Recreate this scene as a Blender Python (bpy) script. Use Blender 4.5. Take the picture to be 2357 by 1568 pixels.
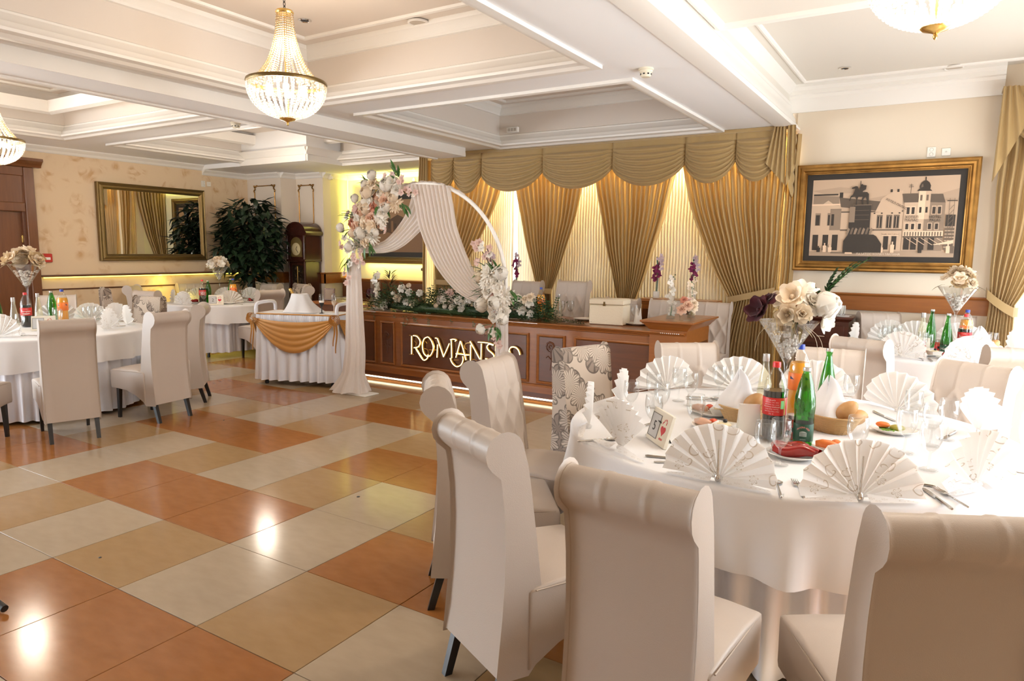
import bpy, math, random
from mathutils import Matrix, Vector, Euler
PI = math.pi; TAU = 2*math.pi
sin, cos = math.sin, math.cos
random.seed(7)
for o in list(bpy.data.objects): bpy.data.objects.remove(o)
SC = bpy.context.scene
COL = SC.collection
# ---------------------------------------------------------------- camera, world, sun, area lights, exposure
cam = bpy.data.cameras.new('camera'); camo = bpy.data.objects.new('camera', cam); COL.objects.link(camo)
cam.sensor_width = 36.0; cam.lens = 36.0*1592.58/2357; cam.clip_start = .05; cam.clip_end = 200
_y, _p, _r = 2.1242, -.1291, .0111
_F = Vector((cos(_y)*cos(_p), sin(_y)*cos(_p), sin(_p))); _R = Vector((sin(_y), -cos(_y), 0)); _U = _R.cross(_F)
_R2 = cos(_r)*_R + sin(_r)*_U; _U2 = -sin(_r)*_R + cos(_r)*_U
CAMPOS = Vector((5.5573, -1.6342, 1.5836))
camo.matrix_world = Matrix(((_R2.x, _U2.x, -_F.x, CAMPOS.x), (_R2.y, _U2.y, -_F.y, CAMPOS.y), (_R2.z, _U2.z, -_F.z, CAMPOS.z), (0, 0, 0, 1)))
SC.camera = camo
SC.view_settings.view_transform = 'Standard'; SC.view_settings.look = 'None'
SC.view_settings.gamma = 1; SC.view_settings.use_curve_mapping = False
SC.view_settings.exposure = 0.5
cy = SC.cycles
cy.max_bounces = 10; cy.diffuse_bounces = 5; cy.glossy_bounces = 4; cy.transmission_bounces = 8; cy.transparent_max_bounces = 24
cy.sample_clamp_indirect = 6; cy.caustics_reflective = False; cy.caustics_refractive = False
cy.use_denoising = True
W = bpy.data.worlds.new('world'); SC.world = W; W.use_nodes = True
_bg = W.node_tree.nodes['Background']; _bg.inputs[0].default_value = (.86, .93, 1, 1); _bg.inputs[1].default_value = 3.0
def light(name, kind, loc, energy, color=(1, 1, 1), rot=(0, 0, 0), size=None, size_y=None, radius=None, d=None, spread=None):
    l = bpy.data.lights.new(name, kind); l.energy = energy; l.color = color
    if kind == 'AREA':
        l.shape = 'RECTANGLE'; l.size = size; l.size_y = size_y or size
        if spread: l.spread = spread
    if radius is not None: l.shadow_soft_size = radius
    o = bpy.data.objects.new(name, l); COL.objects.link(o); o.location = loc
    if d is not None: o.rotation_euler = Vector(d).to_track_quat('-Z', 'Y').to_euler()
    else: o.rotation_euler = rot
    return o
s_ = light('sun', 'SUN', (12, 0, 9), 13.0, (1, .95, .87), d=(-1, -.42, -.97)); s_.data.angle = .012
# daylight entering through the windows of the right wall and the far right window, plus two added fill lights
for wy0, wy1, e in ((1.0, 3.3, 66), (3.8, 5.9, 32)):
    light('window_and_fill_light', 'AREA', (7.22, (wy0+wy1)/2, 1.3), e, (.90, .95, 1), d=(-1, 0, 0), size=wy1-wy0, size_y=2.1)
light('window_and_fill_light', 'AREA', (6.65, 6.45, 1.4), 12, (.92, .96, 1), d=(0, -1, 0), size=1.0, size_y=2.2)
light('window_and_fill_light', 'AREA', (-3.2, -4.7, 1.5), 40, (.94, .97, 1), d=(0, 1, 0), size=3.0, size_y=2.3)  # general fill added behind the camera, through an unseen made-up window
light('window_and_fill_light', 'AREA', (-5.3, -2.5, 1.5), 350, (.82, .91, 1), d=(1, .35, 0), size=3.9, size_y=2.3)  # fill added from an unseen left wall window, brightens the satin skirts

# ---------------------------------------------------------------- materials
MATS = {}
def nd(nt, t, **k):
    n = nt.nodes.new(t)
    for a, b in k.items():
        if a.startswith('i_'):
            key = a[2:]; n.inputs[int(key) if key.isdigit() else key.replace('_', ' ')].default_value = b
        else: setattr(n, a, b)
    return n
def rgb(c): return (c[0], c[1], c[2], 1)
def mat(name, c=(.8, .8, .8), rough=.5, metal=0, spec=.5, sheen=0, coat=0, emit=None, es=0, bump=None, var=None, trans=0, sub=0):
    """bump=(scale, strength, detail[, stretch xyz]); var=(scale, second colour, amount[, stretch xyz])"""
    if name in MATS: return MATS[name]
    m = bpy.data.materials.new(name); m.use_nodes = True; nt = m.node_tree; b = nt.nodes['Principled BSDF']
    b.inputs['Base Color'].default_value = rgb(c); b.inputs['Roughness'].default_value = rough; b.inputs['Metallic'].default_value = metal
    b.inputs['Specular IOR Level'].default_value = spec; b.inputs['Sheen Weight'].default_value = sheen; b.inputs['Coat Weight'].default_value = coat
    if coat: b.inputs['Coat Roughness'].default_value = .12
    if emit: b.inputs['Emission Color'].default_value = rgb(emit); b.inputs['Emission Strength'].default_value = es
    if trans: b.inputs['Transmission Weight'].default_value = trans
    if bump or var: tc = nd(nt, 'ShaderNodeTexCoord')
    def coord(st):
        if not st: return tc.outputs['Object']
        mp = nd(nt, 'ShaderNodeMapping'); mp.inputs['Scale'].default_value = st; nt.links.new(tc.outputs['Object'], mp.inputs[0]); return mp.outputs[0]
    if var:
        n = nd(nt, 'ShaderNodeTexNoise'); n.inputs['Scale'].default_value = var[0]; n.inputs['Detail'].default_value = 6
        nt.links.new(coord(var[3] if len(var) > 3 else None), n.inputs['Vector'])
        r = nd(nt, 'ShaderNodeMapRange'); r.inputs[1].default_value = .3; r.inputs[2].default_value = .7; r.inputs[4].default_value = var[2]
        nt.links.new(n.outputs[0], r.inputs[0])
        mx = nd(nt, 'ShaderNodeMix', data_type='RGBA'); mx.inputs[6].default_value = rgb(c); mx.inputs[7].default_value = rgb(var[1])
        nt.links.new(r.outputs[0], mx.inputs[0]); nt.links.new(mx.outputs[2], b.inputs['Base Color'])
    if bump:
        n = nd(nt, 'ShaderNodeTexNoise'); n.inputs['Scale'].default_value = bump[0]; n.inputs['Detail'].default_value = bump[2]
        nt.links.new(coord(bump[3] if len(bump) > 3 else None), n.inputs['Vector'])
        bp = nd(nt, 'ShaderNodeBump'); bp.inputs['Strength'].default_value = bump[1]; bp.inputs['Distance'].default_value = .004
        nt.links.new(n.outputs[0], bp.inputs['Height']); nt.links.new(bp.outputs[0], b.inputs['Normal'])
    MATS[name] = m; return m
def glassy(name, tint=(1, 1, 1), gloss=.06, rough=.02, haze=0, hazec=(1, 1, 1)):
    """thin clear wall: tinted transparency with fresnel reflection (and some milky scattering)"""
    if name in MATS: return MATS[name]
    m = bpy.data.materials.new(name); m.use_nodes = True; nt = m.node_tree
    nt.nodes.remove(nt.nodes['Principled BSDF']); out = nt.nodes['Material Output']
    t = nd(nt, 'ShaderNodeBsdfTransparent'); t.inputs[0].default_value = rgb(tint)
    g = nd(nt, 'ShaderNodeBsdfGlossy'); g.inputs['Roughness'].default_value = rough
    lw = nd(nt, 'ShaderNodeLayerWeight'); lw.inputs[0].default_value = .35
    mr = nd(nt, 'ShaderNodeMapRange'); mr.inputs[3].default_value = gloss; mr.inputs[4].default_value = .75
    nt.links.new(lw.outputs['Facing'], mr.inputs[0])
    pw = nd(nt, 'ShaderNodeMath', operation='POWER'); pw.inputs[1].default_value = 2.2
    nt.links.new(mr.outputs[0], pw.inputs[0])
    ad = nd(nt, 'ShaderNodeMath', operation='ADD', use_clamp=True); ad.inputs[1].default_value = gloss; nt.links.new(pw.outputs[0], ad.inputs[0])
    src = t.outputs[0]
    if haze:
        d = nd(nt, 'ShaderNodeBsdfTranslucent'); d.inputs[0].default_value = rgb(hazec)
        d2 = nd(nt, 'ShaderNodeBsdfDiffuse'); d2.inputs[0].default_value = rgb(hazec)
        ms = nd(nt, 'ShaderNodeMixShader', i_0=.5); nt.links.new(d.outputs[0], ms.inputs[1]); nt.links.new(d2.outputs[0], ms.inputs[2])
        m2 = nd(nt, 'ShaderNodeMixShader', i_0=haze); nt.links.new(src, m2.inputs[1]); nt.links.new(ms.outputs[0], m2.inputs[2]); src = m2.outputs[0]
    mx = nd(nt, 'ShaderNodeMixShader'); nt.links.new(ad.outputs[0], mx.inputs[0]); nt.links.new(src, mx.inputs[1]); nt.links.new(g.outputs[0], mx.inputs[2])
    nt.links.new(mx.outputs[0], out.inputs[0]); MATS[name] = m; return m
def cloth(name, c, trans=.3, rough=.8, stripes=None):
    """thin cloth: diffuse + translucent"""
    if name in MATS: return MATS[name]
    m = mat(name, c, rough, sheen=.2); nt = m.node_tree; b = nt.nodes['Principled BSDF']; out = nt.nodes['Material Output']
    t = nd(nt, 'ShaderNodeBsdfTranslucent'); t.inputs[0].default_value = rgb(c)
    mx = nd(nt, 'ShaderNodeMixShader', i_0=trans); nt.links.new(b.outputs[0], mx.inputs[1]); nt.links.new(t.outputs[0], mx.inputs[2])
    src = mx.outputs[0]
    if stripes:
        tr = nd(nt, 'ShaderNodeBsdfTransparent'); m3 = nd(nt, 'ShaderNodeMixShader', i_0=stripes)
        nt.links.new(src, m3.inputs[1]); nt.links.new(tr.outputs[0], m3.inputs[2]); src = m3.outputs[0]
    nt.links.new(src, out.inputs[0]); return m
def wood(name, c1, c2, rough=.3, coat=.3, axis=(1, 12, 12)):
    return mat(name, c1, rough, coat=coat, var=(3.0, c2, 1, axis), bump=(8, .05, 4, axis))
def scroll_mat(name, base, gold, scale, lw=.10, coord='UV', amount=.9, rough=.75, trans=.25):
    """cloth with printed curls: a spiral round each random cell point"""
    if name in MATS: return MATS[name]
    m = cloth(name, base, trans, rough); nt = m.node_tree; b = nt.nodes['Principled BSDF']; L = nt.links.new
    tc = nd(nt, 'ShaderNodeTexCoord'); mp = nd(nt, 'ShaderNodeMapping'); mp.inputs['Scale'].default_value = (scale,)*3
    L(tc.outputs[coord], mp.inputs[0])
    v = nd(nt, 'ShaderNodeTexVoronoi', voronoi_dimensions='2D'); v.inputs['Scale'].default_value = 1; v.inputs['Randomness'].default_value = .75
    L(mp.outputs[0], v.inputs['Vector'])
    sb = nd(nt, 'ShaderNodeVectorMath', operation='SUBTRACT'); L(mp.outputs[0], sb.inputs[0]); L(v.outputs['Position'], sb.inputs[1])
    sp = nd(nt, 'ShaderNodeSeparateXYZ'); L(sb.outputs[0], sp.inputs[0])
    def M(op, a, bb=None, clamp=False):
        n = nd(nt, 'ShaderNodeMath', operation=op, use_clamp=clamp)
        for i, x in enumerate((a, bb)):
            if x is None: continue
            if isinstance(x, (int, float)): n.inputs[i].default_value = x
            else: L(x, n.inputs[i])
        return n.outputs[0]
    ang = M('ARCTAN2', sp.outputs[1], sp.outputs[0]); r = v.outputs['Distance']
    wn = nd(nt, 'ShaderNodeTexWhiteNoise', noise_dimensions='3D'); L(v.outputs['Position'], wn.inputs['Vector'])
    ph = M('MULTIPLY', wn.outputs[0], 6.28)
    a = M('ADD', ang, M('ADD', M('MULTIPLY', r, 15.0), ph))
    s1 = M('ABSOLUTE', M('SINE', M('MULTIPLY', a, .5)))
    ln = M('MULTIPLY', M('LESS_THAN', s1, lw*2.2), M('LESS_THAN', r, .40))
    pet = M('ADD', M('MULTIPLY', M('ABSOLUTE', M('SINE', M('MULTIPLY', M('ADD', ang, ph), 3.0))), .2), .05)
    fl = M('MULTIPLY', M('LESS_THAN', r, pet), M('GREATER_THAN', r, M('SUBTRACT', pet, .05)))
    pick = M('GREATER_THAN', wn.outputs[0], .42)
    k = M('ADD', M('MULTIPLY', pick, ln), M('MULTIPLY', M('SUBTRACT', 1, pick), fl), True)
    k = M('MULTIPLY', k, amount)
    mx = nd(nt, 'ShaderNodeMix', data_type='RGBA'); mx.inputs[6].default_value = rgb(base); mx.inputs[7].default_value = rgb(gold)
    L(k, mx.inputs[0]); L(mx.outputs[2], b.inputs['Base Color']); return m
def floral_mat(name, base, dark, mid, scale):
    """upholstery print: large many-petalled blooms and leaves on a woven ground"""
    if name in MATS: return MATS[name]
    m = mat(name, base, .8, sheen=.2); nt = m.node_tree; b = nt.nodes['Principled BSDF']; L = nt.links.new
    tc = nd(nt, 'ShaderNodeTexCoord'); sep = nd(nt, 'ShaderNodeSeparateXYZ'); L(tc.outputs['Object'], sep.inputs[0])
    def M(op, a, bb=None, clamp=False):
        n = nd(nt, 'ShaderNodeMath', operation=op, use_clamp=clamp)
        for i, x in enumerate((a, bb)):
            if x is None: continue
            if isinstance(x, (int, float)): n.inputs[i].default_value = x
            else: L(x, n.inputs[i])
        return n.outputs[0]
    cb = nd(nt, 'ShaderNodeCombineXYZ'); L(M('MULTIPLY', M('ADD', sep.outputs[0], M('MULTIPLY', sep.outputs[1], .8)), scale), cb.inputs[0]); L(M('MULTIPLY', sep.outputs[2], scale), cb.inputs[1])
    def bloom(off, n, rad):
        ad = nd(nt, 'ShaderNodeVectorMath', operation='ADD'); ad.inputs[1].default_value = off; L(cb.outputs[0], ad.inputs[0])
        v = nd(nt, 'ShaderNodeTexVoronoi', voronoi_dimensions='2D'); v.inputs['Scale'].default_value = 1; v.inputs['Randomness'].default_value = .8; L(ad.outputs[0], v.inputs['Vector'])
        sb = nd(nt, 'ShaderNodeVectorMath', operation='SUBTRACT'); L(ad.outputs[0], sb.inputs[0]); L(v.outputs['Position'], sb.inputs[1])
        sp = nd(nt, 'ShaderNodeSeparateXYZ'); L(sb.outputs[0], sp.inputs[0])
        ang = M('ARCTAN2', sp.outputs[1], sp.outputs[0]); r = v.outputs['Distance']
        c = M('ABSOLUTE', M('SINE', M('MULTIPLY', ang, n/2)))
        edge = M('MULTIPLY', M('ADD', M('MULTIPLY', M('POWER', c, .5), .55), .45), rad)
        ins = M('LESS_THAN', r, edge)
        rim = M('MULTIPLY', ins, M('GREATER_THAN', r, M('SUBTRACT', edge, .05)))
        vein = M('MULTIPLY', ins, M('LESS_THAN', M('ABSOLUTE', M('SINE', M('MULTIPLY', ang, n*1.5))), .42))
        return ins, M('ADD', rim, vein, True)
    i1, d1 = bloom((0, 0, 0), 8, .52); i2, d2 = bloom((.5, .37, 0), 3, .55)
    m1 = nd(nt, 'ShaderNodeMix', data_type='RGBA'); m1.inputs[6].default_value = rgb(base); m1.inputs[7].default_value = rgb(mid); L(M('MULTIPLY', i2, .85), m1.inputs[0])
    m2 = nd(nt, 'ShaderNodeMix', data_type='RGBA'); m2.inputs[7].default_value = rgb(base); L(m1.outputs[2], m2.inputs[6]); L(i1, m2.inputs[0])
    m3 = nd(nt, 'ShaderNodeMix', data_type='RGBA'); m3.inputs[7].default_value = rgb(dark); L(m2.outputs[2], m3.inputs[6])
    L(M('MULTIPLY', M('ADD', d1, M('MULTIPLY', d2, M('SUBTRACT', 1, i1)), True), .8), m3.inputs[0])
    L(m3.outputs[2], b.inputs['Base Color']); return m

# ---------------------------------------------------------------- mesh building
class MB:
    def __init__(s): s.V = []; s.F = []; s.U = []; s.M = []; s.uv = False
    def add(s, v, f, uv=None, m=0, T=None):
        n = len(s.V)
        if T is not None: v = [tuple(T @ Vector(p)) for p in v]
        s.V += [tuple(p) for p in v]; s.F += [tuple(i+n for i in q) for q in f]; s.M += [m]*len(f)
        if uv: s.uv = True; s.U += list(uv)
        else: s.U += [(0, 0)]*len(v)
        return s
    def box(s, c, d, T=None, m=0, bev=0):
        x, y, z = d[0]/2, d[1]/2, d[2]/2
        if bev:
            b = min(bev, x*.9, y*.9, z*.9); v = []
            for (sz, iz) in ((-1, 1), (-1, 0), (1, 0), (1, 1)):
                zz = sz*(z-(0 if iz else b)); xx = x-(b if iz else 0); yy = y-(b if iz else 0)
                bb = b*.6 if not iz else b*.3
                v += [(-xx+bb, -yy, zz), (xx-bb, -yy, zz), (xx, -yy+bb, zz), (xx, yy-bb, zz), (xx-bb, yy, zz), (-xx+bb, yy, zz), (-xx, yy-bb, zz), (-xx, -yy+bb, zz)]
            f = [tuple(range(7, -1, -1)), tuple(range(24, 32))]
            for k in range(3):
                for i in range(8): f.append((k*8+i, k*8+(i+1) % 8, (k+1)*8+(i+1) % 8, (k+1)*8+i))
        else:
            v = [(-x, -y, -z), (x, -y, -z), (x, y, -z), (-x, y, -z), (-x, -y, z), (x, -y, z), (x, y, z), (-x, y, z)]
            f = [(3, 2, 1, 0), (4, 5, 6, 7), (0, 1, 5, 4), (1, 2, 6, 5), (2, 3, 7, 6), (3, 0, 4, 7)]
        v = [(p[0]+c[0], p[1]+c[1], p[2]+c[2]) for p in v]
        return s.add(v, f, m=m, T=T)
    def bx(s, x0, x1, y0, y1, z0, z1, m=0, bev=0, T=None):
        return s.box(((x0+x1)/2, (y0+y1)/2, (z0+z1)/2), (abs(x1-x0), abs(y1-y0), abs(z1-z0)), m=m, bev=bev, T=T)
    def lathe(s, pr, n=24, c=(0, 0, 0), m=0, T=None, wav=None):
        v = []; f = []; uv = []; k = len(pr)
        for i, (r, z) in enumerate(pr):
            for j in range(n):
                a = TAU*j/n; rr = r*(wav(a, i) if wav else 1)
                v.append((c[0]+rr*cos(a), c[1]+rr*sin(a), c[2]+z)); uv.append((j/n, i/(k-1)))
        for i in range(k-1):
            for j in range(n):
                f.append((i*n+j, i*n+(j+1) % n, (i+1)*n+(j+1) % n, (i+1)*n+j))
        return s.add(v, f, uv, m, T)
    def disc(s, r, z, n=24, c=(0, 0), m=0, up=True, T=None):
        v = [(c[0]+r*cos(TAU*j/n), c[1]+r*sin(TAU*j/n), z) for j in range(n)]
        return s.add(v, [tuple(range(n)) if up else tuple(range(n-1, -1, -1))], m=m, T=T)
    def tube(s, pts, r, n=6, closed=False, m=0, T=None, cap=True):
        P = [Vector(p) for p in pts]; k = len(P); v = []; f = []; prev = None
        for i in range(k):
            a = P[(i-1) % k] if (closed or i > 0) else P[i]; b = P[(i+1) % k] if (closed or i < k-1) else P[i]
            t = (b-a)
            if t.length < 1e-9: t = Vector((0, 0, 1))
            t.normalize()
            if prev is None:
                u = t.orthogonal().normalized()
            else:
                u = prev - t*prev.dot(t)
                u = u.normalized() if u.length > 1e-6 else t.orthogonal().normalized()
            prev = u; w = t.cross(u); rr = r[i] if isinstance(r, (list, tuple)) else r
            for j in range(n):
                an = TAU*j/n; v.append(tuple(P[i]+u*(rr*cos(an))+w*(rr*sin(an))))
        for i in range(k if closed else k-1):
            for j in range(n): f.append((i*n+j, i*n+(j+1) % n, ((i+1) % k)*n+(j+1) % n, ((i+1) % k)*n+j))
        if cap and not closed: f += [tuple(range(n-1, -1, -1)), tuple(range((k-1)*n, k*n))]
        return s.add(v, f, m=m, T=T)
    def ball(s, c, r, n=8, k=5, m=0, sc=(1, 1, 1), T=None):
        v = [(c[0], c[1], c[2]-r*sc[2])]; f = []
        for i in range(1, k):
            a = -PI/2+PI*i/k
            for j in range(n):
                b = TAU*j/n; v.append((c[0]+r*sc[0]*cos(a)*cos(b), c[1]+r*sc[1]*cos(a)*sin(b), c[2]+r*sc[2]*sin(a)))
        v.append((c[0], c[1], c[2]+r*sc[2])); e = len(v)-1
        for j in range(n):
            f.append((0, 1+(j+1) % n, 1+j)); f.append((e, 1+(k-2)*n+j, 1+(k-2)*n+(j+1) % n))
        for i in range(k-2):
            for j in range(n): f.append((1+i*n+j, 1+i*n+(j+1) % n, 1+(i+1)*n+(j+1) % n, 1+(i+1)*n+j))
        return s.add(v, f, m=m, T=T)
    def grid(s, fn, nu, nv, cu=False, m=0, T=None, uvf=None):
        v = []; uv = []; f = []; cols = nu if cu else nu+1
        for j in range(nv+1):
            for i in range(cols):
                v.append(fn(i/nu, j/nv)); uv.append(uvf(i/nu, j/nv) if uvf else (i/nu, j/nv))
        for j in range(nv):
            for i in range(nu):
                a = j*cols+i; b = j*cols+(i+1) % cols
                f.append((a, b, b+cols, a+cols))
        return s.add(v, f, uv, m, T)
    def prism(s, poly, h, m=0, T=None, bot=True):
        n = len(poly); v = [(x, y, 0) for x, y in poly]+[(x, y, h) for x, y in poly]
        f = [tuple(range(n, 2*n))]
        if bot: f.append(tuple(range(n-1, -1, -1)))
        for i in range(n): f.append((i, (i+1) % n, n+(i+1) % n, n+i))
        return s.add(v, f, m=m, T=T)
    def build(s, name, mt, parent=None, loc=(0, 0, 0), rot=(0, 0, 0), ang=40, smooth=True):
        me = bpy.data.meshes.new(name); me.from_pydata(s.V, [], s.F)
        for x in (mt if isinstance(mt, (list, tuple)) else [mt]): me.materials.append(x)
        if s.uv:
            ul = me.uv_layers.new(name='UVMap'); li = [0]*len(me.loops); me.loops.foreach_get('vertex_index', li)
            fl = []
            for i in li: fl += s.U[i]
            ul.data.foreach_set('uv', fl)
        if isinstance(mt, (list, tuple)): me.polygons.foreach_set('material_index', s.M)
        if smooth:
            me.polygons.foreach_set('use_smooth', [True]*len(me.polygons))
            if ang < 180: me.set_sharp_from_angle(angle=math.radians(ang))
        me.update(); return put(name, me, parent, loc, rot)
def put(name, me, parent=None, loc=(0, 0, 0), rot=(0, 0, 0)):
    o = bpy.data.objects.new(name, me); COL.objects.link(o); o.parent = parent; o.location = loc; o.rotation_euler = rot; return o
def tag(o, label=None, cat=None, group=None, kind=None):
    if label: o['label'] = label
    if cat: o['category'] = cat
    if group: o['group'] = group
    if kind: o['kind'] = kind
    return o
def thing(name, label, cat, loc=(0, 0, 0), rz=0, group=None):
    o = bpy.data.objects.new(name, None); COL.objects.link(o); o.location = loc; o.rotation_euler = (0, 0, rz); o.empty_display_size = .05
    return tag(o, label, cat, group)
def dup(root, loc, rz=0, label=None, group=None, scale=None):
    def cp(o, par):
        c = o.copy(); COL.objects.link(c); c.parent = par
        for ch in KIDS(o): cp(ch, c)
        return c
    r = cp(root, None); r.location = loc; r.rotation_euler = (root.rotation_euler[0], root.rotation_euler[1], rz)
    if label: r['label'] = label
    if group: r['group'] = group
    if scale: r.scale = scale if isinstance(scale, (tuple, list)) else (scale,)*3
    return r
def KIDS(o): return [c for c in o.children]
def struct(o): o['kind'] = 'structure'; return o
def text(body, size, mt, parent, loc, rot=(0, 0, 0), name='lettering', ex=.0006, align='CENTER', sx=1):
    c = bpy.data.curves.new(name, 'FONT'); c.body = body; c.size = size; c.extrude = ex; c.align_x = align; c.align_y = 'CENTER'; c.resolution_u = 2
    c.materials.append(mt); o = bpy.data.objects.new(name, c); me = bpy.data.meshes.new_from_object(o); bpy.data.objects.remove(o); o = put(name, me, parent, loc, rot); o.scale = (sx, 1, 1); return o
TZ = Matrix.Translation
def RZ(a): return Matrix.Rotation(a, 4, 'Z')
def RX(a): return Matrix.Rotation(a, 4, 'X')
def RY(a): return Matrix.Rotation(a, 4, 'Y')

# common materials
m_white = mat('painted_white', (.80, .77, .72), .5)
m_ceil = mat('ceiling_paint', (.86, .86, .86), .7)
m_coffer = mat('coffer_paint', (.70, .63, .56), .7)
m_wall = mat('wall_cream', (.70, .60, .47), .7)
m_alc = mat('alcove_paint', (.74, .68, .45), .7)
m_col = mat('column_paint', (.72, .63, .53), .7)
m_gold = mat('gold_frame', (.45, .25, .07), .32, .85, var=(9, (.22, .11, .03), .8))
m_goldl = mat('bright_gold', (.75, .50, .16), .25, .9)
m_dgold = mat('antique_gold', (.20, .13, .045), .35, .7, bump=(60, .5, 2))
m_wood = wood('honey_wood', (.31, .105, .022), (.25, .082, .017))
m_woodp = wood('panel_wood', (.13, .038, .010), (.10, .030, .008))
m_woodd = wood('dark_wood', (.13, .045, .018), (.09, .03, .012))
m_door = wood('door_wood', (.17, .062, .018), (.135, .046, .013), axis=(10, 10, 1))
m_black = mat('matt_black', (.012, .011, .011), .45)
m_leather = mat('cream_leather', (.51, .435, .375), .42, spec=.4, bump=(350, .12, 2), var=(2.5, (.48, .405, .345), .6))
m_seam = mat('seam_piping', (.42, .34, .27), .5)
m_leg = mat('black_lacquer', (.014, .012, .012), .3)
m_floral = floral_mat('floral_upholstery', (.50, .41, .33), (.085, .06, .045), (.21, .155, .12), 5.2)
m_linen = cloth('white_linen', (.87, .86, .87), .12, .75)
m_satin = mat('white_satin', (.80, .82, .90), .25, sheen=.4, spec=.7)
m_nap = cloth('plain_napkin', (.92, .90, .88), .5)
m_naps = scroll_mat('scroll_napkin', (.92, .90, .88), (.40, .28, .15), 19, trans=.42)
m_china = mat('white_china', (.86, .84, .80), .15, coat=.5)
m_steel = mat('polished_steel', (.62, .60, .57), .16, 1)
m_chrome = mat('chrome', (.75, .75, .75), .08, 1)
m_glass = glassy('clear_glass', (.975, .98, .98), .05)
m_drape = cloth('gold_drape', (.45, .305, .13), .22, .6); m_val = mat('lined_gold_drape', (.37, .245, .095), .55, sheen=.3)
m_tulle = cloth('white_tulle', (.86, .80, .76), .45, .8)
m_sheer = cloth('sheer_curtain', (.90, .82, .64), .4, .8)
m_day = mat('daylight_pane', (1, 1, 1), .5, emit=(1, .99, .97), es=6)
m_led = mat('led_yellow', (1, .9, .4), .5, emit=(1, .84, .12), es=2.6)
m_ledw = mat('led_warm', (1, .9, .6), .5, emit=(1, .86, .55), es=7)
m_leaf = mat('dark_leaf', (.025, .055, .02), .4, var=(4, (.05, .10, .03), .8))
m_leaf2 = mat('green_leaf', (.045, .13, .03), .4, var=(5, (.08, .19, .05), .8))
# ================================================================ THE ROOM
def frame_sweep(mb, x0, x1, y0, y1, prof, m=0, out=False):
    """mitred moulding round a rectangle; profile = (distance inwards, z)"""
    n = len(prof); v = []
    for d, z in prof:
        if out: d = -d
        v += [(x0+d, y0+d, z), (x1-d, y0+d, z), (x1-d, y1-d, z), (x0+d, y1-d, z)]
    f = []
    for k in range(n-1):
        for i in range(4): f.append((k*4+i, k*4+(i+1) % 4, (k+1)*4+(i+1) % 4, (k+1)*4+i))
    return mb.add(v, f, m=m)
def run(mb, p0, p1, prof, nrm, m=0):
    """straight moulding p0->p1 (xy); profile = (distance along nrm, z), closed ends"""
    n = len(prof); v = []
    for p in (p0, p1):
        for d, z in prof: v.append((p[0]+nrm[0]*d, p[1]+nrm[1]*d, z))
    f = [(i, (i+1) % n, n+(i+1) % n, n+i) for i in range(n)]+[tuple(range(n-1, -1, -1)), tuple(range(n, 2*n))]
    return mb.add(v, f, m=m)
# ---- floor of 60 cm tiles
fl = struct(MB().bx(-5.1, 7.4, -5, 7.6, -.09, -.006).build('floor', mat('grout', (.10, .06, .035), .8), smooth=False))
def tile_mat(n, c1, c2):
    return mat(n, c1, .15, spec=.22, var=(7, c2, 1, (1, 2.5, 1)), bump=(40, .02, 3))
t_o = tile_mat('tile_terracotta', (.36, .145, .04), (.30, .115, .03)); t_t = tile_mat('tile_tan', (.39, .245, .115), (.35, .215, .098)); t_g = tile_mat('tile_grey', (.45, .355, .25), (.41, .32, .222))
def tile_kind(i, j):
    if j % 2: return t_g if i % 4 == (0 if j % 4 == 1 else 2) else t_o
    return t_g if i % 2 == 0 else t_t
tme = {}
rest = MB()
for i in range(-9, 13):
    for j in range(-9, 13):
        mt = tile_kind(i, j)
        if -7 <= i <= 9 and -3 <= j <= 8:
            if mt.name not in tme:
                o = MB().box((0, 0, -.004), (.5965, .5965, .008), bev=.0012).build('tile', mt, fl, ang=30); tme[mt.name] = o
            else: o = put('tile', tme[mt.name].data, fl)
            o.location = ((i+.5)*.6, (j+.5)*.6, 0)
        elif -5.1 < (i+.5)*.6 < 7.4 and -5 < (j+.5)*.6 < 7.6:
            rest.box(((i+.5)*.6, (j+.5)*.6, -.004), (.5965, .5965, .008), m=[t_o, t_t, t_g].index(mt))
tag(rest.build('tile', [t_o, t_t, t_g], fl, smooth=False), kind='stuff')
# ---- walls
m_paper = mat('peach_wallpaper', (.72, .555, .37), .6, bump=(30, .1, 3)); nt = m_paper.node_tree
_b = nt.nodes['Principled BSDF']; _tc = nd(nt, 'ShaderNodeTexCoord')
_n1 = nd(nt, 'ShaderNodeTexNoise'); _n1.inputs['Scale'].default_value = 5; _n1.inputs['Detail'].default_value = 4; _n1.inputs['Distortion'].default_value = 1.6
_n2 = nd(nt, 'ShaderNodeTexVoronoi', feature='SMOOTH_F1'); _n2.inputs['Scale'].default_value = 5.8
nt.links.new(_tc.outputs['Object'], _n1.inputs['Vector']); nt.links.new(_tc.outputs['Object'], _n2.inputs['Vector'])
_r1 = nd(nt, 'ShaderNodeMapRange'); _r1.inputs[1].default_value = .44; _r1.inputs[2].default_value = .62
_r2 = nd(nt, 'ShaderNodeMapRange'); _r2.inputs[1].default_value = .45; _r2.inputs[2].default_value = .15
nt.links.new(_n1.outputs[0], _r1.inputs[0]); nt.links.new(_n2.outputs[0], _r2.inputs[0])
_mu = nd(nt, 'ShaderNodeMath', operation='MULTIPLY'); nt.links.new(_r1.outputs[0], _mu.inputs[0]); nt.links.new(_r2.outputs[0], _mu.inputs[1])
_mx = nd(nt, 'ShaderNodeMix', data_type='RGBA'); _mx.inputs[6].default_value = (.72, .555, .37, 1); _mx.inputs[7].default_value = (.56, .34, .17, 1)
nt.links.new(_mu.outputs[0], _mx.inputs[0]); nt.links.new(_mx.outputs[2], _b.inputs['Base Color'])
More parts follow.
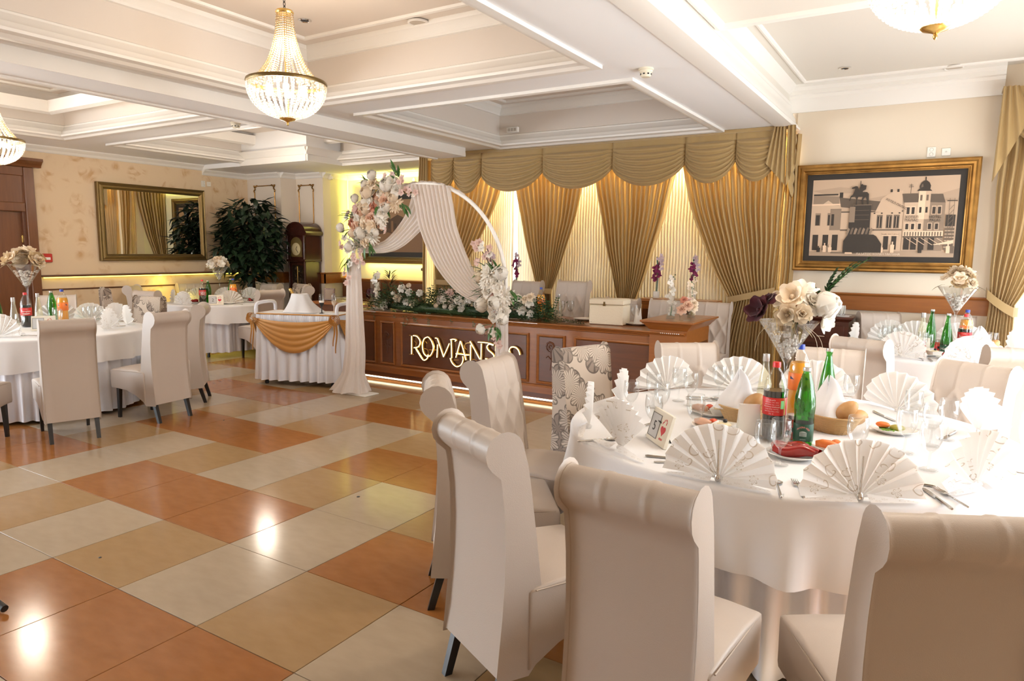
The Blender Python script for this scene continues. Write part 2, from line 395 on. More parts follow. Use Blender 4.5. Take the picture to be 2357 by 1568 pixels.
def wall(name, mt, *boxes):
    m = MB()
    for b in boxes: m.bx(*b)
    return struct(m.build(name, mt, smooth=False))
wall('wall_left', m_paper, (-5.15, -5, 3.06, 6.95, 0, 3.5), (-5.15, -5, -.5, 1.95, 0, 3.5), (-5.15, -5, -5, -4.5, 0, 3.5), (-5.15, -5, -4.5, -.5, 0, .3), (-5.15, -5, -4.5, -.5, 2.7, 3.5), (-5.15, -5, 1.95, 3.06, 2.1, 3.5))
wall('wall_back', m_col, (-5, -4.13, 6.5, 7.0, 0, 3), (-4.13, -3.47, 6.83, 7.0, 0, 3))
wall('wall_back', m_alc, (-3.60, -3.47, 7.0, 7.4, 0, 3), (-3.60, -.95, 7.4, 7.55, 0, 3), (-.95, -.8, 6.9, 7.55, 0, 3))
wall('wall_back', m_wall, (-.95, .30, 6.75, 6.9, 0, 3.5), (.30, .75, 6.75, 6.9, 0, .6), (.30, .75, 6.75, 6.9, 2.6, 3.5), (.75, 4.1, 6.75, 6.9, 0, 3.5))
wall('wall_back', m_wall, (4.1, 6.12, 6.55, 6.9, 0, 3.5), (6.12, 7.2, 6.55, 6.7, 0, .25), (6.12, 7.2, 6.55, 6.7, 2.6, 3.5), (7.2, 7.45, 6.55, 6.7, 0, 3.5))
WIN = ((1.0, 3.3), (3.8, 5.9))
bs = [(7.3, 7.45, -5, 7, 0, .12), (7.3, 7.45, -5, 7, 2.3, 3.5)]; e = -5
for a, b in WIN: bs.append((7.3, 7.45, e, a, .12, 2.3)); e = b
bs.append((7.3, 7.45, e, 6.55, .12, 2.3)); wall('wall_right', m_wall, *bs)
wall('wall_front', m_wall, (-5.1, 7.45, -5.1, -4.95, 0, .3), (-5.1, 7.45, -5.1, -4.95, 2.7, 3.5), (-5.1, -4.8, -5.1, -4.95, .3, 2.7), (-1.6, 7.45, -5.1, -4.95, .3, 2.7))
m_pane = glassy('window_glass', (.97, .98, .98), .03)
def window(n, x0, x1, y0, y1, z0, z1, axis):
    w = MB(); t = .05
    if axis == 'x':
        xc = (x0+x1)/2
        for a, b in ((y0, y0+t), (y1-t, y1), ((y0+y1)/2-t/2, (y0+y1)/2+t/2)): w.bx(xc-.03, xc+.03, a, b, z0, z1)
        for a, b in ((z0, z0+t), (z1-t, z1)): w.bx(xc-.03, xc+.03, y0, y1, a, b)
        p = MB().bx(xc-.004, xc+.004, y0+t, y1-t, z0+t, z1-t)
    else:
        yc = (y0+y1)/2
        for a, b in ((x0, x0+t), (x1-t, x1), ((x0+x1)/2-t/2, (x0+x1)/2+t/2)): w.bx(a, b, yc-.03, yc+.03, z0, z1)
        for a, b in ((z0, z0+t), (z1-t, z1)): w.bx(x0, x1, yc-.03, yc+.03, a, b)
        p = MB().bx(x0+t, x1-t, yc-.004, yc+.004, z0+t, z1-t)
    o = struct(w.build('window_%d' % n, m_white, smooth=False)); p.build('pane', m_pane, o, smooth=False)
for k, (a, b) in enumerate(WIN): window(k+1, 7.34, 7.42, a, b, .12, 2.3, 'x')
window(3, 6.12, 7.2, 6.6, 6.66, .25, 2.6, 'y'); window(4, .30, .75, 6.8, 6.86, .6, 2.6, 'y')
window(5, -5.1, -5.04, -4.5, -.5, .3, 2.7, 'x'); window(6, -4.8, -1.6, -5.05, -4.98, .3, 2.7, 'y')  # both unseen windows, added as openings for the two fill lights
# ---- ceiling: soffit with coffers
C1 = (.30, 3.30, -1.4, 3.14); C2 = (.46, 3.36, 3.64, 6.24); C3 = (-4.02, -.75, -.5, 3.05); C4 = (-3.97, -.75, 3.57, 6.3)
holes = [C1, C2, C3, C4]
xs = sorted({-5.1, 4.0, *[h[0] for h in holes], *[h[1] for h in holes]}); ys = sorted({-5, 7.5, *[h[2] for h in holes], *[h[3] for h in holes]})
so = MB()
for i in range(len(xs)-1):
    for j in range(len(ys)-1):
        cx, cyy = (xs[i]+xs[i+1])/2, (ys[j]+ys[j+1])/2
        if any(h[0] < cx < h[1] and h[2] < cyy < h[3] for h in holes): continue
        so.bx(xs[i], xs[i+1], ys[j], ys[j+1], 2.93, 2.99)
struct(so.build('ceiling', m_ceil, smooth=False))
P_low = [(-.035, 2.93), (-.035, 2.905), (-.012, 2.900), (.03, 2.905), (.055, 2.925), (.10, 2.935), (.105, 2.955), (.085, 2.975), (.075, 3.0), (.04, 3.03), (.02, 3.065), (.02, 3.08), (.0, 3.09)]
P_up = [(0, 3.33), (.02, 3.335), (.022, 3.355), (.045, 3.385), (.06, 3.40), (.085, 3.415), (.09, 3.43), (.09, 3.45)]
P_trim = [(.24, 3.45), (.24, 3.43), (.255, 3.425), (.275, 3.43), (.28, 3.45)]
for k, h in enumerate(holes):
    top = 3.45 if k < 3 else 3.34; d = top-3.45
    m = MB(); frame_sweep(m, *h, [(0, 2.94), (0, top)]); m.add([(h[0], h[2], top), (h[1], h[2], top), (h[1], h[3], top), (h[0], h[3], top)], [(3, 2, 1, 0)])
    struct(m.build('ceiling', m_coffer, smooth=False))
    t = MB(); frame_sweep(t, *h, P_low); frame_sweep(t, *h, [(a, z+d) for a, z in P_up]); frame_sweep(t, *h, [(a, z+d) for a, z in P_trim])
    struct(t.build('trim_%d' % (k+1), m_white, ang=25))
# secondary step inside the far left coffers
t = MB()
for h in (C3, C4): frame_sweep(t, h[0]+.3, h[1]-.3, h[2]+.3, h[3]-.3, [(-.06, 3.30), (-.06, 3.17), (-.02, 3.15), (.04, 3.17), (.05, 3.30)])
struct(t.build('trim_5', m_white, ang=25))
# beam across the room
b = MB().bx(-.37, .05, -5, 6.05, 2.815, 2.935); struct(b.build('ceiling', m_ceil, smooth=False))
t = MB(); run(t, (-.37, -5), (-.37, 6.0), [(0, 2.815), (0, 2.80), (.05, 2.797), (.055, 2.815), (.03, 2.83)], (-1, 0)); run(t, (.05, -5), (.05, 6.04), [(0, 2.815), (.012, 2.815), (.012, 2.85), (0, 2.93)], (1, 0))
struct(t.build('trim_6', m_white, ang=25))
# bulkhead over the far corner and the alcove
b = MB().bx(-5, -2.5, 5.62, 7.0, 2.86, 3.4); b.bx(-2.5, -.9, 6.33, 7.45, 2.86, 3.4); b.bx(-3.6, -2.5, 7.0, 7.45, 2.86, 3.4); struct(b.build('ceiling', m_ceil, smooth=False))
t = MB(); F2 = [(0, 2.86), (.02, 2.86), (.02, 2.95), (.035, 2.96), (.05, 3.0), (.07, 3.03), (.07, 3.06), (0, 3.06)]
run(t, (-4.0, 5.62), (-2.46, 5.62), F2, (0, -1)); run(t, (-2.5, 5.58), (-2.5, 6.35), F2, (1, 0)); run(t, (-2.5, 6.33), (-.95, 6.33), F2, (0, -1))
CR = [(0, 2.93), (.075, 2.93), (.075, 2.915), (.06, 2.90), (.03, 2.88), (.015, 2.85), (0, 2.84)]
CR2 = [(a, z-.07) for a, z in CR]
run(t, (-5, -5), (-5, 5.62), CR, (1, 0)); run(t, (-5, 5.62), (-5, 6.5), CR2, (1, 0)); run(t, (-5, 6.5), (-4.13, 6.5), CR2, (0, -1)); run(t, (-4.13, 6.5), (-4.13, 6.83), CR2, (1, 0))
run(t, (-4.13, 6.83), (-3.47, 6.83), CR2, (0, -1)); run(t, (-3.47, 6.83), (-3.47, 7.4), CR2, (1, 0)); run(t, (-3.47, 7.4), (-.95, 7.4), CR2, (0, -1))
struct(t.build('trim_7', m_white, ang=25))
# right bay: raised ceiling, edge moulding, cornice, dropped panel
m_bay = mat('bay_ceiling_paint', (.72, .68, .61), .7)
b = MB().bx(4.0, 7.45, -5, 6.7, 3.36, 3.42); b.bx(4.0, 4.02, -5, 6.7, 2.931, 3.36); struct(b.build('ceiling', m_bay, smooth=False))
struct(MB().bx(4.02, 7.3, -1.5, 3.6, 3.19, 3.36).build('ceiling', m_bay, smooth=False))
t = MB(); run(t, (4.0, -5), (4.0, 6.55), [(-.07, 2.93), (-.07, 2.915), (.03, 2.91), (.10, 2.925), (.105, 2.96), (.085, 2.985), (.075, 3.03), (.045, 3.085), (.035, 3.13), (.035, 3.155), (.028, 3.17), (.028, 3.2), (0, 3.2)], (1, 0))
run(t, (4.02, 3.6), (4.02, 6.55), [(0, 3.27), (.012, 3.28), (.03, 3.30), (.06, 3.335), (.07, 3.36), (0, 3.36)], (1, 0))
run(t, (4.02, 6.55), (5.92, 6.55), [(0, 3.09), (.022, 3.09), (.025, 3.13), (.05, 3.18), (.085, 3.22), (.09, 3.25), (.11, 3.26), (.11, 3.30), (.14, 3.33), (.14, 3.36), (0, 3.36)], (0, -1))
frame_sweep(t, 4.05, 7.25, -1.4, 3.57, [(0, 3.19), (.0, 3.165), (.03, 3.155), (.06, 3.165), (.07, 3.19)])
frame_sweep(t, 4.17, 7.1, 3.75, 6.33, [(0, 3.36), (0, 3.345), (.02, 3.338), (.035, 3.345), (.04, 3.36)])
struct(t.build('trim_8', m_white, ang=25))
# wood bands (chair rails)
def band(name, p0, p1, nrm, z0=1.0, z1=1.18):
    t = MB(); run(t, p0, p1, [(0, z0), (.02, z0), (.02, z1-.03), (.03, z1-.03), (.045, z1-.012), (.045, z1), (0, z1)], nrm); return struct(t.build(name, m_wood, ang=25))
band('trim_9', (4.1, 6.55), (6.12, 6.55), (0, -1))
t = MB(); P = [(0, .99), (.02, .99), (.02, 1.15), (.04, 1.16), (.04, 1.175), (0, 1.175)]
run(t, (-5, 6.5), (-4.13, 6.5), P, (0, -1)); run(t, (-4.13, 6.48), (-4.13, 6.83), P, (1, 0)); run(t, (-4.13, 6.83), (-3.45, 6.83), P, (0, -1)); run(t, (-3.47, 6.81), (-3.47, 7.4), P, (1, 0))
struct(t.build('trim_10', m_wood, ang=25))
# lit rail on the left wall: dark shelf with a led strip under it, lower lip
t = MB(); run(t, (-5, 3.06), (-5, 6.5), [(0, 1.15), (.07, 1.15), (.07, 1.175), (0, 1.18)], (1, 0)); o = struct(t.build('trim_11', m_woodd, ang=25))
tag(MB().bx(-4.97, -4.955, 3.1, 6.45, 1.135, 1.149).build('led_strip', m_led, smooth=False), 'yellow led strip glowing under the dark shelf rail of the papered wall', 'light strip')
t = MB(); run(t, (-5, 3.06), (-5, 6.5), [(0, .965), (.012, .965), (.016, .98), (0, .985)], (1, 0)); struct(t.build('trim_12', m_woodd, ang=25))
light('led_rail', 'AREA', (-4.9, 4.78, 1.13), 9, (1, .82, .15), d=(-.45, 0, -1), size=.03, size_y=3.3)
# skirting boards
t = MB(); sk = [(0, 0), (.015, 0), (.015, .09), (.006, .1), (0, .1)]
run(t, (-5, 3.06), (-5, 6.5), sk, (1, 0)); run(t, (-5, -5), (-5, 1.9), sk, (1, 0)); struct(t.build('baseboard_left', m_woodd, ang=25))
t = MB(); run(t, (4.1, 6.55), (6.0, 6.55), sk, (0, -1)); run(t, (-3.47, 7.4), (-.95, 7.4), sk, (0, -1)); run(t, (-5, 6.5), (-4.13, 6.5), sk, (0, -1)); struct(t.build('baseboard_back', m_woodd, ang=25))
# panelled door with overdoor in the left wall
d = MB()
d.bx(-5.1, -4.93, 2.94, 3.06, 0, 2.62, bev=.01); d.bx(-5.1, -4.93, 1.83, 1.95, 0, 2.62, bev=.01); d.bx(-5.1, -4.95, 1.95, 2.94, 2.03, 2.15, bev=.008); d.bx(-5.1, -4.95, 1.95, 2.94, 2.5, 2.62, bev=.008)
d.bx(-5.1, -4.97, 1.95, 2.94, 2.15, 2.5)
dr = struct(d.build('door_1', m_door, ang=30))
c = MB(); run(c, (-5, 1.74), (-5, 3.15), [(0, 2.62), (.08, 2.62), (.09, 2.65), (.13, 2.69), (.15, 2.70), (.15, 2.735), (0, 2.735)], (1, 0)); c.build('cornice', m_door, dr, ang=25)
MB().bx(-5.08, -5.02, 1.95, 2.90, 0, 2.03).build('door_leaf', m_door, dr, smooth=False)
MB().bx(-5.02, -4.97, 2.90, 2.94, 0, 2.03).build('jamb', m_woodd, dr, smooth=False)
MB().lathe([(.006, 0), (.008, .005), (.008, .09), (.006, .095)], 8, (-5.005, 2.895, 1.62)).build('hinge', m_goldl, dr)
# ================================================================ CHAIRS
def back_profile(n=1):
    """closed side outline (y forward, z up) of the roll-top back"""
    p = [(-.115, .17), (-.100, .26), (-.088, .38), (-.080, .50), (-.077, .62), (-.082, .74), (-.092, .83), (-.100, .868)]
    for a in (228, 205, 180, 155, 130, 105, 82, 60, 40, 22): p.append((-.098+.056*cos(math.radians(a)), .942+.056*sin(math.radians(a))))
    p += [(-.036, .925), (-.026, .89)]
    nfront = len(p)
    for k in range(1, 33):
        z = .89-.44*k/32; y = -.026+.062*(k/32)**.9; p.append((y, z))
    p += [(.045, .40), (.045, .30), (.03, .20), (.0, .165)]
    return p
def chair_back(w, tuft, flat=False):
    P = back_profile()
    if flat: P = [(-.115, .17), (-.1, .3), (-.085, .5), (-.085, .7), (-.095, .9), (-.095, .985), (-.075, 1.005), (-.05, 1.005), (-.03, .985), (-.02, .9), (.005, .7), (.03, .52), (.045, .40), (.045, .30), (.03, .20), (0, .165)]
    n = len(P); nx = 42 if tuft else 6
    cyy = sum(p[0] for p in P)/n
    xs_ = [-1]+[-.985]+[-.94+1.88*i/nx for i in range(nx+1)]+[.985, 1]
    ins = [.016, .005]+[0]*(nx+1)+[.005, .016]
    v = []; f = []
    nor = []
    for i in range(n):
        a = P[i-1]; b = P[(i+1) % n]; t = Vector((b[0]-a[0], b[1]-a[1])); t.normalize(); nor.append((t.y, -t.x))
    ww = w/2
    for xi, inn in zip(xs_, ins):
        x = xi*ww
        for i, (y, z) in enumerate(P):
            d = 0
            if tuft and abs(xi) < .97 and z > .43 and i >= 9:
                px = x/(w/3)-.5; q = (z-.845)/.115
                if q > 0: h = min(1, abs(sin(PI*px))*3.2)**.8
                else: a_, b_ = px+q/2, px-q/2; h = min(1, abs(sin(PI*a_))*abs(sin(PI*b_))*1.15)**.6
                fade = min(1, (1-abs(xi))/.12, (z-.43)/.05)
                d = ((-.014+.019*h) if q <= 0 else (-.006+.008*h))*fade if i > 18 else (-.004+.005*h)*fade
            v.append((x, y-nor[i][0]*(inn-d)*-1*-1 if False else y+nor[i][0]*(d-inn), z+nor[i][1]*(d-inn)))
    m = len(xs_)
    for k in range(m-1):
        for i in range(n): f.append((k*n+i, (k+1)*n+i, (k+1)*n+(i+1) % n, k*n+(i+1) % n))
    f.append(tuple(range(n))); f.append(tuple(range((m-1)*n+n-1, (m-1)*n-1, -1)))
    return v, f, P
def outward(P):
    a = sum(P[i-1][0]*P[i][1]-P[i][0]*P[i-1][1] for i in range(len(P))); return a
def make_chair(name, label, tuft=True, flat=False, mt=None, w=.39, detail=True, legm=None):
    t = thing(name, label, 'chair'); mt = mt or m_leather
    v, f, P = chair_back(w, tuft, flat)
    if outward(P) > 0: pass
    bk = MB().add(v, f).build('backrest', mt, t, ang=55)
    bm_fix(bk)
    # seat: upholstered block with domed top and a swept lower edge
    sw = .43; S = []
    prof = [(.0, .17), (.03, .185), (.12, .235), (.24, .272), (.36, .285), (.432, .285), (.44, .30), (.442, .44), (.438, .452), (.425, .458), (.30, .474), (.15, .474), (.02, .46), (.0, .45)]
    n = len(prof); m = MB(); vv = []; ff = []; xs2 = (-1, -.985, -.94, -.5, 0, .5, .94, .985, 1); inn2 = (.014, .004, 0, 0, 0, 0, 0, .004, .014)
    for xi, inn in zip(xs2, inn2):
        for y, z in prof:
            cy_, cz_ = .22, .36; dy, dz = cy_-y, cz_-z; L = math.hypot(dy, dz); dome = .012*(1-xi*xi) if z > .455 else 0
            taper = 1-.06*(1-y/.44)
            vv.append((xi*sw/2*taper, y+dy/L*inn, z+dz/L*inn+dome))
    for k in range(len(xs2)-1):
        for i in range(n): ff.append((k*n+i, (k+1)*n+i, (k+1)*n+(i+1) % n, k*n+(i+1) % n))
    ff.append(tuple(range(n))); ff.append(tuple(range((len(xs2)-1)*n+n-1, (len(xs2)-1)*n-1, -1)))
    so_ = m.add(vv, ff).build('seat', mt, t, ang=50); bm_fix(so_)
    if detail and not flat:
        pp = [p for p in P if p[1] > .2]
        for sgn in (-1, 1):
            pts = [(sgn*(w/2*.965), y, z) for y, z in back_profile()[1:-3]]
            MB().tube(pts, .0032, 5, cap=False).build('piping', m_seam, t)
        MB().tube([(-sw/2*.97, .02, .457), (-sw/2*.985, .42, .452), (-sw/2*.9, .436, .452), (sw/2*.9, .436, .452), (sw/2*.985, .42, .452), (sw/2*.97, .02, .457)], .003, 5).build('piping', m_seam, t)
    if tuft and detail:
        bt = None
        for r in range(4):
            z = .845-.115*r
            for k in ((-.5, .5) if r % 2 == 0 else (-1, 0, 1)):
                x = k*w/3; kk = max(0, (.89-z)/.44); y = -.026+.062*kk**.9-.010
                o = MB().ball((0, 0, 0), .0125, 8, 5, sc=(1, .6, 1)).build('button', mt, bk) if bt is None else put('button', bt.data, bk)
                bt = bt or o; o.location = (x, y+.004, z)
    for sx in (-1, 1):
        m = MB(); a = [(-.017, -.019), (.017, -.019), (.017, .019), (-.017, .019)]
        # splayed rear leg and straight front leg
        x0 = sx*(w/2-.03)
        def leg(m, x, ya, za, yb, k=.75, dx=0):
            v = [(x+p[0], ya+p[1], za) for p in a]+[(x+dx+p[0]*k, yb+p[1]*k, 0) for p in a]
            return m.add(v, [(0, 1, 2, 3), (7, 6, 5, 4), (0, 4, 5, 1), (1, 5, 6, 2), (2, 6, 7, 3), (3, 7, 4, 0)])
        bm_fix(leg(MB(), x0, -.06, .23, -.125, .8).build('leg', m_leg, t, smooth=False))
        bm_fix(leg(MB(), sx*(sw/2-.045), .385, .30, .40, .7).build('leg', m_leg, t, smooth=False))
    return t
import bmesh
def bm_fix(o):
    b = bmesh.new(); b.from_mesh(o.data); bmesh.ops.recalc_face_normals(b, faces=b.faces); b.to_mesh(o.data); b.free(); return o
protoT = make_chair('dining_chair', 'x'); protoP = make_chair('dining_chair', 'x', tuft=False); protoF = make_chair('floral_chair', 'x', tuft=False, flat=True, mt=m_floral, w=.40)
used_p = {}
def chair(kind, x, y, face, label, group, z=0, sc=1):
    """face = angle (deg) the sitter looks along; (x, y) = middle of the top of the back"""
    p = {'T': protoT, 'P': protoP, 'F': protoF}[kind]; a = math.radians(face)
    CH.append((x, y, a, z)); lx, ly = x+.09*cos(a), y+.09*sin(a); rz = a-PI/2
    if kind not in used_p:
        used_p[kind] = 1; p.location = (lx, ly, z); p.rotation_euler = (0, 0, rz); p['label'] = label; p['group'] = group; p.scale = (sc,)*3; return p
    return dup(p, (lx, ly, z), rz, label, group, sc)
G1 = 'chairs around the round table by the window'; G2 = 'chairs around the round table under the street picture'; G3 = 'chairs around the round table by the wooden door'; G4 = 'chairs around the round table under the mirror'; G5 = 'chairs behind the head table'
def ang(x, y, tx, ty): return math.degrees(math.atan2(ty-y, tx-x))
T1 = (4.97, 1.77); T2 = (-3.75, 5.0); T3 = (-1.95, 1.72); T4 = (5.62, 5.30)
CH = []
chair('T', 4.905, .035, 86, 'cream leather chair seen from behind before the fan napkin holding a spoon', G1)
chair('T', 5.64, .20, 118, 'cream leather chair from behind, cut by the bottom picture corner, sunlit napkins beyond it', G1)
chair('T', 4.25, .265, 64, 'cream leather chair turned obliquely, its side edge shining, beside the open tiled floor', G1)
chair('T', 3.665, .80, 38, 'cream leather chair seen exactly edge on, nearest the open tiled floor', G1)
chair('T', 3.50, 1.48, 4, 'cream leather chair whose deep buttoned front shows, before the gold lettering', G1)
chair('F', 3.68, 2.19, -20, 'brown and cream floral chair beside the head table front', G1)
chair('T', 4.17, 2.80, -52, 'cream buttoned chair facing us between the floral chair and the tall flower vase', G1)
chair('T', 5.0, 3.08, -88, 'cream buttoned chair facing us behind the green and orange bottles', G1)
chair('T', 5.76, 2.90, -122, 'cream buttoned chair facing us in sunlight behind the overexposed napkin fans', G1)
chair('T', 5.11, 3.78, 66, 'cream chair with its plain back to us before the table below the street picture', G2)
chair('T', 6.02, 3.86, 110, 'cream chair with its roll top to us, half outside the picture near the bright curtain', G2)
chair('T', 5.04, 6.30, -64, 'pale buttoned chair against the wood band beside the small dark cabinet', G2)
chair('T', 5.68, 6.38, -92, 'pale buttoned chair against the wood band behind the tall flower vase', G2)
chair('P', -.40, 1.19, 162, 'grey beige chair with its tall plain back to us at the door side table', G3)
chair('P', -.41, 2.05, 187, 'grey beige chair seen obliquely with its seat towards the white satin skirt', G3)
chair('P', -.93, 2.73, 228, 'grey beige chair seen edge on behind the other side chairs of the door side table', G3)
chair('P', -.78, .45, 130, 'grey beige chair mostly outside the picture, its seat corner beside the satin skirt', G3)
chair('F', -2.30, 3.03, -75, 'brown floral chair facing us beyond the fan napkins of the door side table', G3)
chair('T', -3.45, 2.55, -30, 'pale chair back showing between the orange bottle and the door', G3)
chair('F', -4.25, 3.50, 70, 'small looking floral chair under the mirror, half hidden by a roll top chair', G4)
chair('P', -3.45, 3.66, 102, 'roll top chair with its plain back to us between the two far tables', G4)
chair('T', -4.78, 4.22, 40, 'buttoned chair under the near corner of the mirror', G4)
chair('T', -4.86, 5.2, -10, 'buttoned chair under the middle of the lit wall rail', G4)
chair('T', -3.86, 6.02, -88, 'buttoned chair in the corner in front of the large potted tree', G4)
chair('P', -2.48, 4.87, 172, 'roll top chair behind the white serving trolley', G4)
chair('F', -3.36, 6.26, -98, 'floral chair beside the grandfather clock', G4)
chair('P', -2.86, 5.90, -125, 'roll top chair beside the grandfather clock, behind the champagne bucket', G4)
chair('T', 1.25, 5.70, -90, 'tall plain looking chair behind the head table greenery, beside the purple orchid vase', G5, .22)
chair('T', 1.88, 5.70, -90, 'tall wide chair behind the head table between two gathered curtains', G5, .22, 1.02)
chair('T', 2.48, 5.75, -90, 'chair behind the cream gift box on the head table', G5, .06)
chair('T', 3.03, 5.70, -90, 'buttoned chair behind the folded napkin cone of the head table', G5, .07)
chair('T', 3.48, 5.85, -90, 'buttoned chair at the raised end of the head table', G5, .06)
chair('T', .17, 5.6, -90, 'chair behind the white roses of the head table, half hidden by the arch', G5, .07)
podium = struct(MB().bx(-.9, 3.95, 5.42, 6.3, 0, .06).build('floor', m_woodd, smooth=False))
struct(MB().bx(.9, 2.25, 5.45, 6.2, .06, .22).build('floor', m_woodd, smooth=False))

# ================================================================ ROUND TABLES with skirt and overlay cloth
def round_table(c, R, zt, label, clabel, folds, seed, hem=.47, skr=None, amp=.02, hz=.03):
    t = thing('round_table', label, 'table', (c[0], c[1], 0), 0, 'round banquet tables')
    MB().lathe([(.001, zt-.03), (R-.02, zt-.03), (R-.005, zt-.02), (R-.005, zt-.01), (R-.02, zt), (.001, zt)], 48).build('tabletop', m_wood, t)
    for k in range(4):
        a = k*PI/2+.6; MB().tube([(.55*cos(a), .55*sin(a), zt-.03), (.6*cos(a), .6*sin(a), 0)], .02, 8).build('leg', m_black, t)
    rs = random.Random(seed); ph = [rs.uniform(0, TAU) for _ in range(6)]
    nf = 44; skr = skr or R-.03
    near = []
    for x, y, fa, z in CH:
        fx, fy = x+.55*cos(fa)-c[0], y+.55*sin(fa)-c[1]; dd = math.hypot(fx, fy)
        if math.hypot(x-c[0], y-c[1]) < 1.9 and dd < skr+.08: near.append((math.atan2(fy, fx), dd))
    def dent(a):
        lim = 9
        for ca, dd in near:
            d = abs((a-ca+PI) % TAU-PI); hw = math.atan2(.27, max(dd, .1)); lim = min(lim, dd-.035+max(0, d-hw)*1.6)
        return lim
    def skirt(u, v):
        a = TAU*u; z = zt-.04-(zt-.04-hz)*v; f = sin(nf*a+1.3*sin(5*a+ph[0])+.8*sin(9*a+ph[1]))
        r = skr-.03+(.010+.022*v)*f+.02*v+.006*sin(nf*2*a+ph[2])*v
        r = min(r, dent(a)-.02*(1-f)*.5); return (r*cos(a), r*sin(a), z)
    MB().grid(skirt, 352, 10, cu=True).build('skirt', m_satin, t, ang=180)
    NT = 40
    def cl(u, v):
        a = TAU*u
        if v < .30: r = R*v/.30*.985; return (r*cos(a), r*sin(a), zt+.004)
        if v < .40:
            k = (v-.30)/.10*PI/2; r = R*.985+.02*sin(k); return (r*cos(a), r*sin(a), zt+.004-.02*(1-cos(k)))
        k = (v-.40)/.60; drop = (zt-.016-hem)*(1+.10*sin(4*a+ph[3])+.04*sin(7*a+ph[4]))
        w = sin(folds*a+ph[5]+.9*sin(3*a+ph[1]))
        r = R*.985+.02+.012*k+amp*k**1.3*max(w, -.4)*1.6+.008*k*sin(2.1*folds*a+ph[0])
        if dent(a) < r: drop = min(drop, zt-.016-.505)
        return (r*cos(a), r*sin(a), zt-.016-drop*k)
    o = MB().grid(cl, 240, NT, cu=True).build('tablecloth', [m_linen], None, (c[0], c[1], 0), ang=180)
    tag(o, clabel, 'tablecloth', 'white overlay tablecloths')
    return t
TZ1 = .755
round_table(T1, 1.0, TZ1, 'round banquet table beside the windows, hidden under a white cloth and satin skirt', 'white cloth over the large sunlit window table with a deep hanging edge', 17, 3, .43, .92, .026)
round_table(T4, .76, TZ1, 'round banquet table below the old street picture, behind the window table', 'white cloth over the table below the old street picture', 13, 5)
round_table(T3, .90, TZ1, 'round banquet table near the wooden door with a shiny grey white skirt', 'white cloth with a satin hem over the table near the wooden door', 15, 8, .50, .88)
round_table(T2, .80, TZ1, 'round banquet table below the wall mirror, its skirt ending above the floor', 'white cloth over the far table below the wall mirror', 13, 11, .50, None, .02, .085)
# ================================================================ CURTAINS
def drape(name, top, tie, bot, z0, zt, zb, y, nf, label, cat='curtain', group=None, mt=None, seed=1, amp=.035, parent=None, curve=1.6, below=1.5):
    """gathered panel: (left, right) at top, at the tie and at the hem"""
    rs = random.Random(seed); ph = [rs.uniform(0, TAU) for _ in range(4)]
    def lerp(a, b, k): return a+(b-a)*k
    def fn(u, v):
        z = z0+(zb-z0)*v
        if z >= zt:
            k = max(0, (z0-z)/(z0-zt)); l = lerp(top[0], tie[0], k**curve); r = lerp(top[1], tie[1], k**curve); w = 1
        else:
            k = min(1, max(0, (zt-z)/max(zt-zb, 1e-6))); k2 = 1-(1-k)**below; l = lerp(tie[0], bot[0], k2); r = lerp(tie[1], bot[1], k2)
        wd = (r-l); s = u+.012*sin(TAU*3*u+ph[0])
        a = amp*min(1, .45+.55*(wd/(top[1]-top[0])))
        f = sin(TAU*nf*s+ph[1]); f = math.copysign(abs(f)**.8, f)
        return (l+wd*s+.004*sin(9*z+ph[2]), y+a*f+.012*sin(TAU*2.3*u+ph[3]), z)
    o = MB().grid(fn, nf*12, 44).build(name, mt or m_drape, parent, ang=180)
    if label: tag(o, label, cat, group)
    return o
GC = 'gold curtain panels behind the head table'
def tieback(name, pts, w, label, parent=None):
    m = MB(); n = len(pts); v = []
    for p in pts: v += [(p[0], p[1], p[2]+w/2), (p[0], p[1], p[2]-w/2), (p[0], p[1]+.012, p[2]-w/2), (p[0], p[1]+.012, p[2]+w/2)]
    f = []
    for i in range(n-1):
        for j in range(4): f.append((i*4+j, i*4+(j+1) % 4, (i+1)*4+(j+1) % 4, (i+1)*4+j))
    f += [(3, 2, 1, 0), tuple((n-1)*4+k for k in range(4))]
    o = MB().add(v, f).build(name, m_drape, parent); return o
cu = drape('curtain', (-.88, .50), (-.72, -.42), (-.80, -.36), 2.86, 1.12, .05, 6.42, 15, 'gold curtain panel behind the white arch ring, drawn aside', group=GC, seed=2)
c2 = drape('curtain', (.575, 1.68), (.98, 1.19), (.93, 1.24), 2.86, 1.06, .05, 6.42, 15, 'gold curtain panel gathered to a point behind the tall head table chairs', group=GC, seed=3, curve=1.45)
c3 = drape('curtain', (1.705, 2.84), (2.12, 2.36), (2.08, 2.40), 2.86, .98, .05, 6.42, 15, 'gold curtain panel gathered to a point above the cream gift box', group=GC, seed=4, curve=1.35)
c4 = drape('curtain', (2.885, 4.06), (3.50, 3.98), (3.28, 4.02), 2.86, 1.06, .03, 6.42, 17, 'wide gold curtain panel beside the street picture, held by a slanting tieback', group=GC, seed=5, curve=1.7, below=1.2)
def around(l, r, z, y=6.42, k=.06, dz=0):
    return [(l+(r-l)*t, y-k*sin(PI*min(max(t, .0), 1))-.035, z+dz*t) for t in (0, .1, .3, .5, .7, .9, 1)]
tieback('tieback', around(-.74, -.40, 1.12), .07, '', cu); tieback('tieback', around(.97, 1.20, 1.06), .07, '', c2); tieback('tieback', around(2.11, 2.37, .98), .07, '', c3)
tieback('tieback', around(3.49, 4.0, 1.05, dz=.13), .07, '', c4)
MB().lathe([(.004, 0), (.016, .01), (.018, .03), (.008, .06)], 10, T=TZ((4.0, 6.44, 1.18))@RX(PI/2)).build('tieback_hook', m_goldl, c4)
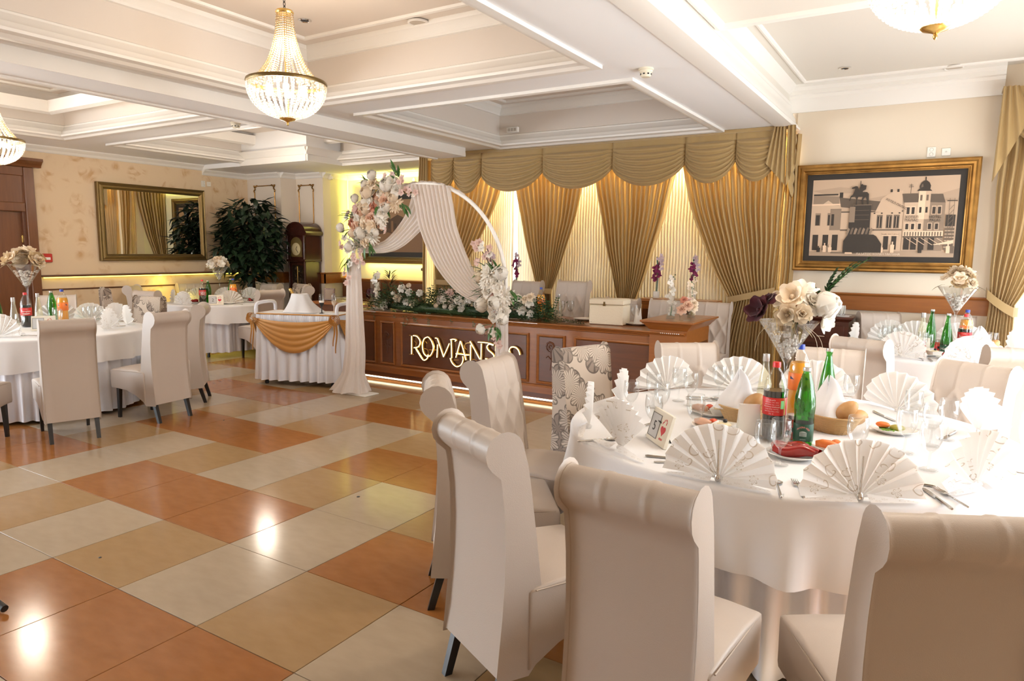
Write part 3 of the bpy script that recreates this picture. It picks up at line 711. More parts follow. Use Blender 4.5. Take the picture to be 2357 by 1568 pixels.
# the curtain goes on round the corner, facing the alcove
for a, b, cc, n_, l in (((.02, .26), (.02, .12), (.02, .14), 4, 'narrow gold curtain on the alcove side of the window bay'), ((.36, .98), (.80, .96), (.74, .97), 9, 'gold curtain tied back on the alcove side of the window bay')):
    o = drape('curtain', a, b, cc, 2.84, 1.1, .05, 0, n_, l, seed=40+n_, amp=.03); o.location = (-.99, 6.40, 0); o.rotation_euler = (0, 0, PI/2)
o = drape('sheer_curtain', (.0, .98), (.0, .98), (.0, .98), 2.84, 1.5, .05, -.075, 20, 'pale sheer curtain on the alcove side of the window bay', mt=m_sheer, seed=44, amp=.012); o.location = (-1.0, 6.40, 0); o.rotation_euler = (0, 0, PI/2)
# straight return panel at the end by the picture
drape('curtain', (4.02, 4.16), (4.02, 4.16), (4.02, 4.17), 2.86, 1.0, .03, 6.47, 3, 'narrow straight hanging gold curtain edge right against the lit picture frame', group=None, seed=9, amp=.02)
# swagged valance
v_ = thing('valance', 'long gold swagged valance hanging from the ceiling over the head table curtains', 'valance', (0, 6.3, 2.92))
VB = [-.72, -.33, .13, 1.08, 2.05, 2.95, 3.52, 3.97]
def swag(x0, x1, parent, y=0, de=.34, dm=.56, nf=7, z0=0, ax='x', mt=None, band=.10):
    def fn(u, v):
        w = max(0, 4*u*(1-u)); x = x0+(x1-x0)*u
        d = de+(dm-de)*w**.8
        if v < .16: z = -band*v/.16; yy = -.012*v/.16-.004*sin(40*x)
        else:
            k = (v-.16)/.84; z = -band-(d-band)*(k**.9 if w > .3 else k); fold = abs(sin(PI*nf*k))
            yy = -.015-.034*fold*(w**.35)-.04*w*sin(PI*min(k*1.05, 1))**.6+.01*(1-w)
        if u < .001 or u > .999: yy += .02
        return ((x, y+yy, z0+z) if ax == 'x' else (y-yy, x, z0+z))
    return MB().grid(fn, 30, 76).build('swag', mt or m_val, parent, ang=180)
for i in range(len(VB)-1): swag(VB[i], VB[i+1], v_)
def jabot(x0, x1, z_in, z_out, parent, y=0, nf=4, ax='x', mt=None, z0=0, top=None):
    tx0, tx1 = top or (x0, x1)
    def fn(u, v):
        zb = z_in+(z_out-z_in)*u; l = tx0+(tx1-tx0)*u; b = x0+(x1-x0)*u; x = l+(b-l)*v
        yy = -.05-.030*(sin(TAU*nf*u)*.5+.5)-.02*v
        return ((x, y+yy, z0+zb*v) if ax == 'x' else (y-yy, x, z0+zb*v))
    return MB().grid(fn, 48, 14).build('tail', mt or m_val, parent, ang=60)
jabot(3.86, 4.07, -.38, -.62, v_, top=(3.93, 4.05)); jabot(-.90, -.72, -.55, -.42, v_, top=(-.88, -.74))
jabot(4.07, 4.16, -.66, -.40, v_, y=.02, nf=2, top=(4.06, 4.14))
sd = MB().grid(lambda u, v: (4.06+.02+.015*abs(sin(PI*5*v))*sin(PI*u)+.03*sin(PI*u), .04+.20*u, -.06-(.55+.12*4*u*(1-u))*v), 14, 40).build('swag', m_val, v_, ang=180)
MB().bx(-.92, 4.13, -.02, .0, -.03, .008).build('pelmet_board', m_val, v_, smooth=False)
MB().bx(-.92, 4.13, .0, .26, -.012, .008).build('pelmet_top', m_white, v_, smooth=False)
# sheer curtain behind, lit from above
sh = drape('sheer_curtain', (-.85, .44), (-.85, .44), (-.85, .44), 2.86, 1.5, .05, 6.60, 34, 'pale sheer curtain behind the arch, ending at a bright window gap', 'curtain', mt=m_sheer, seed=21, amp=.009)
sh = drape('sheer_curtain', (.56, 4.08), (.56, 4.08), (.56, 4.08), 2.86, 1.5, .05, 6.60, 90, 'wide pale sheer curtain glowing between the gold curtain panels', 'curtain', mt=m_sheer, seed=22, amp=.009)
light('pelmet_led', 'AREA', (1.65, 6.51, 2.87), 250, (1, .80, .42), d=(0, .12, -1), size=4.6, size_y=.05)
# curtain of the end window
c5 = drape('curtain', (5.92, 6.62), (5.955, 6.16), (5.93, 6.20), 3.0, 1.12, .05, 6.40, 9, 'gold curtain panel tied aside next to the glaring window', seed=7, curve=2.2)
tieback('tieback', [(5.93, 6.50, 1.24), (5.935, 6.36, 1.22), (6.0, 6.335, 1.16), (6.08, 6.33, 1.10), (6.15, 6.34, 1.06), (6.19, 6.40, 1.06)], .09, '', c5)
v2 = thing('valance', 'gold draped valance with pointed tail over the glaring end window', 'valance', (0, 6.36, 3.12))
jabot(5.88, 6.12, -.86, -.30, v2, top=(5.90, 6.02), nf=3, mt=m_val); swag(6.0, 6.9, v2, mt=m_val, y=-.02, de=.36, dm=.6, nf=7)
MB().bx(5.9, 7.2, .0, .18, -.02, .0).build('pelmet_board', m_val, v2, smooth=False)
drape('sheer_curtain', (6.1, 7.25), (6.1, 7.25), (6.1, 7.25), 3.0, 1.5, .05, 6.5, 24, 'white sheer curtain blazing with daylight at the end window', 'curtain', mt=cloth('white_sheer', (.9, .88, .85), .75, .8), seed=33, amp=.018)

# ================================================================ FRAMED PICTURES, MIRROR
def frame_thing(name, label, cat, loc, rz, w, h, prof, mt, group=None):
    """frame in its own xz plane facing -y; origin at the centre"""
    t = thing(name, label, cat, loc, rz, group); m = MB(); v = []; n = len(prof)
    for d, y in prof:
        a, b = w/2-d, h/2-d; v += [(-a, y, -b), (a, y, -b), (a, y, b), (-a, y, b)]
    f = []
    for k in range(n-1):
        for i in range(4): f.append((k*4+i, (k+1)*4+i, (k+1)*4+(i+1) % 4, k*4+(i+1) % 4))
    m.add(v, f).build('frame', mt, t, ang=25); return t
FP = [(0, .06), (0, -.01), (.012, -.022), (.03, -.018), (.045, -.03), (.065, -.03), (.08, -.012), (.088, -.012), (.092, .004), (.105, .0), (.105, .03)]
pic = frame_thing('framed_picture', 'large gilt framed sepia print of a town square with a horse monument', 'picture', (4.972, 6.49, 1.966), 0, 1.655, 1.122, FP, m_gold)
def sep(n, k): return mat('sepia_'+n, (k*1.02, k*.72, k*.49), .6)
S_ = [sep('mount', .02), sep('sky', .50), sep('sky2', .42), sep('light', .55), sep('mid', .26), sep('shade', .15), sep('dark', .035), sep('roof', .11), sep('white', .75), sep('ground', .40)]
pr_ = MB(); PY = [0.02]
pw, ph_ = 1.445, .912
pr_.add([(-pw/2, .02, -ph_/2), (pw/2, .02, -ph_/2), (pw/2, .02, ph_/2), (-pw/2, .02, ph_/2)], [(0, 1, 2, 3)], m=0)
IW, IH = 1.33, .80   # printed image; coordinates below as fractions (0..1 across, 0..1 up)
def shp(pts, m):
    PY[0] -= .00012
    pr_.add([((x-.5)*IW, PY[0], (z-.5)*IH) for x, z in pts], [tuple(range(len(pts)))], m=m)
def rec(x0, x1, z0, z1, m): shp([(x0, z0), (x1, z0), (x1, z1), (x0, z1)], m)
rec(0, 1, 0, 1, 1); shp([(.35, .72), (.6, .80), (.8, .74), (1, .84), (1, .70), (.6, .66), (.3, .66)], 2); shp([(0, .86), (.2, .9), (.4, .86), (.3, .82), (.1, .81)], 2)
rec(0, 1, 0, .075, 9); rec(.16, .40, .035, .05, 5)
# low houses, roofs, windows
rec(.0, .22, .06, .68, 3); shp([(.01, .68), (.2, .66), (.2, .78), (.01, .80)], 4); rec(.01, .19, .795, .815, 6); rec(.2, .225, .76, .83, 6); shp([(.08, .68), (.12, .73), (.16, .68)], 3); rec(.0, .22, .665, .685, 8)
for x in (.035, .125, .175): rec(x-.004, x+.036, .40, .565, 4); rec(x, x+.030, .405, .54, 6)
for x in (.02, .095, .165): rec(x, x+.042, .075, .28, 6)
rec(.14, .22, .34, .62, 4); rec(.15, .17, .4, .55, 6)
shp([(.215, .64), (.64, .55), (.5, .70), (.2, .765)], 7); rec(.22, .65, .07, .585, 3); rec(.22, .65, .565, .585, 5); rec(.22, .65, .33, .35, 5)
shp([(.46, .57), (.64, .545), (.64, .83), (.58, .83), (.5, .74)], 3)
for x in (.48, .545, .595): rec(x-.006, x+.034, .36, .53, 5); rec(x, x+.028, .37, .51, 6); rec(x+.012, x+.016, .37, .51, 3)
for x in (.53, .585): rec(x, x+.034, .09, .26, 6)
rec(.52, .63, .265, .30, 8)
for x in (.45, .5, .57, .62): rec(x, x+.012, .545, .56, 6)
for x in (.555, .60): rec(x, x+.014, .815, .85, 6)
# hotel with corner turret and dome
shp([(.655, .08), (.92, .08), (.92, .68), (.655, .68)], 3); shp([(.79, .08), (.92, .08), (.92, .68), (.79, .68)], 4)
shp([(.635, .79), (.74, .79), (.75, .68), (.65, .68)], 7); shp([(.815, .78), (.90, .775), (.92, .67), (.81, .68)], 7)
rec(.745, .805, .47, .82, 8); rec(.79, .822, .47, .82, 3); shp([(.73, .82), (.83, .815), (.815, .84), (.745, .845)], 6)
shp([(.748, .84), (.815, .84), (.818, .88), (.808, .92), (.79, .945), (.772, .945), (.755, .92), (.745, .88)], 6); rec(.778, .786, .94, 1.0-.01, 6); shp([(.755, .86), (.77, .87), (.765, .91), (.757, .89)], 5)
for x in (.755, .795): rec(x, x+.014, .70, .77, 5); rec(x, x+.014, .55, .62, 6)
for x in (.672, .705, .84, .875): rec(x-.005, x+.025, .525, .635, 8 if x < .8 else 3); rec(x, x+.02, .535, .62, 6)
for x in (.672, .71, .755, .82, .865): rec(x-.005, x+.025, .335, .425, 8 if x < .8 else 3); rec(x, x+.02, .345, .415, 6)
rec(.66, .92, .255, .325, 8)
for k in range(14): rec(.668+.018*k, .676+.018*k, .262, .312, 5)
rec(.66, .92, .245, .258, 6)
for x in (.668, .715, .765, .83): rec(x, x+.038, .09, .24, 6)
for k in range(5): shp([(.68+.05*k, .235), (.686+.05*k, .235), (.76+.05*k, .15), (.754+.05*k, .15)], 8)
rec(.93, .99, .38, .52, 6); rec(.93, .99, .09, .36, 5)
for k in range(6): rec(.93, .99, .12+.04*k, .13+.04*k, 3)
# lattice mast, antennas, awning, passers-by
for x in (.945, .975): rec(x, x+.003, .07, .72, 5)
for k in range(9): shp([(.945, .1+.06*k), (.949, .1+.06*k), (.977, .16+.06*k), (.973, .16+.06*k)], 5)
rec(.93, .995, .685, .695, 6); rec(.689, .692, .79, .91, 6); rec(.675, .706, .87, .876, 6); rec(.678, .703, .89, .895, 6)
shp([(.86, .155), (.99, .215), (.99, .17), (.87, .15)], 8)
for x, h, m in ((.115, .12, 8), (.14, .10, 4), (.155, .09, 8), (.07, .08, 6), (.78, .10, 6), (.96, .12, 8), (.985, .12, 5), (.52, .09, 8), (.595, .14, 8)):
    shp([(x-.012, .05), (x+.012, .05), (x+.014, .05+h*.7), (x+.004, .05+h*.75), (x+.005, .05+h), (x-.005, .05+h), (x-.004, .05+h*.75), (x-.014, .05+h*.7)], m)
shp([(.265, .03), (.275, .1), (.29, .11), (.31, .08), (.32, .03)], 8)
# monument: stepped base, reliefs, plinth, horse and rider
shp([(.25, .05), (.52, .05), (.52, .16), (.48, .26), (.46, .28), (.28, .28), (.25, .2)], 6); rec(.28, .43, .26, .45, 6); rec(.31, .43, .44, .66, 6); rec(.28, .32, .44, .64, 4)
for k in range(3): rec(.32, .42, .47+.06*k, .474+.06*k, 5)
for k in range(7): shp([(.265+.027*k, .285), (.28+.027*k, .285), (.292+.027*k, .35+.02*(k % 2)), (.28+.027*k, .37), (.272+.027*k, .34)], 5 if k % 2 else 4)
rec(.30, .435, .655, .668, 5)
shp([(.318, .665), (.33, .665), (.327, .72), (.335, .765), (.365, .765), (.358, .72), (.362, .668), (.374, .668), (.372, .73), (.385, .765), (.396, .72), (.398, .668), (.411, .668), (.41, .74), (.408, .80), (.395, .825), (.365, .825), (.345, .83), (.336, .86), (.326, .90), (.312, .905), (.285, .885), (.286, .87), (.31, .872), (.305, .84), (.296, .80), (.28, .775), (.272, .72), (.278, .715), (.286, .76), (.312, .775), (.322, .73)], 6)
shp([(.345, .80), (.36, .80), (.366, .84), (.385, .86), (.388, .91), (.365, .915), (.357, .93), (.349, .92), (.348, .97), (.343, .97), (.344, .90), (.338, .86)], 6)
o = pr_.build('print', S_, pic, smooth=False)
sw_ = mat('sepia_ink', (.03, .022, .018), .6); swh = mat('sepia_chalk', (.80, .66, .52), .6)
def ptxt(b, x, z, s, m, rot=0): text(b, s, m, pic, ((x-.5)*IW, .004, (z-.5)*IH), (PI/2, rot, 0), ex=.0003)
ptxt('ХОТЕЛ', .71, .495, .034, sw_); ptxt('ПАЛАС', .71, .455, .034, sw_); ptxt('HOTEL', .862, .495, .034, sw_); ptxt('PALAS', .862, .455, .034, sw_)
ptxt('ХОТЕЛ ПАЛАС', .60, .665, .030, sw_, .5); ptxt('ПАЗАТОС КОЛАЧ МИЛАНА', .50, .028, .03, swh); ptxt('КАФЕ РЕСТОРАН', .575, .283, .018, sw_)
# back light round the picture
for (a, b, c, d) in ((-.80, .80, .545, .553), (-.80, .80, -.553, -.545)): MB().bx(a, b, .035, .05, c, d).build('led_strip', m_led, pic, smooth=False)
for x in (-.815, .807): MB().bx(x, x+.008, .035, .05, -.54, .54).build('led_strip', m_led, pic, smooth=False)
pic2 = frame_thing('framed_picture', 'dark framed brown landscape print on the yellow lit alcove wall behind the arch', 'picture', (-2.2, 7.33, 1.975), 0, 1.72, 1.26, FP, m_dgold)
p2 = MB(); PY[0] = .02; pr_ = p2; IW, IH = 1.5, 1.04
rec(0, 1, 0, 1, 0); rec(.06, .94, .08, .92, 4); rec(.06, .94, .60, .92, 3); shp([(.06, .5), (.2, .62), (.3, .58), (.45, .68), (.6, .6), (.75, .66), (.94, .55), (.94, .36), (.7, .42), (.5, .33), (.3, .4), (.06, .34)], 7)
for k in range(18): x = .08+.046*k; rec(x, x+.03, .40+.03*(k % 3), .50+.04*((k*7) % 4), 6 if k % 2 else 4)
p2.build('print', [sep('mount', .02)]+[mat('brown_print_%d' % i, c, .6) for i, c in enumerate(((.30, .18, .09), (.26, .15, .07), (.30, .18, .10), (.22, .12, .06), (.1, .06, .03), (.05, .03, .018), (.09, .05, .028)))], pic2, smooth=False)
for (a, b, c, d) in ((-.84, .84, .615, .625), (-.84, .84, -.625, -.615)): MB().bx(a, b, .03, .045, c, d).build('led_strip', m_led, pic2, smooth=False)
for x in (-.845, .835): MB().bx(x, x+.01, .03, .045, -.6, .6).build('led_strip', m_led, pic2, smooth=False)
light('alcove_led', 'AREA', (-2.2, 7.3, 2.70), 6, (1, .93, .22), d=(0, .35, 1), size=2.3, size_y=.04); light('alcove_led', 'AREA', (-2.2, 7.33, 1.33), 4, (1, .93, .22), d=(0, .5, -1), size=1.6, size_y=.04)
light('alcove_led', 'AREA', (-3.36, 7.3, 1.9), 3, (1, .93, .22), d=(-1, .6, 0), size=.04, size_y=1.7)
tag(MB().bx(-3.455, -3.44, 7.38, 7.395, 1.1, 2.8).build('led_strip', m_led, smooth=False), 'vertical yellow led strip glowing in the alcove corner', 'light strip')
mir = frame_thing('wall_mirror', 'large mirror in a dark gilt frame on the papered wall', 'mirror', (-4.945, 4.742, 1.942), PI/2, 1.73, 1.145, [(0, .05), (0, -.01), (.01, -.02), (.03, -.012), (.05, -.03), (.07, -.028), (.085, -.01), (.092, -.004), (.10, .004), (.10, .03)], m_dgold)
MB().add([(-.78, .012, -.49), (.78, .012, -.49), (.78, .012, .49), (-.78, .012, .49)], [(0, 1, 2, 3)]).build('mirror_glass', mat('mirror_silver', (.86, .86, .84), .01, 1), mir, smooth=False)
bd = MB()
for i in range(44):
    x = -.82+1.64*i/43
    for z in (-.53, .53): bd.ball((x, -.014, z), .007, 6, 4)
for i in range(28):
    z = -.5+1.0*i/27
    for x in (-.825, .825): bd.ball((x, -.014, z), .007, 6, 4)
tag(bd.build('beading', m_goldl, mir), kind='stuff')

# ================================================================ HEAD TABLE
HX0, HX1, HY0 = -.62, 3.56, 4.60
ht = thing('head_table', 'long brown panelled head table with a raised end block', 'table', (0, 0, 0))
b = MB(); b.bx(HX0, HX1, HY0+.03, HY0+.07, .10, .80); b.bx(HX0, HX0+.04, HY0+.07, 5.35, .10, .80); b.bx(HX1-.05, HX1-.01, HY0+.07, 5.35, .10, .80); b.bx(HX0+.1, HX1-.06, HY0+.10, 5.3, .0, .10)
b.build('body', m_wood, ht, smooth=False)
t = MB(); run(t, (HX0-.02, HY0+.03), (HX1+.02, HY0+.03), [(-.75, .845), (.06, .845), (.065, .835), (.055, .826), (.04, .822), (.035, .812), (.02, .805), (.015, .79), (0, .785), (-.75, .785)], (0, -1)); t.build('worktop', m_wood, ht, ang=25)
t = MB(); run(t, (HX0, HY0+.03), (HX1, HY0+.03), [(0, .10), (.03, .10), (.03, .165), (.018, .185), (0, .19)], (0, -1)); t.build('plinth_moulding', m_wood, ht, ang=25)
panels = [(-.58, .02), (.12, 1.905), (2.0, 2.33), (2.42, 3.38)]
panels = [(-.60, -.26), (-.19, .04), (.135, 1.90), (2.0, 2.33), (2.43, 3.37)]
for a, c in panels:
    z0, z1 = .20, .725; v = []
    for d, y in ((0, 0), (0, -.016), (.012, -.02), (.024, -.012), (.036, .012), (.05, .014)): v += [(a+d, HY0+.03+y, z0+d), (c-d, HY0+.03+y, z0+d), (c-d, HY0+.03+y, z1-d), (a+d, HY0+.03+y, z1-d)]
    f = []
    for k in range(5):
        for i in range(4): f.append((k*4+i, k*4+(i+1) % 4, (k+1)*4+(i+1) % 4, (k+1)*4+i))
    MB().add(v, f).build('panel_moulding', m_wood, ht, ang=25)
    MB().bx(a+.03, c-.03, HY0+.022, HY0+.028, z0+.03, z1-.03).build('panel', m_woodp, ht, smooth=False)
# rose reliefs on the narrow panels and end panels
for a, z in ((2.165, .60), (3.0, .36), (-.08, .55)):
    m = MB()
    for k in range(9):
        r_ = .012+.0055*k; m.tube([(a+r_*cos(TAU*j/9+k), HY0+.018, z+r_*sin(TAU*j/9+k)) for j in range(6)], .004, 5)
    m.tube([(a, HY0+.02, z-.05), (a+.012, HY0+.02, z-.14), (a-.005, HY0+.02, z-.25)], .004, 5)
    for s in (-1, 1): m.tube([(a, HY0+.02, z-.13), (a+s*.03, HY0+.018, z-.10), (a+s*.05, HY0+.02, z-.12)], .005, 5)
    m.build('rose_relief', m_woodp, ht)
# end block: raised platform with cornice top
e = MB(); e.bx(3.24, 3.60, 4.60, 5.30, .10, .93); e.build('end_block', m_wood, ht, smooth=False)
t = MB(); frame_sweep(t, 3.24, 3.60, 4.60, 5.30, [(0, .86), (.012, .87), (.02, .885), (.04, .905), (.06, .925), (.075, .935), (.075, .95), (-.05, .951)], out=True); t.bx(3.20, 3.64, 4.56, 5.34, .945, .952); t.build('end_block_top', m_wood, ht, ang=25)
for y0_, y1_ in ((4.66, 4.94), (4.99, 5.26)): MB().bx(3.598, 3.606, y0_, y1_, .2, .72).build('panel', m_woodp, ht, smooth=False)
MB().bx(HX0, HX1, HY0-.005, HY0+.012, .03, .045).build('led_strip', mat('led_base', (1, .9, .6), .5, emit=(1, .88, .55), es=5), ht, smooth=False)
MB().bx(HX0+.05, HX1-.02, HY0+.0, HY0+.05, .045, .10).build('plinth', m_woodd, ht, smooth=False)
# rhinestone edging
m = MB()
for i in range(60): m.ball((1.50+.009*i, HY0-.032, .836), .0042, 6, 4)
for i in range(18): m.ball((-.42+.012*i, HY0-.032, .836), .0042, 6, 4)
for i in range(10): m.ball((3.36+.019*i, HY0-.034, .835), .006, 6, 4)
tag(m.build('rhinestone_edging', mat('rhinestone', (.9, .9, .9), .1, .6), ht), kind='stuff')
# gold letters on the front
sg = thing('letter_sign', 'glowing gold letter sign reading ROMANS on the head table front', 'sign', (0, 4.588, 0))
STR = {
'R': [[(.332, .581), (.33, .367)], [(.355, .586), (.408, .583), (.447, .551), (.46, .511), (.433, .463), (.367, .444)], [(.393, .439), (.441, .377), (.494, .319), (.529, .312), (.564, .339), (.577, .382)]],
'O': [[(.57, .587), (.522, .564), (.495, .506), (.495, .444), (.516, .387), (.564, .36), (.612, .378), (.646, .436), (.651, .485), (.625, .544), (.591, .579), (.57, .587)]],
'M': [[(.681, .583), (.707, .581)], [(.715, .51), (.706, .359)], [(.711, .581), (.753, .486), (.799, .378)], [(.799, .374), (.837, .446), (.883, .537)], [(.908, .573), (.912, .486), (.915, .371)], [(.894, .37), (.916, .324), (.954, .291), (.995, .281), (1.044, .306), (1.072, .359), (1.068, .405)], [(.896, .579), (.937, .589), (.978, .582), (.962, .567)]],
'A': [[(1.035, .576), (1.003, .473), (.974, .384)], [(1.039, .573), (1.076, .48), (1.113, .366)], [(.974, .427), (1.044, .427), (1.109, .424), (1.157, .428)]],
'N': [[(1.176, .544), (1.175, .369)], [(1.168, .583), (1.236, .487), (1.3, .393)], [(1.319, .569), (1.316, .392)]],
'S': [[(1.275, .582), (1.346, .584), (1.423, .581), (1.481, .569)], [(1.477, .562), (1.424, .571), (1.393, .542), (1.409, .508), (1.463, .473), (1.486, .443), (1.456, .418), (1.417, .404), (1.374, .407)], [(1.508, .581), (1.506, .503)]],
'c': [[(1.693, .49), (1.68, .518), (1.693, .551), (1.726, .565), (1.77, .558), (1.8, .528), (1.814, .488)]]}
m_neon = mat('neon_gold', (1, .9, .6), .4, emit=(1, .80, .36), es=2.4)
def smooth_line(P, n=4):
    if len(P) < 3: return P
    o = []
    for i in range(len(P)-1):
        p0 = P[max(i-1, 0)]; p1 = P[i]; p2 = P[i+1]; p3 = P[min(i+2, len(P)-1)]
        for k in range(n):
            t = k/n; o.append(tuple(.5*((2*p1[j])+(-p0[j]+p2[j])*t+(2*p0[j]-5*p1[j]+4*p2[j]-p3[j])*t*t+(-p0[j]+3*p1[j]-3*p2[j]+p3[j])*t**3) for j in range(len(p1))))
    return o+[P[-1]]
for L_, ss in STR.items():
    m = MB(); g = MB()
    for s in ss:
        pts = smooth_line(s); m.tube([(x, .012, z) for x, z in pts], .0125, 6); g.tube([(x, -.004, z) for x, z in pts], .0048, 6)
    o = m.build('letter' if L_ != 'c' else 'flourish', m_goldl, sg); g.build('light_tube', m_neon, o)
m = MB()
for s in [[(.363, .524), (.394, .498), (.38, .469)], [(.53, .53), (.556, .508), (.582, .534), (.574, .561)], [(.512, .446), (.556, .435), (.573, .402), (.555, .373)], [(.582, .434), (.685, .443)], [(1.112, .486), (1.088, .507), (1.092, .541), (1.132, .561), (1.188, .562)], [(1.169, .328), (1.165, .361), (1.189, .377), (1.221, .383), (1.249, .369)], [(.288, .584), (.31, .586)], [(.285, .36), (.352, .362)], [(.933, .349), (1.003, .356)]]:
    m.tube([(x, .012, z) for x, z in smooth_line(s)], .004, 5)
m.build('flourish', mat('sign_gold', (.55, .33, .10), .3, .9), sg)
# ================================================================ CHANDELIERS
m_cryst = glassy('crystal_bead', (.97, .95, .90), .16, .04, .15, (1, .97, .90)); m_crystu = glassy('amber_bead', (.90, .78, .55), .30, .06, .045, (.95, .75, .45))
m_bulb = mat('lamp_bulb', (1, .9, .7), .5, emit=(1, .80, .50), es=12)
def chandelier(loc, label, chain):
    t = thing('chandelier', label, 'chandelier', loc, 0, 'crystal bead chandeliers')
    R = .262
    m = MB(); m.lathe([(R-.008, -.012), (R+.006, -.012), (R+.01, 0), (R+.006, .012), (R-.008, .012), (R-.008, -.012)], 48); m.build('ring', m_dgold, t)
    m = MB(); m.lathe([(.0, .475), (.055, .475), (.062, .462), (.058, .45), (.0, .45)], 24); m.tube([(0, 0, .47), (0, 0, -.24)], .009, 8); m.build('stem', m_goldl, t)
    m = MB(); m.lathe([(0, -.285), (.006, -.28), (.009, -.27), (.006, -.262), (.02, -.255), (.05, -.245), (.056, -.236), (0, -.236)], 20); m.build('finial', m_goldl, t)
    def strand(pts, r0, r1, name, n, mt=m_cryst):
        m = MB(); k = len(pts)
        for i, p in enumerate(pts): m.ball(p, r0+(r1-r0)*i/(k-1), 6, 4)
        o = m.build(name, mt, t)
        for j in range(1, n): put(name, o.data, t, (0, 0, 0), (0, 0, TAU*j/n))
    P = []
    for i in range(31):
        k = i/30; z = .455*(1-k)+.012; r = .052+.030*k+.135*k**3.2; P.append((r, 0, z))
    strand(P, .0062, .0090, 'bead_strand', 28, m_crystu)
    B = []
    for i in range(17):
        k = i/16; a = k*PI/2*.93; B.append(((R-.006)*cos(a), 0, -.030-.205*sin(a)))
    strand(B, .0118, .0085, 'bead_strand', 34)
    P = [(R-.004, 0, -.016-.011*i) for i in range(3)]; strand(P, .010, .010, 'bead_drop', 44)
    bl = None
    for j in range(6):
        a = TAU*j/6+.3; o = MB().ball((0, 0, 0), .022, 10, 6, sc=(1, 1, 1.3)).build('bulb', m_bulb, t) if bl is None else put('bulb', bl.data, t)
        bl = bl or o; o.location = (.13*cos(a), .13*sin(a), -.05)
    if chain:
        m = MB(); z = .475; k = 0
        while z < chain-.03:
            m.tube([(.008*cos(a)*(1-k % 2), .008*cos(a)*(k % 2), z+.016+.016*sin(a)) for a in [TAU*q/8 for q in range(8)]], .0025, 5, closed=True); z += .026; k += 1
        m.lathe([(0, chain), (.05, chain), (.045, chain-.02), (.01, chain-.03), (0, chain-.03)], 16); m.build('chain', m_black, t)
    return t
chandelier((1.62, 1.75, 2.71), 'crystal bead chandelier hanging on a black chain over the open floor', .73)
chandelier((5.46, 1.70, 2.718), 'crystal bead bowl chandelier hanging close over the window table', 0)
chandelier((-2.40, 1.58, 2.60), 'crystal bead chandelier over the door side table, mostly outside the picture', .84)
for x, y, z, e in ((1.62, 1.75, 2.66, 32), (1.62, 1.75, 2.95, 12), (5.46, 1.7, 2.67, 75), (-2.4, 1.58, 2.56, 50), (-2.4, 1.58, 2.85, 15), (-2.4, 4.6, 2.5, 30)):  # last point has no chandelier: fill added to brighten the far left
    light('chandelier_and_fill_light', 'POINT', (x, y, z), e, (1, .87, .73), radius=.11)
# ================================================================ CEILING AND WALL FITTINGS
def downlight(x, y, z, label):
    t = thing('downlight', label, 'spotlight', (x, y, z), 0, 'recessed spotlights')
    MB().lathe([(.055, 0), (.055, -.006), (.042, -.010), (.036, -.004), (.036, 0)], 20).build('bezel', m_chrome, t)
    MB().lathe([(0, -.001), (.036, -.001), (.036, -.003), (.012, -.004), (0, -.008)], 16).build('lamp', m_black, t)
downlight(.93, 2.55, 3.45, 'dark recessed spotlight in the coffer above the hanging chandelier'); downlight(4.61, 5.92, 3.36, 'recessed spotlight in the raised ceiling near the street picture')
def speaker(x, y, z, label):
    t = thing('ceiling_speaker', label, 'speaker', (x, y, z), 0); MB().lathe([(.085, 0), (.085, -.012), (.075, -.016), (.068, -.010)], 28).build('bezel', m_white, t)
    MB().lathe([(.068, -.010), (0, -.012)], 28).build('grille', mat('grille_cloth', (.52, .46, .38), .8), t)
speaker(1.74, 3.02, 3.44, 'round white ceiling speaker on the trim of the big coffer'); speaker(5.5, 6.36, 3.355, 'round white ceiling speaker above the street picture cornice')
def smoke(x, y, label):
    t = thing('smoke_detector', label, 'detector', (x, y, 2.93), 0, 'smoke detectors')
    MB().lathe([(.055, 0), (.055, -.012), (.048, -.016), (.048, -.030), (.042, -.034), (.040, -.05), (.03, -.062), (0, -.064)], 20).build('housing', mat('ivory_plastic', (.74, .68, .54), .4), t)
    m = MB()
    for k in range(8): m.box((0, 0, 0), (.014, .004, .010), T=RZ(TAU*k/8)@TZ((.0, -.0405, -.043)))
    m.build('vent', m_black, t)
smoke(3.58, 3.41, 'ivory smoke detector on the ceiling between two coffers'); smoke(-1.08, 3.36, 'ivory smoke detector on the ceiling beyond the beam')
MB().bx(4.022, 4.03, 4.47, 5.37, 3.095, 3.14).build('grille', mat('grille_metal', (.35, .31, .26), .4, .6), tag(thing('air_grille', 'narrow grey slot grille in the raised ceiling edge', 'vent', (0, 0, 0)), None), smooth=False)
def socket(name, loc, rz, label, holes):
    t = thing(name, label, 'socket', loc, rz); h = .088 if holes == 2 else .075; w = .075
    MB().box((0, -.005, 0), (w, .01, h*1.15 if holes == 2 else h), bev=.004).build('plate', mat('socket_plastic', (.82, .78, .70), .35), t)
    m = MB()
    for k in range(holes):
        z = (.022 if k == 0 else -.022) if holes == 2 else 0
        m.lathe([(.017 if holes == 2 else .007, 0), (.015 if holes == 2 else .005, -.004), (0, -.004)], 14, T=TZ((0, -.0135 if holes == 2 else -.012, z))@RX(-PI/2)@RX(PI))
    m.build('socket_hole', m_black if holes == 1 else mat('socket_grey', (.45, .41, .36), .5), t)
socket('wall_socket', (5.372, 6.55, 2.60), 0, 'white double wall socket above the street picture', 2); socket('aerial_socket', (5.497, 6.55, 2.594), 0, 'white aerial socket next to the double socket above the street picture', 1)
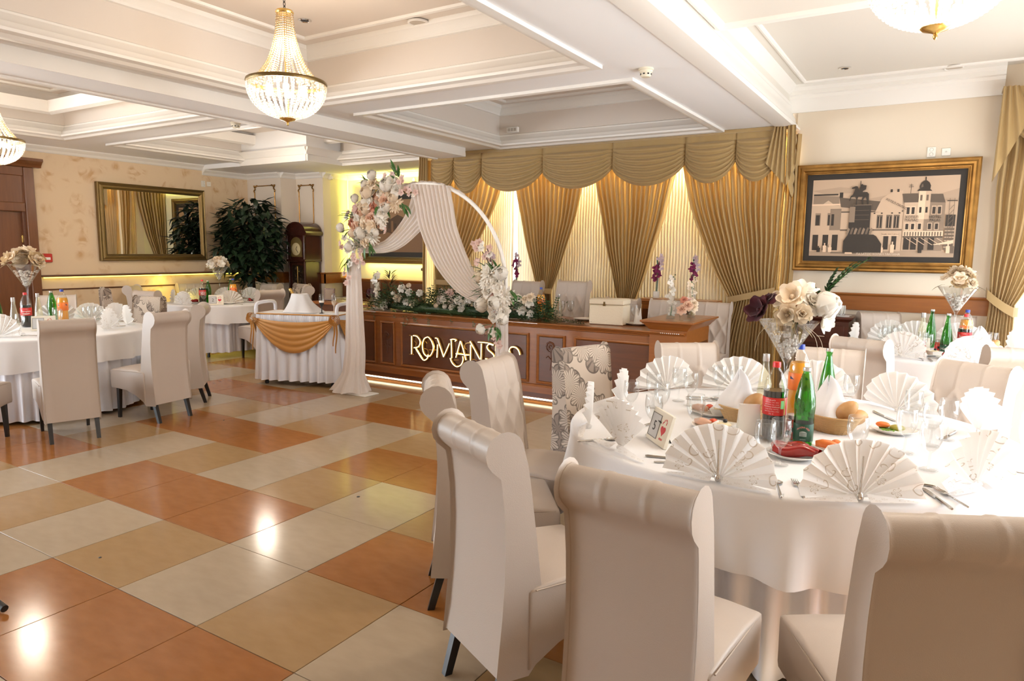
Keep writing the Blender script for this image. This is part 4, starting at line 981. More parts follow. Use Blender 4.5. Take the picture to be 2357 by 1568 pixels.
socket('wall_socket', (-5, 5.63, 2.63), PI/2, 'white double wall socket high beside the mirror', 2); socket('aerial_socket', (-5, 5.735, 2.633), PI/2, 'white aerial socket high beside the mirror', 1)
t = thing('fire_call_point', 'small red fire alarm call point on the papered wall', 'alarm', (-5, 3.17, 1.413), PI/2)
MB().box((0, -.02, 0), (.12, .04, .12), bev=.008).build('housing', mat('alarm_red', (.50, .025, .015), .35), t); MB().box((0, -.041, -.008), (.065, .004, .035)).build('glass_plate', m_china, t, smooth=False)
t = thing('wall_sensor', 'small beige motion sensor on the column cornice', 'sensor', (-3.47, 6.98, 2.80), PI/2); MB().box((0, -.035, 0), (.06, .07, .11), bev=.012).build('housing', mat('ivory_plastic', 0), t); MB().ball((0, -.07, -.015), .022, 10, 6).build('lens', m_white, t)
t = thing('wall_thermostat', 'round white button on the alcove wall above the dark picture', 'button', (-1.95, 7.4, 2.72)); MB().lathe([(.045, 0), (.045, -.012), (.036, -.018), (0, -.018)], 20, T=RX(-PI/2)@RX(PI)).build('housing', m_white, t)
MB().lathe([(.034, 0), (.032, -.004), (0, -.004)], 16, T=TZ((0, -.018, 0))@RX(-PI/2)@RX(PI)).build('button', mat('socket_plastic', 0), t)
t = thing('light_controller', 'small grey three button box on the coffer ledge', 'box', (.72, 6.16, 3.09)); MB().box((0, 0, .035), (.16, .05, .07), bev=.006).build('housing', m_white, t)
for k in range(3): MB().box((-.045+.045*k, -.026, .035), (.032, .006, .036)).build('button', mat('socket_grey', 0), t, smooth=False)
# gilt wall frames on the column faces
def gilt(x0, x1, z0, z1, y, label):
    t = thing('gilt_wall_frame', label, 'moulding', ((x0+x1)/2, y, (z0+z1)/2), 0, 'gilt wall frames'); w, h = (x1-x0)/2, (z1-z0)/2; m = MB()
    for s in (-1, 1): m.tube([(s*w, -.008, -h+.10), (s*w, -.008, h-.10)], .009, 6)
    for s in (-1, 1): m.tube([(-w+.08, -.008, s*h), (w-.08, -.008, s*h)], .009, 6)
    m.build('rail', m_gold, t); c = MB()
    for sx in (-1, 1):
        for sz in (-1, 1):
            pts = smooth_line([(sx*w, -.01, sz*(h-.11)), (sx*(w+.012), -.012, sz*(h-.08)), (sx*(w-.02), -.012, sz*(h-.045)), (sx*(w+.014), -.012, sz*(h+.008)), (sx*(w-.04), -.012, sz*(h-.012)), (sx*(w-.06), -.012, sz*(h+.010)), (sx*(w-.09), -.01, sz*h)]); c.tube(pts, .011, 6)
            c.ball((sx*(w-.005), -.012, sz*(h-.005)), .018, 8, 5)
    c.build('corner_scroll', m_gold, t)
gilt(-4.80, -4.28, 1.38, 2.65, 6.5, 'gilt wall frame half hidden by the tall potted tree'); gilt(-4.05, -3.70, 1.38, 2.66, 6.83, 'gilt wall frame above the grandfather clock')
# ================================================================ GRANDFATHER CLOCK
cl_ = thing('grandfather_clock', 'dark wooden grandfather clock with brass dial between the column frames', 'clock', (-3.74, 6.62, 0))
m_mahog = wood('mahogany', (.055, .014, .008), (.03, .008, .005), .25, .5, (8, 8, 1))
b = MB(); b.bx(-.26, .26, -.22, .20, 0, .12, bev=.01); b.bx(-.24, .24, -.20, .19, .12, .50, bev=.008); b.bx(-.26, .26, -.22, .20, .50, .54, bev=.01); b.build('base', m_mahog, cl_)
b = MB(); b.bx(-.20, .20, -.14, .18, .54, 1.36); b.build('trunk', m_mahog, cl_, smooth=False)
b = MB(); b.bx(-.23, .23, -.19, .19, 1.36, 1.40, bev=.01); b.bx(-.22, .22, -.155, .19, 1.40, 1.80)
arc = [(-.25, 1.80), (.25, 1.80), (.27, 1.84), (.25, 1.87)]+[(.22*cos(a)*1.08, 1.86+.165*sin(a)) for a in [PI*k/12 for k in range(0, 13)]]+[(-.25, 1.87), (-.27, 1.84)]
b.prism([(x, z) for x, z in arc], .37, T=TZ((0, .19, 0))@RX(PI/2)); b.build('hood', m_mahog, cl_, ang=30)
for s in (-1, 1):
    m = MB(); m.lathe([(.024, 1.40), (.018, 1.43), (.016, 1.6), (.018, 1.77), (.024, 1.80)], 12, (s*.205, -.175, 0)); m.lathe([(.022, .54), (.016, .58), (.015, .95), (.016, 1.32), (.022, 1.36)], 12, (s*.19, -.155, 0)); m.build('column', m_mahog, cl_)
dl = MB(); dl.prism([(-.13, 1.44), (.13, 1.44), (.13, 1.66)]+[(.13*cos(PI*k/10), 1.66+.11*sin(PI*k/10)) for k in range(1, 10)]+[(-.13, 1.66)], .008, T=TZ((0, -.158, 0))@RX(PI/2)); o = dl.build('dial', mat('clock_brass', (.42, .30, .11), .3, .7), cl_, ang=30)
MB().lathe([(.0, 0), (.105, 0), (.105, .004), (.075, .006), (0, .006)], 24, T=TZ((0, -.166, 1.57))@RX(PI/2)).build('chapter_ring', mat('clock_face', (.62, .52, .30), .4), o)
for a, l in ((.6, .055), (2.4, .08)): MB().box((0, 0, l/2), (.008, .003, l), T=TZ((0, -.174, 1.57))@RY(a)).build('hand', m_black, o, smooth=False)
MB().bx(-.13, .13, -.146, -.141, .62, 1.30).build('door_glass', mat('dark_glass', (.02, .012, .008), .06, spec=.8), cl_, smooth=False)
m = MB(); m.tube([(0, -.15, 1.28), (0, -.15, .78)], .006, 6); m.lathe([(0, 0), (.06, 0), (.06, .01), (0, .016)], 20, T=TZ((0, -.148, .78))@RX(PI/2)); m.build('pendulum', m_goldl, cl_)
# ================================================================ PLANTS
def leaf_mesh(L, Wd, bend, mt, name='leaf', parent=None, n=5):
    def fn(u, v):
        w = Wd*sin(PI*min(1, v*.93+.05))**.8*(1-.35*v); x = (u-.5)*2*w/2
        return (x, L*v*cos(bend*v*.6), -bend*L*.5*v*v+abs(u-.5)*w*.35)
    return MB().grid(fn, 2, n).build(name, mt, parent, ang=180)
def rnd_dir(rs):
    z = rs.uniform(-.4, .9); a = rs.uniform(0, TAU); r = math.sqrt(1-z*z); return Vector((r*cos(a), r*sin(a), z))
tr = thing('potted_tree', 'tall dark green artificial tree in a gold pot in the far corner', 'tree', (-4.36, 6.02, 0))
MB().lathe([(.02, 0), (.17, 0), (.19, .02), (.235, .40), (.25, .42), (.25, .46), (.225, .46), (.21, .42), (.02, .41)], 28).build('pot', m_gold, tr)
m = MB(); m.tube([(0, 0, .4), (.03, .02, .9), (-.02, .03, 1.5), (.01, 0, 2.25)], [.035, .03, .024, .012], 8); m.tube([(.03, 0, .8), (.12, -.05, 1.2), (.2, -.1, 1.7)], [.02, .016, .01], 6); m.tube([(0, 0, .9), (-.12, -.08, 1.3), (-.2, -.1, 1.9)], [.02, .016, .01], 6); m.build('trunk', mat('bark', (.06, .04, .025), .8, bump=(30, .6, 4)), tr)
rs = random.Random(4); lf = leaf_mesh(.20, .115, .9, mat('tree_leaf', (.012, .026, .013), .35, var=(4, (.025, .05, .02), .8)), parent=tr); stuff = MB()
def crown_pt():
    while True:
        x, y, z = rs.uniform(-.58, .58), rs.uniform(-.5, .38), rs.uniform(-.72, .72)
        if (x/.60)**2+(y/.5)**2+(z/.75)**2 < 1: return Vector((x, y, 1.70+z))
for k in range(1150):
    p = crown_pt(); d = (p-Vector((0, 0, p.z*.35+1.0)))
    d = (Vector((d.x, d.y, 0)).normalized()+rnd_dir(rs)*.8+Vector((0, 0, -.25))).normalized()
    q = d.to_track_quat('Y', 'Z'); s = rs.uniform(.75, 1.2); tip = p+d*.22
    if tip.x < -.60: p.x += -.60-tip.x
    if tip.y > .42: p.y -= tip.y-.42
    if k < 280:
        o = lf if k == 0 else put('leaf', lf.data, tr); o.location = p; o.rotation_mode = 'QUATERNION'; o.rotation_quaternion = q; o.scale = (s,)*3
    else:
        M4 = Matrix.Translation(p)@q.to_matrix().to_4x4()@Matrix.Scale(s, 4); L = .2
        stuff.add([(0, 0, 0), (.05, .09, -.01), (0, .2, -.05), (-.05, .09, -.01)], [(0, 1, 2, 3)], T=M4)
tag(stuff.build('foliage', mat('tree_leaf', 0), tr, smooth=False), kind='stuff')
# ---- small dark cabinet, pot plant, glass of paper on it (right)
cb = thing('cabinet', 'small dark cabinet with drawers below the street picture', 'cabinet', (4.54, 6.30, 0))
m_cab = wood('cabinet_wood', (.085, .022, .012), (.055, .014, .008), .3, .4)
b = MB(); b.bx(-.25, .25, -.2, .2, .04, .90); b.bx(-.23, .23, -.18, .2, 0, .04); b.build('body', m_cab, cb, smooth=False)
t = MB(); frame_sweep(t, -.25, .25, -.2, .2, [(0, .90), (.02, .915), (.035, .93), (.035, .95), (-.2, .951)], out=True); t.build('cabinet_top', m_cab, cb, ang=25)
for z0, z1 in ((.63, .86), (.35, .60), (.08, .32)):
    d = MB().bx(-.21, .21, -.212, -.2, z0, z1, bev=.006).build('drawer', m_cab, cb, ang=30); MB().bx(-.17, .17, -.218, -.21, z0+.035, z1-.035, bev=.005).build('drawer_panel', m_cab, d, ang=30)
    MB().tube([(-.04, -.22, (z0+z1)/2), (-.035, -.24, (z0+z1)/2), (.035, -.24, (z0+z1)/2), (.04, -.22, (z0+z1)/2)], .005, 6).build('handle', m_steel, d)
zz = thing('potted_plant', 'dark leaved plant in a grey pot on the small cabinet', 'plant', (4.53, 6.27, .957))
MB().lathe([(.01, 0), (.085, 0), (.09, .01), (.112, .185), (.105, .185), (.1, .17), (.01, .165)], 28).build('pot', mat('grey_pot', (.30, .28, .27), .5), zz)
rs = random.Random(12); lf2 = None
for (dx, dy, L, bend) in ((.30, -.02, .52, .55), (.22, -.08, .46, .5), (.36, .05, .60, .62), (.10, -.05, .34, .3), (-.14, -.05, .22, .9), (-.06, -.1, .20, .8)):
    pts = []; nrm = Vector((dx, dy, 0)).normalized()
    for k in range(9):
        q = k/8; pts.append(Vector((0, 0, .16))+nrm*(L*bend*q**1.4)+Vector((0, 0, L*(1-.35*bend)*(q-.18*q*q*bend))))
    MB().tube(pts, [.008-.0005*k for k in range(9)], 6).build('stem', m_leaf2, zz)
    for k in range(2, 9):
        for s in (-1, 1):
            p = pts[k]; tg = (pts[k]-pts[k-1]).normalized(); side = tg.cross(Vector((0, -.3, 1))).normalized()*s
            d = (tg*.75+side*.65).normalized(); o = leaf_mesh(.085, .036, .5, m_leaf, parent=zz) if lf2 is None else put('leaf', lf2.data, zz)
            lf2 = lf2 or o; o.location = p; o.rotation_mode = 'QUATERNION'; o.rotation_quaternion = d.to_track_quat('Y', 'Z'); o.scale = (rs.uniform(.8, 1.15),)*3
t = thing('napkin_glass', 'small glass holding folded white paper napkins on the small cabinet', 'glass', (4.71, 6.22, .957)); MB().lathe([(.0, .004), (.028, .004), (.034, .09), (.036, .09), (.030, 0), (0, 0)], 20).build('tumbler', m_glass, t)
m = MB()
for k in range(5): m.box((0, 0, 0), (.035, .006, .085), T=TZ((.012*(k-2), .004*(k % 2), .06))@RZ(.4*k)@RY(.12*(k-2)))
m.build('paper_napkin', m_china, t, smooth=False)
tag(MB().grid(lambda u, v: (4.36+.42*u+.01*sin(9*v), 6.12+.26*v, .9535+.002*sin(12*u)), 10, 6).build('doily', m_linen), 'white cloth mat on the small cabinet under the pot', 'cloth')
# ================================================================ FLOWER PARTS
def petals(name, layers, mt, core=None, r=1.0, seed=0, jag=.1):
    """layers: (count, tilt from axis, length, width, curl, start radius)"""
    rs = random.Random(seed); m = MB()
    for li, (n, tilt, L, wd, curl, r0) in enumerate(layers):
        for k in range(n):
            a = TAU*k/n+li*.7+rs.uniform(-jag, jag); t0 = tilt+rs.uniform(-jag, jag)
            def fn(u, v, a=a, t0=t0, L=L, wd=wd, curl=curl, r0=r0):
                w = wd*(sin(PI*min(1, .18+.74*v))**.7)*(u-.5)
                th = t0+curl*(v-.5); rr = r0+L*v*sin(th)-(abs(u-.5)*2)**2*wd*.18*cos(t0); zz = L*v*cos(th)+.02*sin(6*u)*v*wd
                return (rr*cos(a)-w*sin(a), rr*sin(a)+w*cos(a), zz)
            m.grid(fn, 3, 3)
    if core: m.ball((0, 0, core[1]), core[0], 8, 5)
    o = m.build(name, mt, None, ang=180); me = o.data; bpy.data.objects.remove(o); return me
def fmat(n, c, c2=None): return cloth('petal_'+n, c, .38, .7)
f_w = fmat('white', (.90, .86, .79)); f_c = fmat('cream', (.90, .78, .62)); f_p = fmat('peach', (.80, .55, .40)); f_s = fmat('salmon', (.72, .33, .22)); f_b = fmat('blush', (.78, .58, .52)); f_m = fmat('magenta', (.24, .015, .09)); f_bu = fmat('burgundy', (.07, .008, .015)); f_dry = fmat('dry', (.55, .40, .22)); f_dryl = fmat('dry_light', (.70, .58, .42)); f_lil = fmat('lilac', (.62, .50, .56))
ROSE = [(3, .12, .62, .6, .3, .02), (4, .3, .72, .75, .2, .06), (5, .55, .82, .85, .5, .08), (6, .85, .92, .9, .8, .10), (6, 1.2, .95, .95, 1.0, .10)]
BALL = [(3, .1, .8, .7, 1.0, .0), (5, .35, 1.0, .9, -1.0, .25), (6, .6, 1.1, .95, -1.3, .4), (6, 1.0, 1.0, .95, -1.8, .4), (6, 1.45, .8, .9, -2.2, .35)]
DAHL = [(8, .35, .6, .26, .5, .03), (11, .75, .85, .28, .4, .05), (13, 1.15, 1.0, .30, .3, .06), (13, 1.5, 1.05, .30, .2, .06)]
ANEM = [(5, .95, .9, .9, -.3, .06), (6, 1.25, 1.0, .95, -.2, .06)]
FIVE = [(5, 1.05, .95, .85, .3, .04)]
ORCH = [(3, 1.3, 1.0, .62, .2, .05), (2, 1.35, .95, 1.0, .2, .05), (3, .5, .45, .4, .6, .0)]
FM = {}
def fl_mesh(kind, m):
    k = (kind, m.name)
    if k not in FM:
        FM[k] = petals({'ROSE': 'rose', 'BALL': 'peony', 'DAHL': 'dahlia', 'ANEM': 'anemone', 'FIVE': 'blossom', 'ORCH': 'orchid_bloom'}[kind], globals()[kind], m, (.16, .12) if kind in ('ANEM', 'DAHL', 'FIVE') else None, seed=len(FM))
    return FM[k]
def flower(parent, kind, m, p, r, d=(0, -1, .3), spin=0):
    me = fl_mesh(kind, m); o = put(me.name.split('.')[0], me, parent, p); o.rotation_mode = 'QUATERNION'
    o.rotation_quaternion = Vector(d).normalized().to_track_quat('Z', 'Y')@Euler((0, 0, spin)).to_quaternion(); o.scale = (r,)*3; return o
LFM = {}
def leafo(parent, p, d, L, m=None, wd=.34):
    m = m or m_leaf2; k = (m.name, wd)
    if k not in LFM:
        o = leaf_mesh(1, wd, .5, m); LFM[k] = o.data; bpy.data.objects.remove(o)
    o = put('leaf', LFM[k], parent, p); o.rotation_mode = 'QUATERNION'; o.rotation_quaternion = Vector(d).normalized().to_track_quat('Y', 'Z'); o.scale = (L,)*3; return o
# ================================================================ ARCH
AY = 3.86; AC = (1.09, 1.235)
ar = thing('wedding_arch', 'white round topped wedding arch standing in front of the head table', 'arch', (AC[0], AY, 0))
pts = [(-1.0, 0, .012), (-1.0, 0, AC[1])]+[(cos(PI-PI*k/40), 0, AC[1]+sin(PI*k/40)) for k in range(1, 40)]+[(1.0, 0, AC[1]), (1.0, 0, .012)]
MB().tube(pts, .019, 10).build('hoop', m_white, ar)
for s, dx in ((-1, .12), (1, -.1)): MB().bx(s+dx-.17, s+dx+.17, -.11, .11, 0, .012, bev=.004).build('base_plate', m_white, ar)
# tulle: right hand swoop, left hand swoop, leg wraps
def swoop(Lp, Rp, y0, parent, name, nf, amp=.014, dy=None, nv=60):
    Ls, Rs_ = smooth_line(Lp, 8), smooth_line(Rp, 8)
    def smp(P, t):
        f = t*(len(P)-1); i = min(int(f), len(P)-2); k = f-i; return P[i][0]+(P[i+1][0]-P[i][0])*k, P[i][1]+(P[i+1][1]-P[i][1])*k
    def fn(u, v):
        a = smp(Ls, v); b = smp(Rs_, v); s = u+.03*sin(7*u+3*v)
        x = a[0]+(b[0]-a[0])*s; z = a[1]+(b[1]-a[1])*s
        return (x-AC[0], y0+amp*sin(TAU*nf*s+1.5*sin(3*v))+(dy(u, v) if dy else 0)-AY*0, z)
    return MB().grid(fn, nf*8, nv).build(name, m_tulle, parent, ang=180)
D1L = [(.952, 2.236), (1.006, 2.035), (1.077, 1.777), (1.267, 1.435), (1.534, 1.179), (1.767, 1.084), (1.95, 1.05)]; D1R = [(1.44, 2.20), (1.492, 1.982), (1.544, 1.774), (1.679, 1.485), (1.791, 1.322), (1.882, 1.222), (1.98, 1.13)]
D2U = [(.968, 2.20), (.852, 1.952), (.675, 1.757), (.493, 1.655), (.17, 1.628)]; D2L = [(1.27, 2.20), (1.188, 1.904), (1.049, 1.777), (.819, 1.62), (.582, 1.547), (.19, 1.54)]
swoop(D2U, D2L, .015, ar, 'tulle_swag', 6, .012); swoop(D1L, D1R, -.035, ar, 'tulle_swag', 10, .014)
# fabric over the crown of the hoop
MB().grid(lambda u, v: ((1.02+.012*sin(60*u))*cos(PI*(.60-.27*u)), -.045+.07*v, AC[1]+(1.02+.006*sin(50*u))*sin(PI*(.60-.27*u))), 40, 4).build('tulle_swag', m_tulle, ar, ang=180)
def legwrap(x, z0, w0, w1, pud, flare):
    def fn(u, v):
        z = z0*(1-v)+.015*v; w = w0+(w1-w0)*v**1.3+flare*max(0, v-.86)**1.0*3.2; a = TAU*u
        f = 1+.10*sin(9*a)+.06*sin(14*a+2); zz = z+(.012*sin(5*a)+.012 if v > .97 else 0)
        return (x+w*cos(a)*f-pud*max(0, v-.6)**2, .75*w*sin(a)*f-.02, zz)
    return MB().grid(fn, 96, 40, cu=True).build('tulle_leg_wrap', m_tulle, ar, ang=180)
legwrap(-.93, 1.48, .075, .135, .55, .22); legwrap(.975, 1.05, .055, .075, 0, .12)
# flowers: upper cluster and lower cluster
fg = thing('flower_arrangement', 'large cluster of white, cream and peach flowers on the upper curve of the arch', 'flowers', (0, 3.80, 0), 0, 'flower clusters tied to the arch')
FL = [(.54, 2.324, 'BALL', f_w, .055), (.412, 2.242, 'BALL', f_w, .05), (.527, 2.241, 'ROSE', f_c, .065), (.286, 2.104, 'BALL', f_w, .05), (.721, 2.221, 'BALL', f_w, .075), (.661, 2.149, 'ROSE', f_c, .065), (.749, 2.142, 'ROSE', f_c, .068), (.83, 2.178, 'ROSE', f_w, .065), (.465, 2.156, 'BALL', f_c, .07), (.56, 2.109, 'BALL', f_p, .062), (.695, 2.07, 'ROSE', f_p, .07), (.694, 2.009, 'BALL', f_w, .06), (.534, 2.013, 'ROSE', f_s, .055), (.425, 1.998, 'BALL', f_c, .07), (.332, 1.955, 'BALL', f_p, .055), (.49, 1.899, 'ROSE', f_p, .07), (.18, 1.858, 'ROSE', f_s, .06), (.285, 1.812, 'ROSE', f_p, .06), (.445, 1.784, 'BALL', f_w, .068), (.083, 1.809, 'BALL', f_w, .055), (.468, 1.716, 'DAHL', f_w, .085), (.295, 1.694, 'ROSE', f_w, .085), (.205, 1.612, 'BALL', f_w, .055), (.621, 1.897, 'DAHL', f_w, .07), (.788, 2.037, 'DAHL', f_c, .075), (.587, 1.955, 'BALL', f_w, .075), (.379, 1.869, 'BALL', f_c, .075), (.358, 1.757, 'BALL', f_w, .07), (.607, 2.064, 'ANEM', f_w, .07), (.639, 2.215, 'ANEM', f_c, .06), (.47, 2.06, 'ANEM', f_w, .08), (.30, 1.88, 'ANEM', f_w, .07), (.52, 1.82, 'ANEM', f_c, .07), (.60, 2.14, 'BALL', f_w, .06), (.40, 2.06, 'ROSE', f_w, .065), (.36, 2.03, 'BALL', f_c, .05), (.50, 2.18, 'ANEM', f_w, .07), (.77, 2.10, 'BALL', f_c, .055), (.66, 1.95, 'ROSE', f_w, .06), (.41, 1.83, 'ROSE', f_c, .06), (.24, 1.75, 'BALL', f_c, .055), (.22, 1.93, 'ANEM', f_w, .06), (.38, 1.66, 'ROSE', f_c, .06), (.55, 1.76, 'BALL', f_w, .05), (.26, 2.0, 'ANEM', f_b, .055), (.80, 2.26, 'ANEM', f_w, .06), (.24, 1.64, 'ANEM', f_w, .07), (.60, 1.83, 'ROSE', f_p, .05)]
rs = random.Random(31)
for x, z, k, m, r in FL:
    c = Vector((.50, .12, 1.95)); d = Vector((x-c.x, -.75, (z-c.z)*.9)); flower(fg, k, m, (x, rs.uniform(-.05, .03), z), r*1.15, d, rs.uniform(0, 6))
BL = [(.656, 1.813), (.70, 1.79), (.67, 1.76), (1.005, 2.159), (1.066, 2.144), (.938, 2.179), (.97, 2.135), (.90, 2.15), (1.03, 2.12), (.815, 2.367), (.80, 2.33), (.922, 2.289), (.94, 2.26), (.90, 2.25), (.693, 2.321), (.70, 2.28), (.86, 2.24), (.323, 1.558), (.257, 1.443), (.28, 1.40), (.135, 1.367), (.11, 1.32), (.208, 1.506), (.071, 1.643), (.06, 1.60), (.144, 1.963), (.12, 1.92), (.177, 1.275), (.13, 1.22), (.352, 1.486), (.33, 1.44), (.30, 1.52), (.24, 1.47), (.19, 1.42), (.09, 1.70), (.16, 1.56)]
for x, z in BL: flower(fg, 'FIVE', f_b if rs.random() < .6 else f_w, (x, rs.uniform(-.06, .02), z), rs.uniform(.032, .045), (rs.uniform(-.6, .6), -1, rs.uniform(-.3, .5)), rs.uniform(0, 6))
for x, z, dx, dz, n in ((.82, 2.30, .3, 1, 7), (.20, 1.92, -1, .3, 7), (.90, 2.02, .8, -.7, 6), (.22, 1.80, -1, -.3, 5), (.15, 1.48, -.4, -1, 8), (.6, 2.18, .2, .6, 4), (.62, 2.02, .5, -.6, 4), (.45, 2.26, -.3, .7, 3), (.30, 1.6, -.8, .4, 4), (.42, 1.62, .5, -.6, 4)):
    for k in range(n): leafo(fg, (x+rs.uniform(-.03, .03), rs.uniform(-.04, .03), z+rs.uniform(-.03, .03)), (dx+rs.uniform(-.8, .8), -.3+rs.uniform(-.4, .3), dz+rs.uniform(-.8, .8)), rs.uniform(.12, .18), m_leaf2, .28)
fg2 = thing('flower_arrangement', 'cluster of white and pale pink flowers with dark leaves low on the right arch leg', 'flowers', (0, 3.80, 0), 0, 'flower clusters tied to the arch')
FR = [(1.974, 1.369, 'DAHL', f_w, .095), (2.119, 1.368, 'BALL', f_w, .068), (1.852, 1.329, 'BALL', f_c, .06), (1.941, 1.295, 'DAHL', f_w, .07), (2.057, 1.29, 'ROSE', f_w, .07), (1.966, 1.202, 'ROSE', f_w, .095), (2.092, 1.231, 'ANEM', f_w, .07), (2.059, 1.104, 'BALL', f_w, .07), (2.15, 1.161, 'DAHL', f_w, .085), (1.893, 1.075, 'BALL', f_w, .075), (1.967, 1.108, 'DAHL', f_c, .075), (2.065, 1.051, 'ROSE', f_b, .065), (2.137, 1.027, 'ROSE', f_w, .06), (2.017, .975, 'ROSE', f_w, .07), (2.123, .961, 'BALL', f_w, .065), (1.905, .856, 'BALL', f_w, .055), (2.009, 1.289, 'ANEM', f_w, .07), (2.034, 1.168, 'ROSE', f_b, .055), (2.108, 1.09, 'DAHL', f_w, .075), (2.02, 1.04, 'ANEM', f_w, .07)]
for x, z, k, m, r in FR: flower(fg2, k, m, (x, rs.uniform(-.07, .0), z), r*1.12, ((x-2.03)*2, -.7, (z-1.12)*1.2), rs.uniform(0, 6))
BR = [(1.8, 1.646), (1.82, 1.60), (1.84, 1.66), (1.889, 1.63), (1.87, 1.60), (1.938, 1.606), (1.95, 1.57), (1.909, 1.55), (1.929, 1.517), (1.90, 1.52), (1.96, 1.54), (1.791, 1.483), (1.81, 1.46), (1.851, 1.467), (1.949, 1.457), (1.98, 1.48), (2.008, 1.442), (1.93, 1.43), (2.03, 1.40), (2.028, .811), (2.068, .761), (1.989, .829), (2.03, .77), (2.06, .72), (2.07, .69), (1.95, .82)]
for x, z in BR: flower(fg2, 'FIVE', f_b if rs.random() < .7 else f_w, (x, rs.uniform(-.06, .02), z), rs.uniform(.032, .045), (rs.uniform(-.6, .6), -1, rs.uniform(-.3, .5)), rs.uniform(0, 6))
for x, z, dx, dz, n in ((1.88, 1.20, -1, .1, 6), (2.17, 1.20, 1, .1, 7), (1.90, 1.40, -.8, .1, 7), (1.98, .88, -.4, -.6, 7), (2.05, .84, .6, -.6, 6), (2.02, 1.4, .1, .8, 4), (2.08, 1.0, .6, -.4, 3)):
    for k in range(n): leafo(fg2, (x+rs.uniform(-.03, .03), rs.uniform(-.05, .03), z+rs.uniform(-.03, .03)), (dx+rs.uniform(-.6, .6), -.4+rs.uniform(-.4, .3), dz+rs.uniform(-.6, .6)), rs.uniform(.10, .15), m_leaf2, .28)
m = MB(); m.tube(smooth_line([(1.98, 0, 1.35), (1.93, -.02, 1.5), (1.82, -.03, 1.64)]), .004, 5); m.tube(smooth_line([(2.0, 0, 1.35), (1.97, -.02, 1.5), (1.93, -.02, 1.6)]), .004, 5); m.build('twig', mat('bark', 0), fg2)
# ================================================================ HEAD TABLE GREENERY
gl = thing('flower_garland', 'long garland of dark foliage and white roses along the head table front edge', 'flowers', (0, 4.74, .847))
HTF = [(-.025, 1.056, 'BALL', f_w), (.03, 1.006, 'ROSE', f_c), (.112, 1.124, 'ROSE', f_w), (.199, 1.081, 'ROSE', f_w), (.158, .971, 'ROSE', f_w), (.251, .95, 'ROSE', f_c), (.226, 1.159, 'BALL', f_c), (.371, 1.078, 'ROSE', f_w), (.627, .943, 'BALL', f_c), (.727, 1.023, 'ROSE', f_w), (.746, .939, 'BALL', f_w), (.82, 1.097, 'ANEM', f_b), (.845, .934, 'ANEM', f_w), (.936, 1.018, 'ROSE', f_w), (.973, .926, 'ANEM', f_w), (1.021, .997, 'ANEM', f_w), (1.098, 1.04, 'ROSE', f_w), (1.169, 1.014, 'ROSE', f_w), (1.723, 1.078, 'ROSE', f_w), (1.82, 1.069, 'ROSE', f_c), (1.884, 1.095, 'ROSE', f_c), (1.869, 1.039, 'ROSE', f_w), (1.763, .95, 'ROSE', f_w), (1.876, .919, 'ROSE', f_w), (-.20, .90, 'ROSE', f_w), (1.251, .97, 'ROSE', f_w), (1.38, 1.0, 'ROSE', f_c), (1.52, 1.04, 'ROSE', f_w)]
for x, z, k, m in HTF: flower(gl, k, m, (x, rs.uniform(-.07, -.03), z-.847), rs.uniform(.048, .062) if k != 'BALL' else .035, (rs.uniform(-.4, .4), -1, .55), rs.uniform(0, 6))
m = MB(); m2 = MB(); rs = random.Random(77)
def sprig(mb, p, d, n, s):
    d = Vector(d).normalized(); side = d.cross(Vector((.1, .2, 1))).normalized(); p = Vector(p)
    for k in range(n):
        b = p+d*(s*1.1*k)+Vector((0, 0, -.0006*k*k))
        for sg_ in (-1, 1):
            e = (d*.6+side*sg_+Vector((0, 0, rs.uniform(-.3, .4)))).normalized(); w = d.cross(e).cross(e).normalized()*s*.32
            mb.add([tuple(b), tuple(b+e*s*.5+w), tuple(b+e*s), tuple(b+e*s*.5-w)], [(0, 1, 2, 3)])
for k in range(900):
    x = rs.uniform(-.42, 2.12); mid = 1-abs((x-.85)/1.5)**2.2; h = .06+.19*max(.15, mid)
    p = (x, rs.uniform(-.09, .16), rs.uniform(.0, h)); d = (rs.uniform(-1, 1), rs.uniform(-1, .4), rs.uniform(-.2, .9)); sprig(m if rs.random() < .6 else m2, p, d, rs.randint(3, 6), rs.uniform(.022, .040))
for k in range(60): x = rs.uniform(1.9, 2.45); sprig(m2, (x, rs.uniform(-.08, .1), rs.uniform(.0, .07*(2.6-x)+.01)), (1, rs.uniform(-.8, .3), rs.uniform(-.1, .25)), 5, .024)
for x in (-.3, .05, .22, .33, .36, .55, .9, 1.2, 1.35, 1.5, 1.62):
    for j in range(2):
        q = Vector((x+rs.uniform(-.03, .03), -.11, .03))
        L = rs.uniform(.06, .2)
        for k in range(int(L/.018)):
            q = q+Vector((rs.uniform(-.006, .006), -.006 if k < 3 else 0, -.018)); sprig(m2, q, (rs.uniform(-.4, .4), -.3, -1), 1, .02)
m.ball((.85, .04, .05), .06, 10, 6, sc=(20, 1.4, 1)); tag(m.build('foliage', m_leaf, gl, smooth=False), kind='stuff'); tag(m2.build('foliage', mat('grey_green_leaf', (.075, .13, .055), .5), gl, smooth=False), kind='stuff')
# ================================================================ TABLEWARE
ZT = TZ1+.005
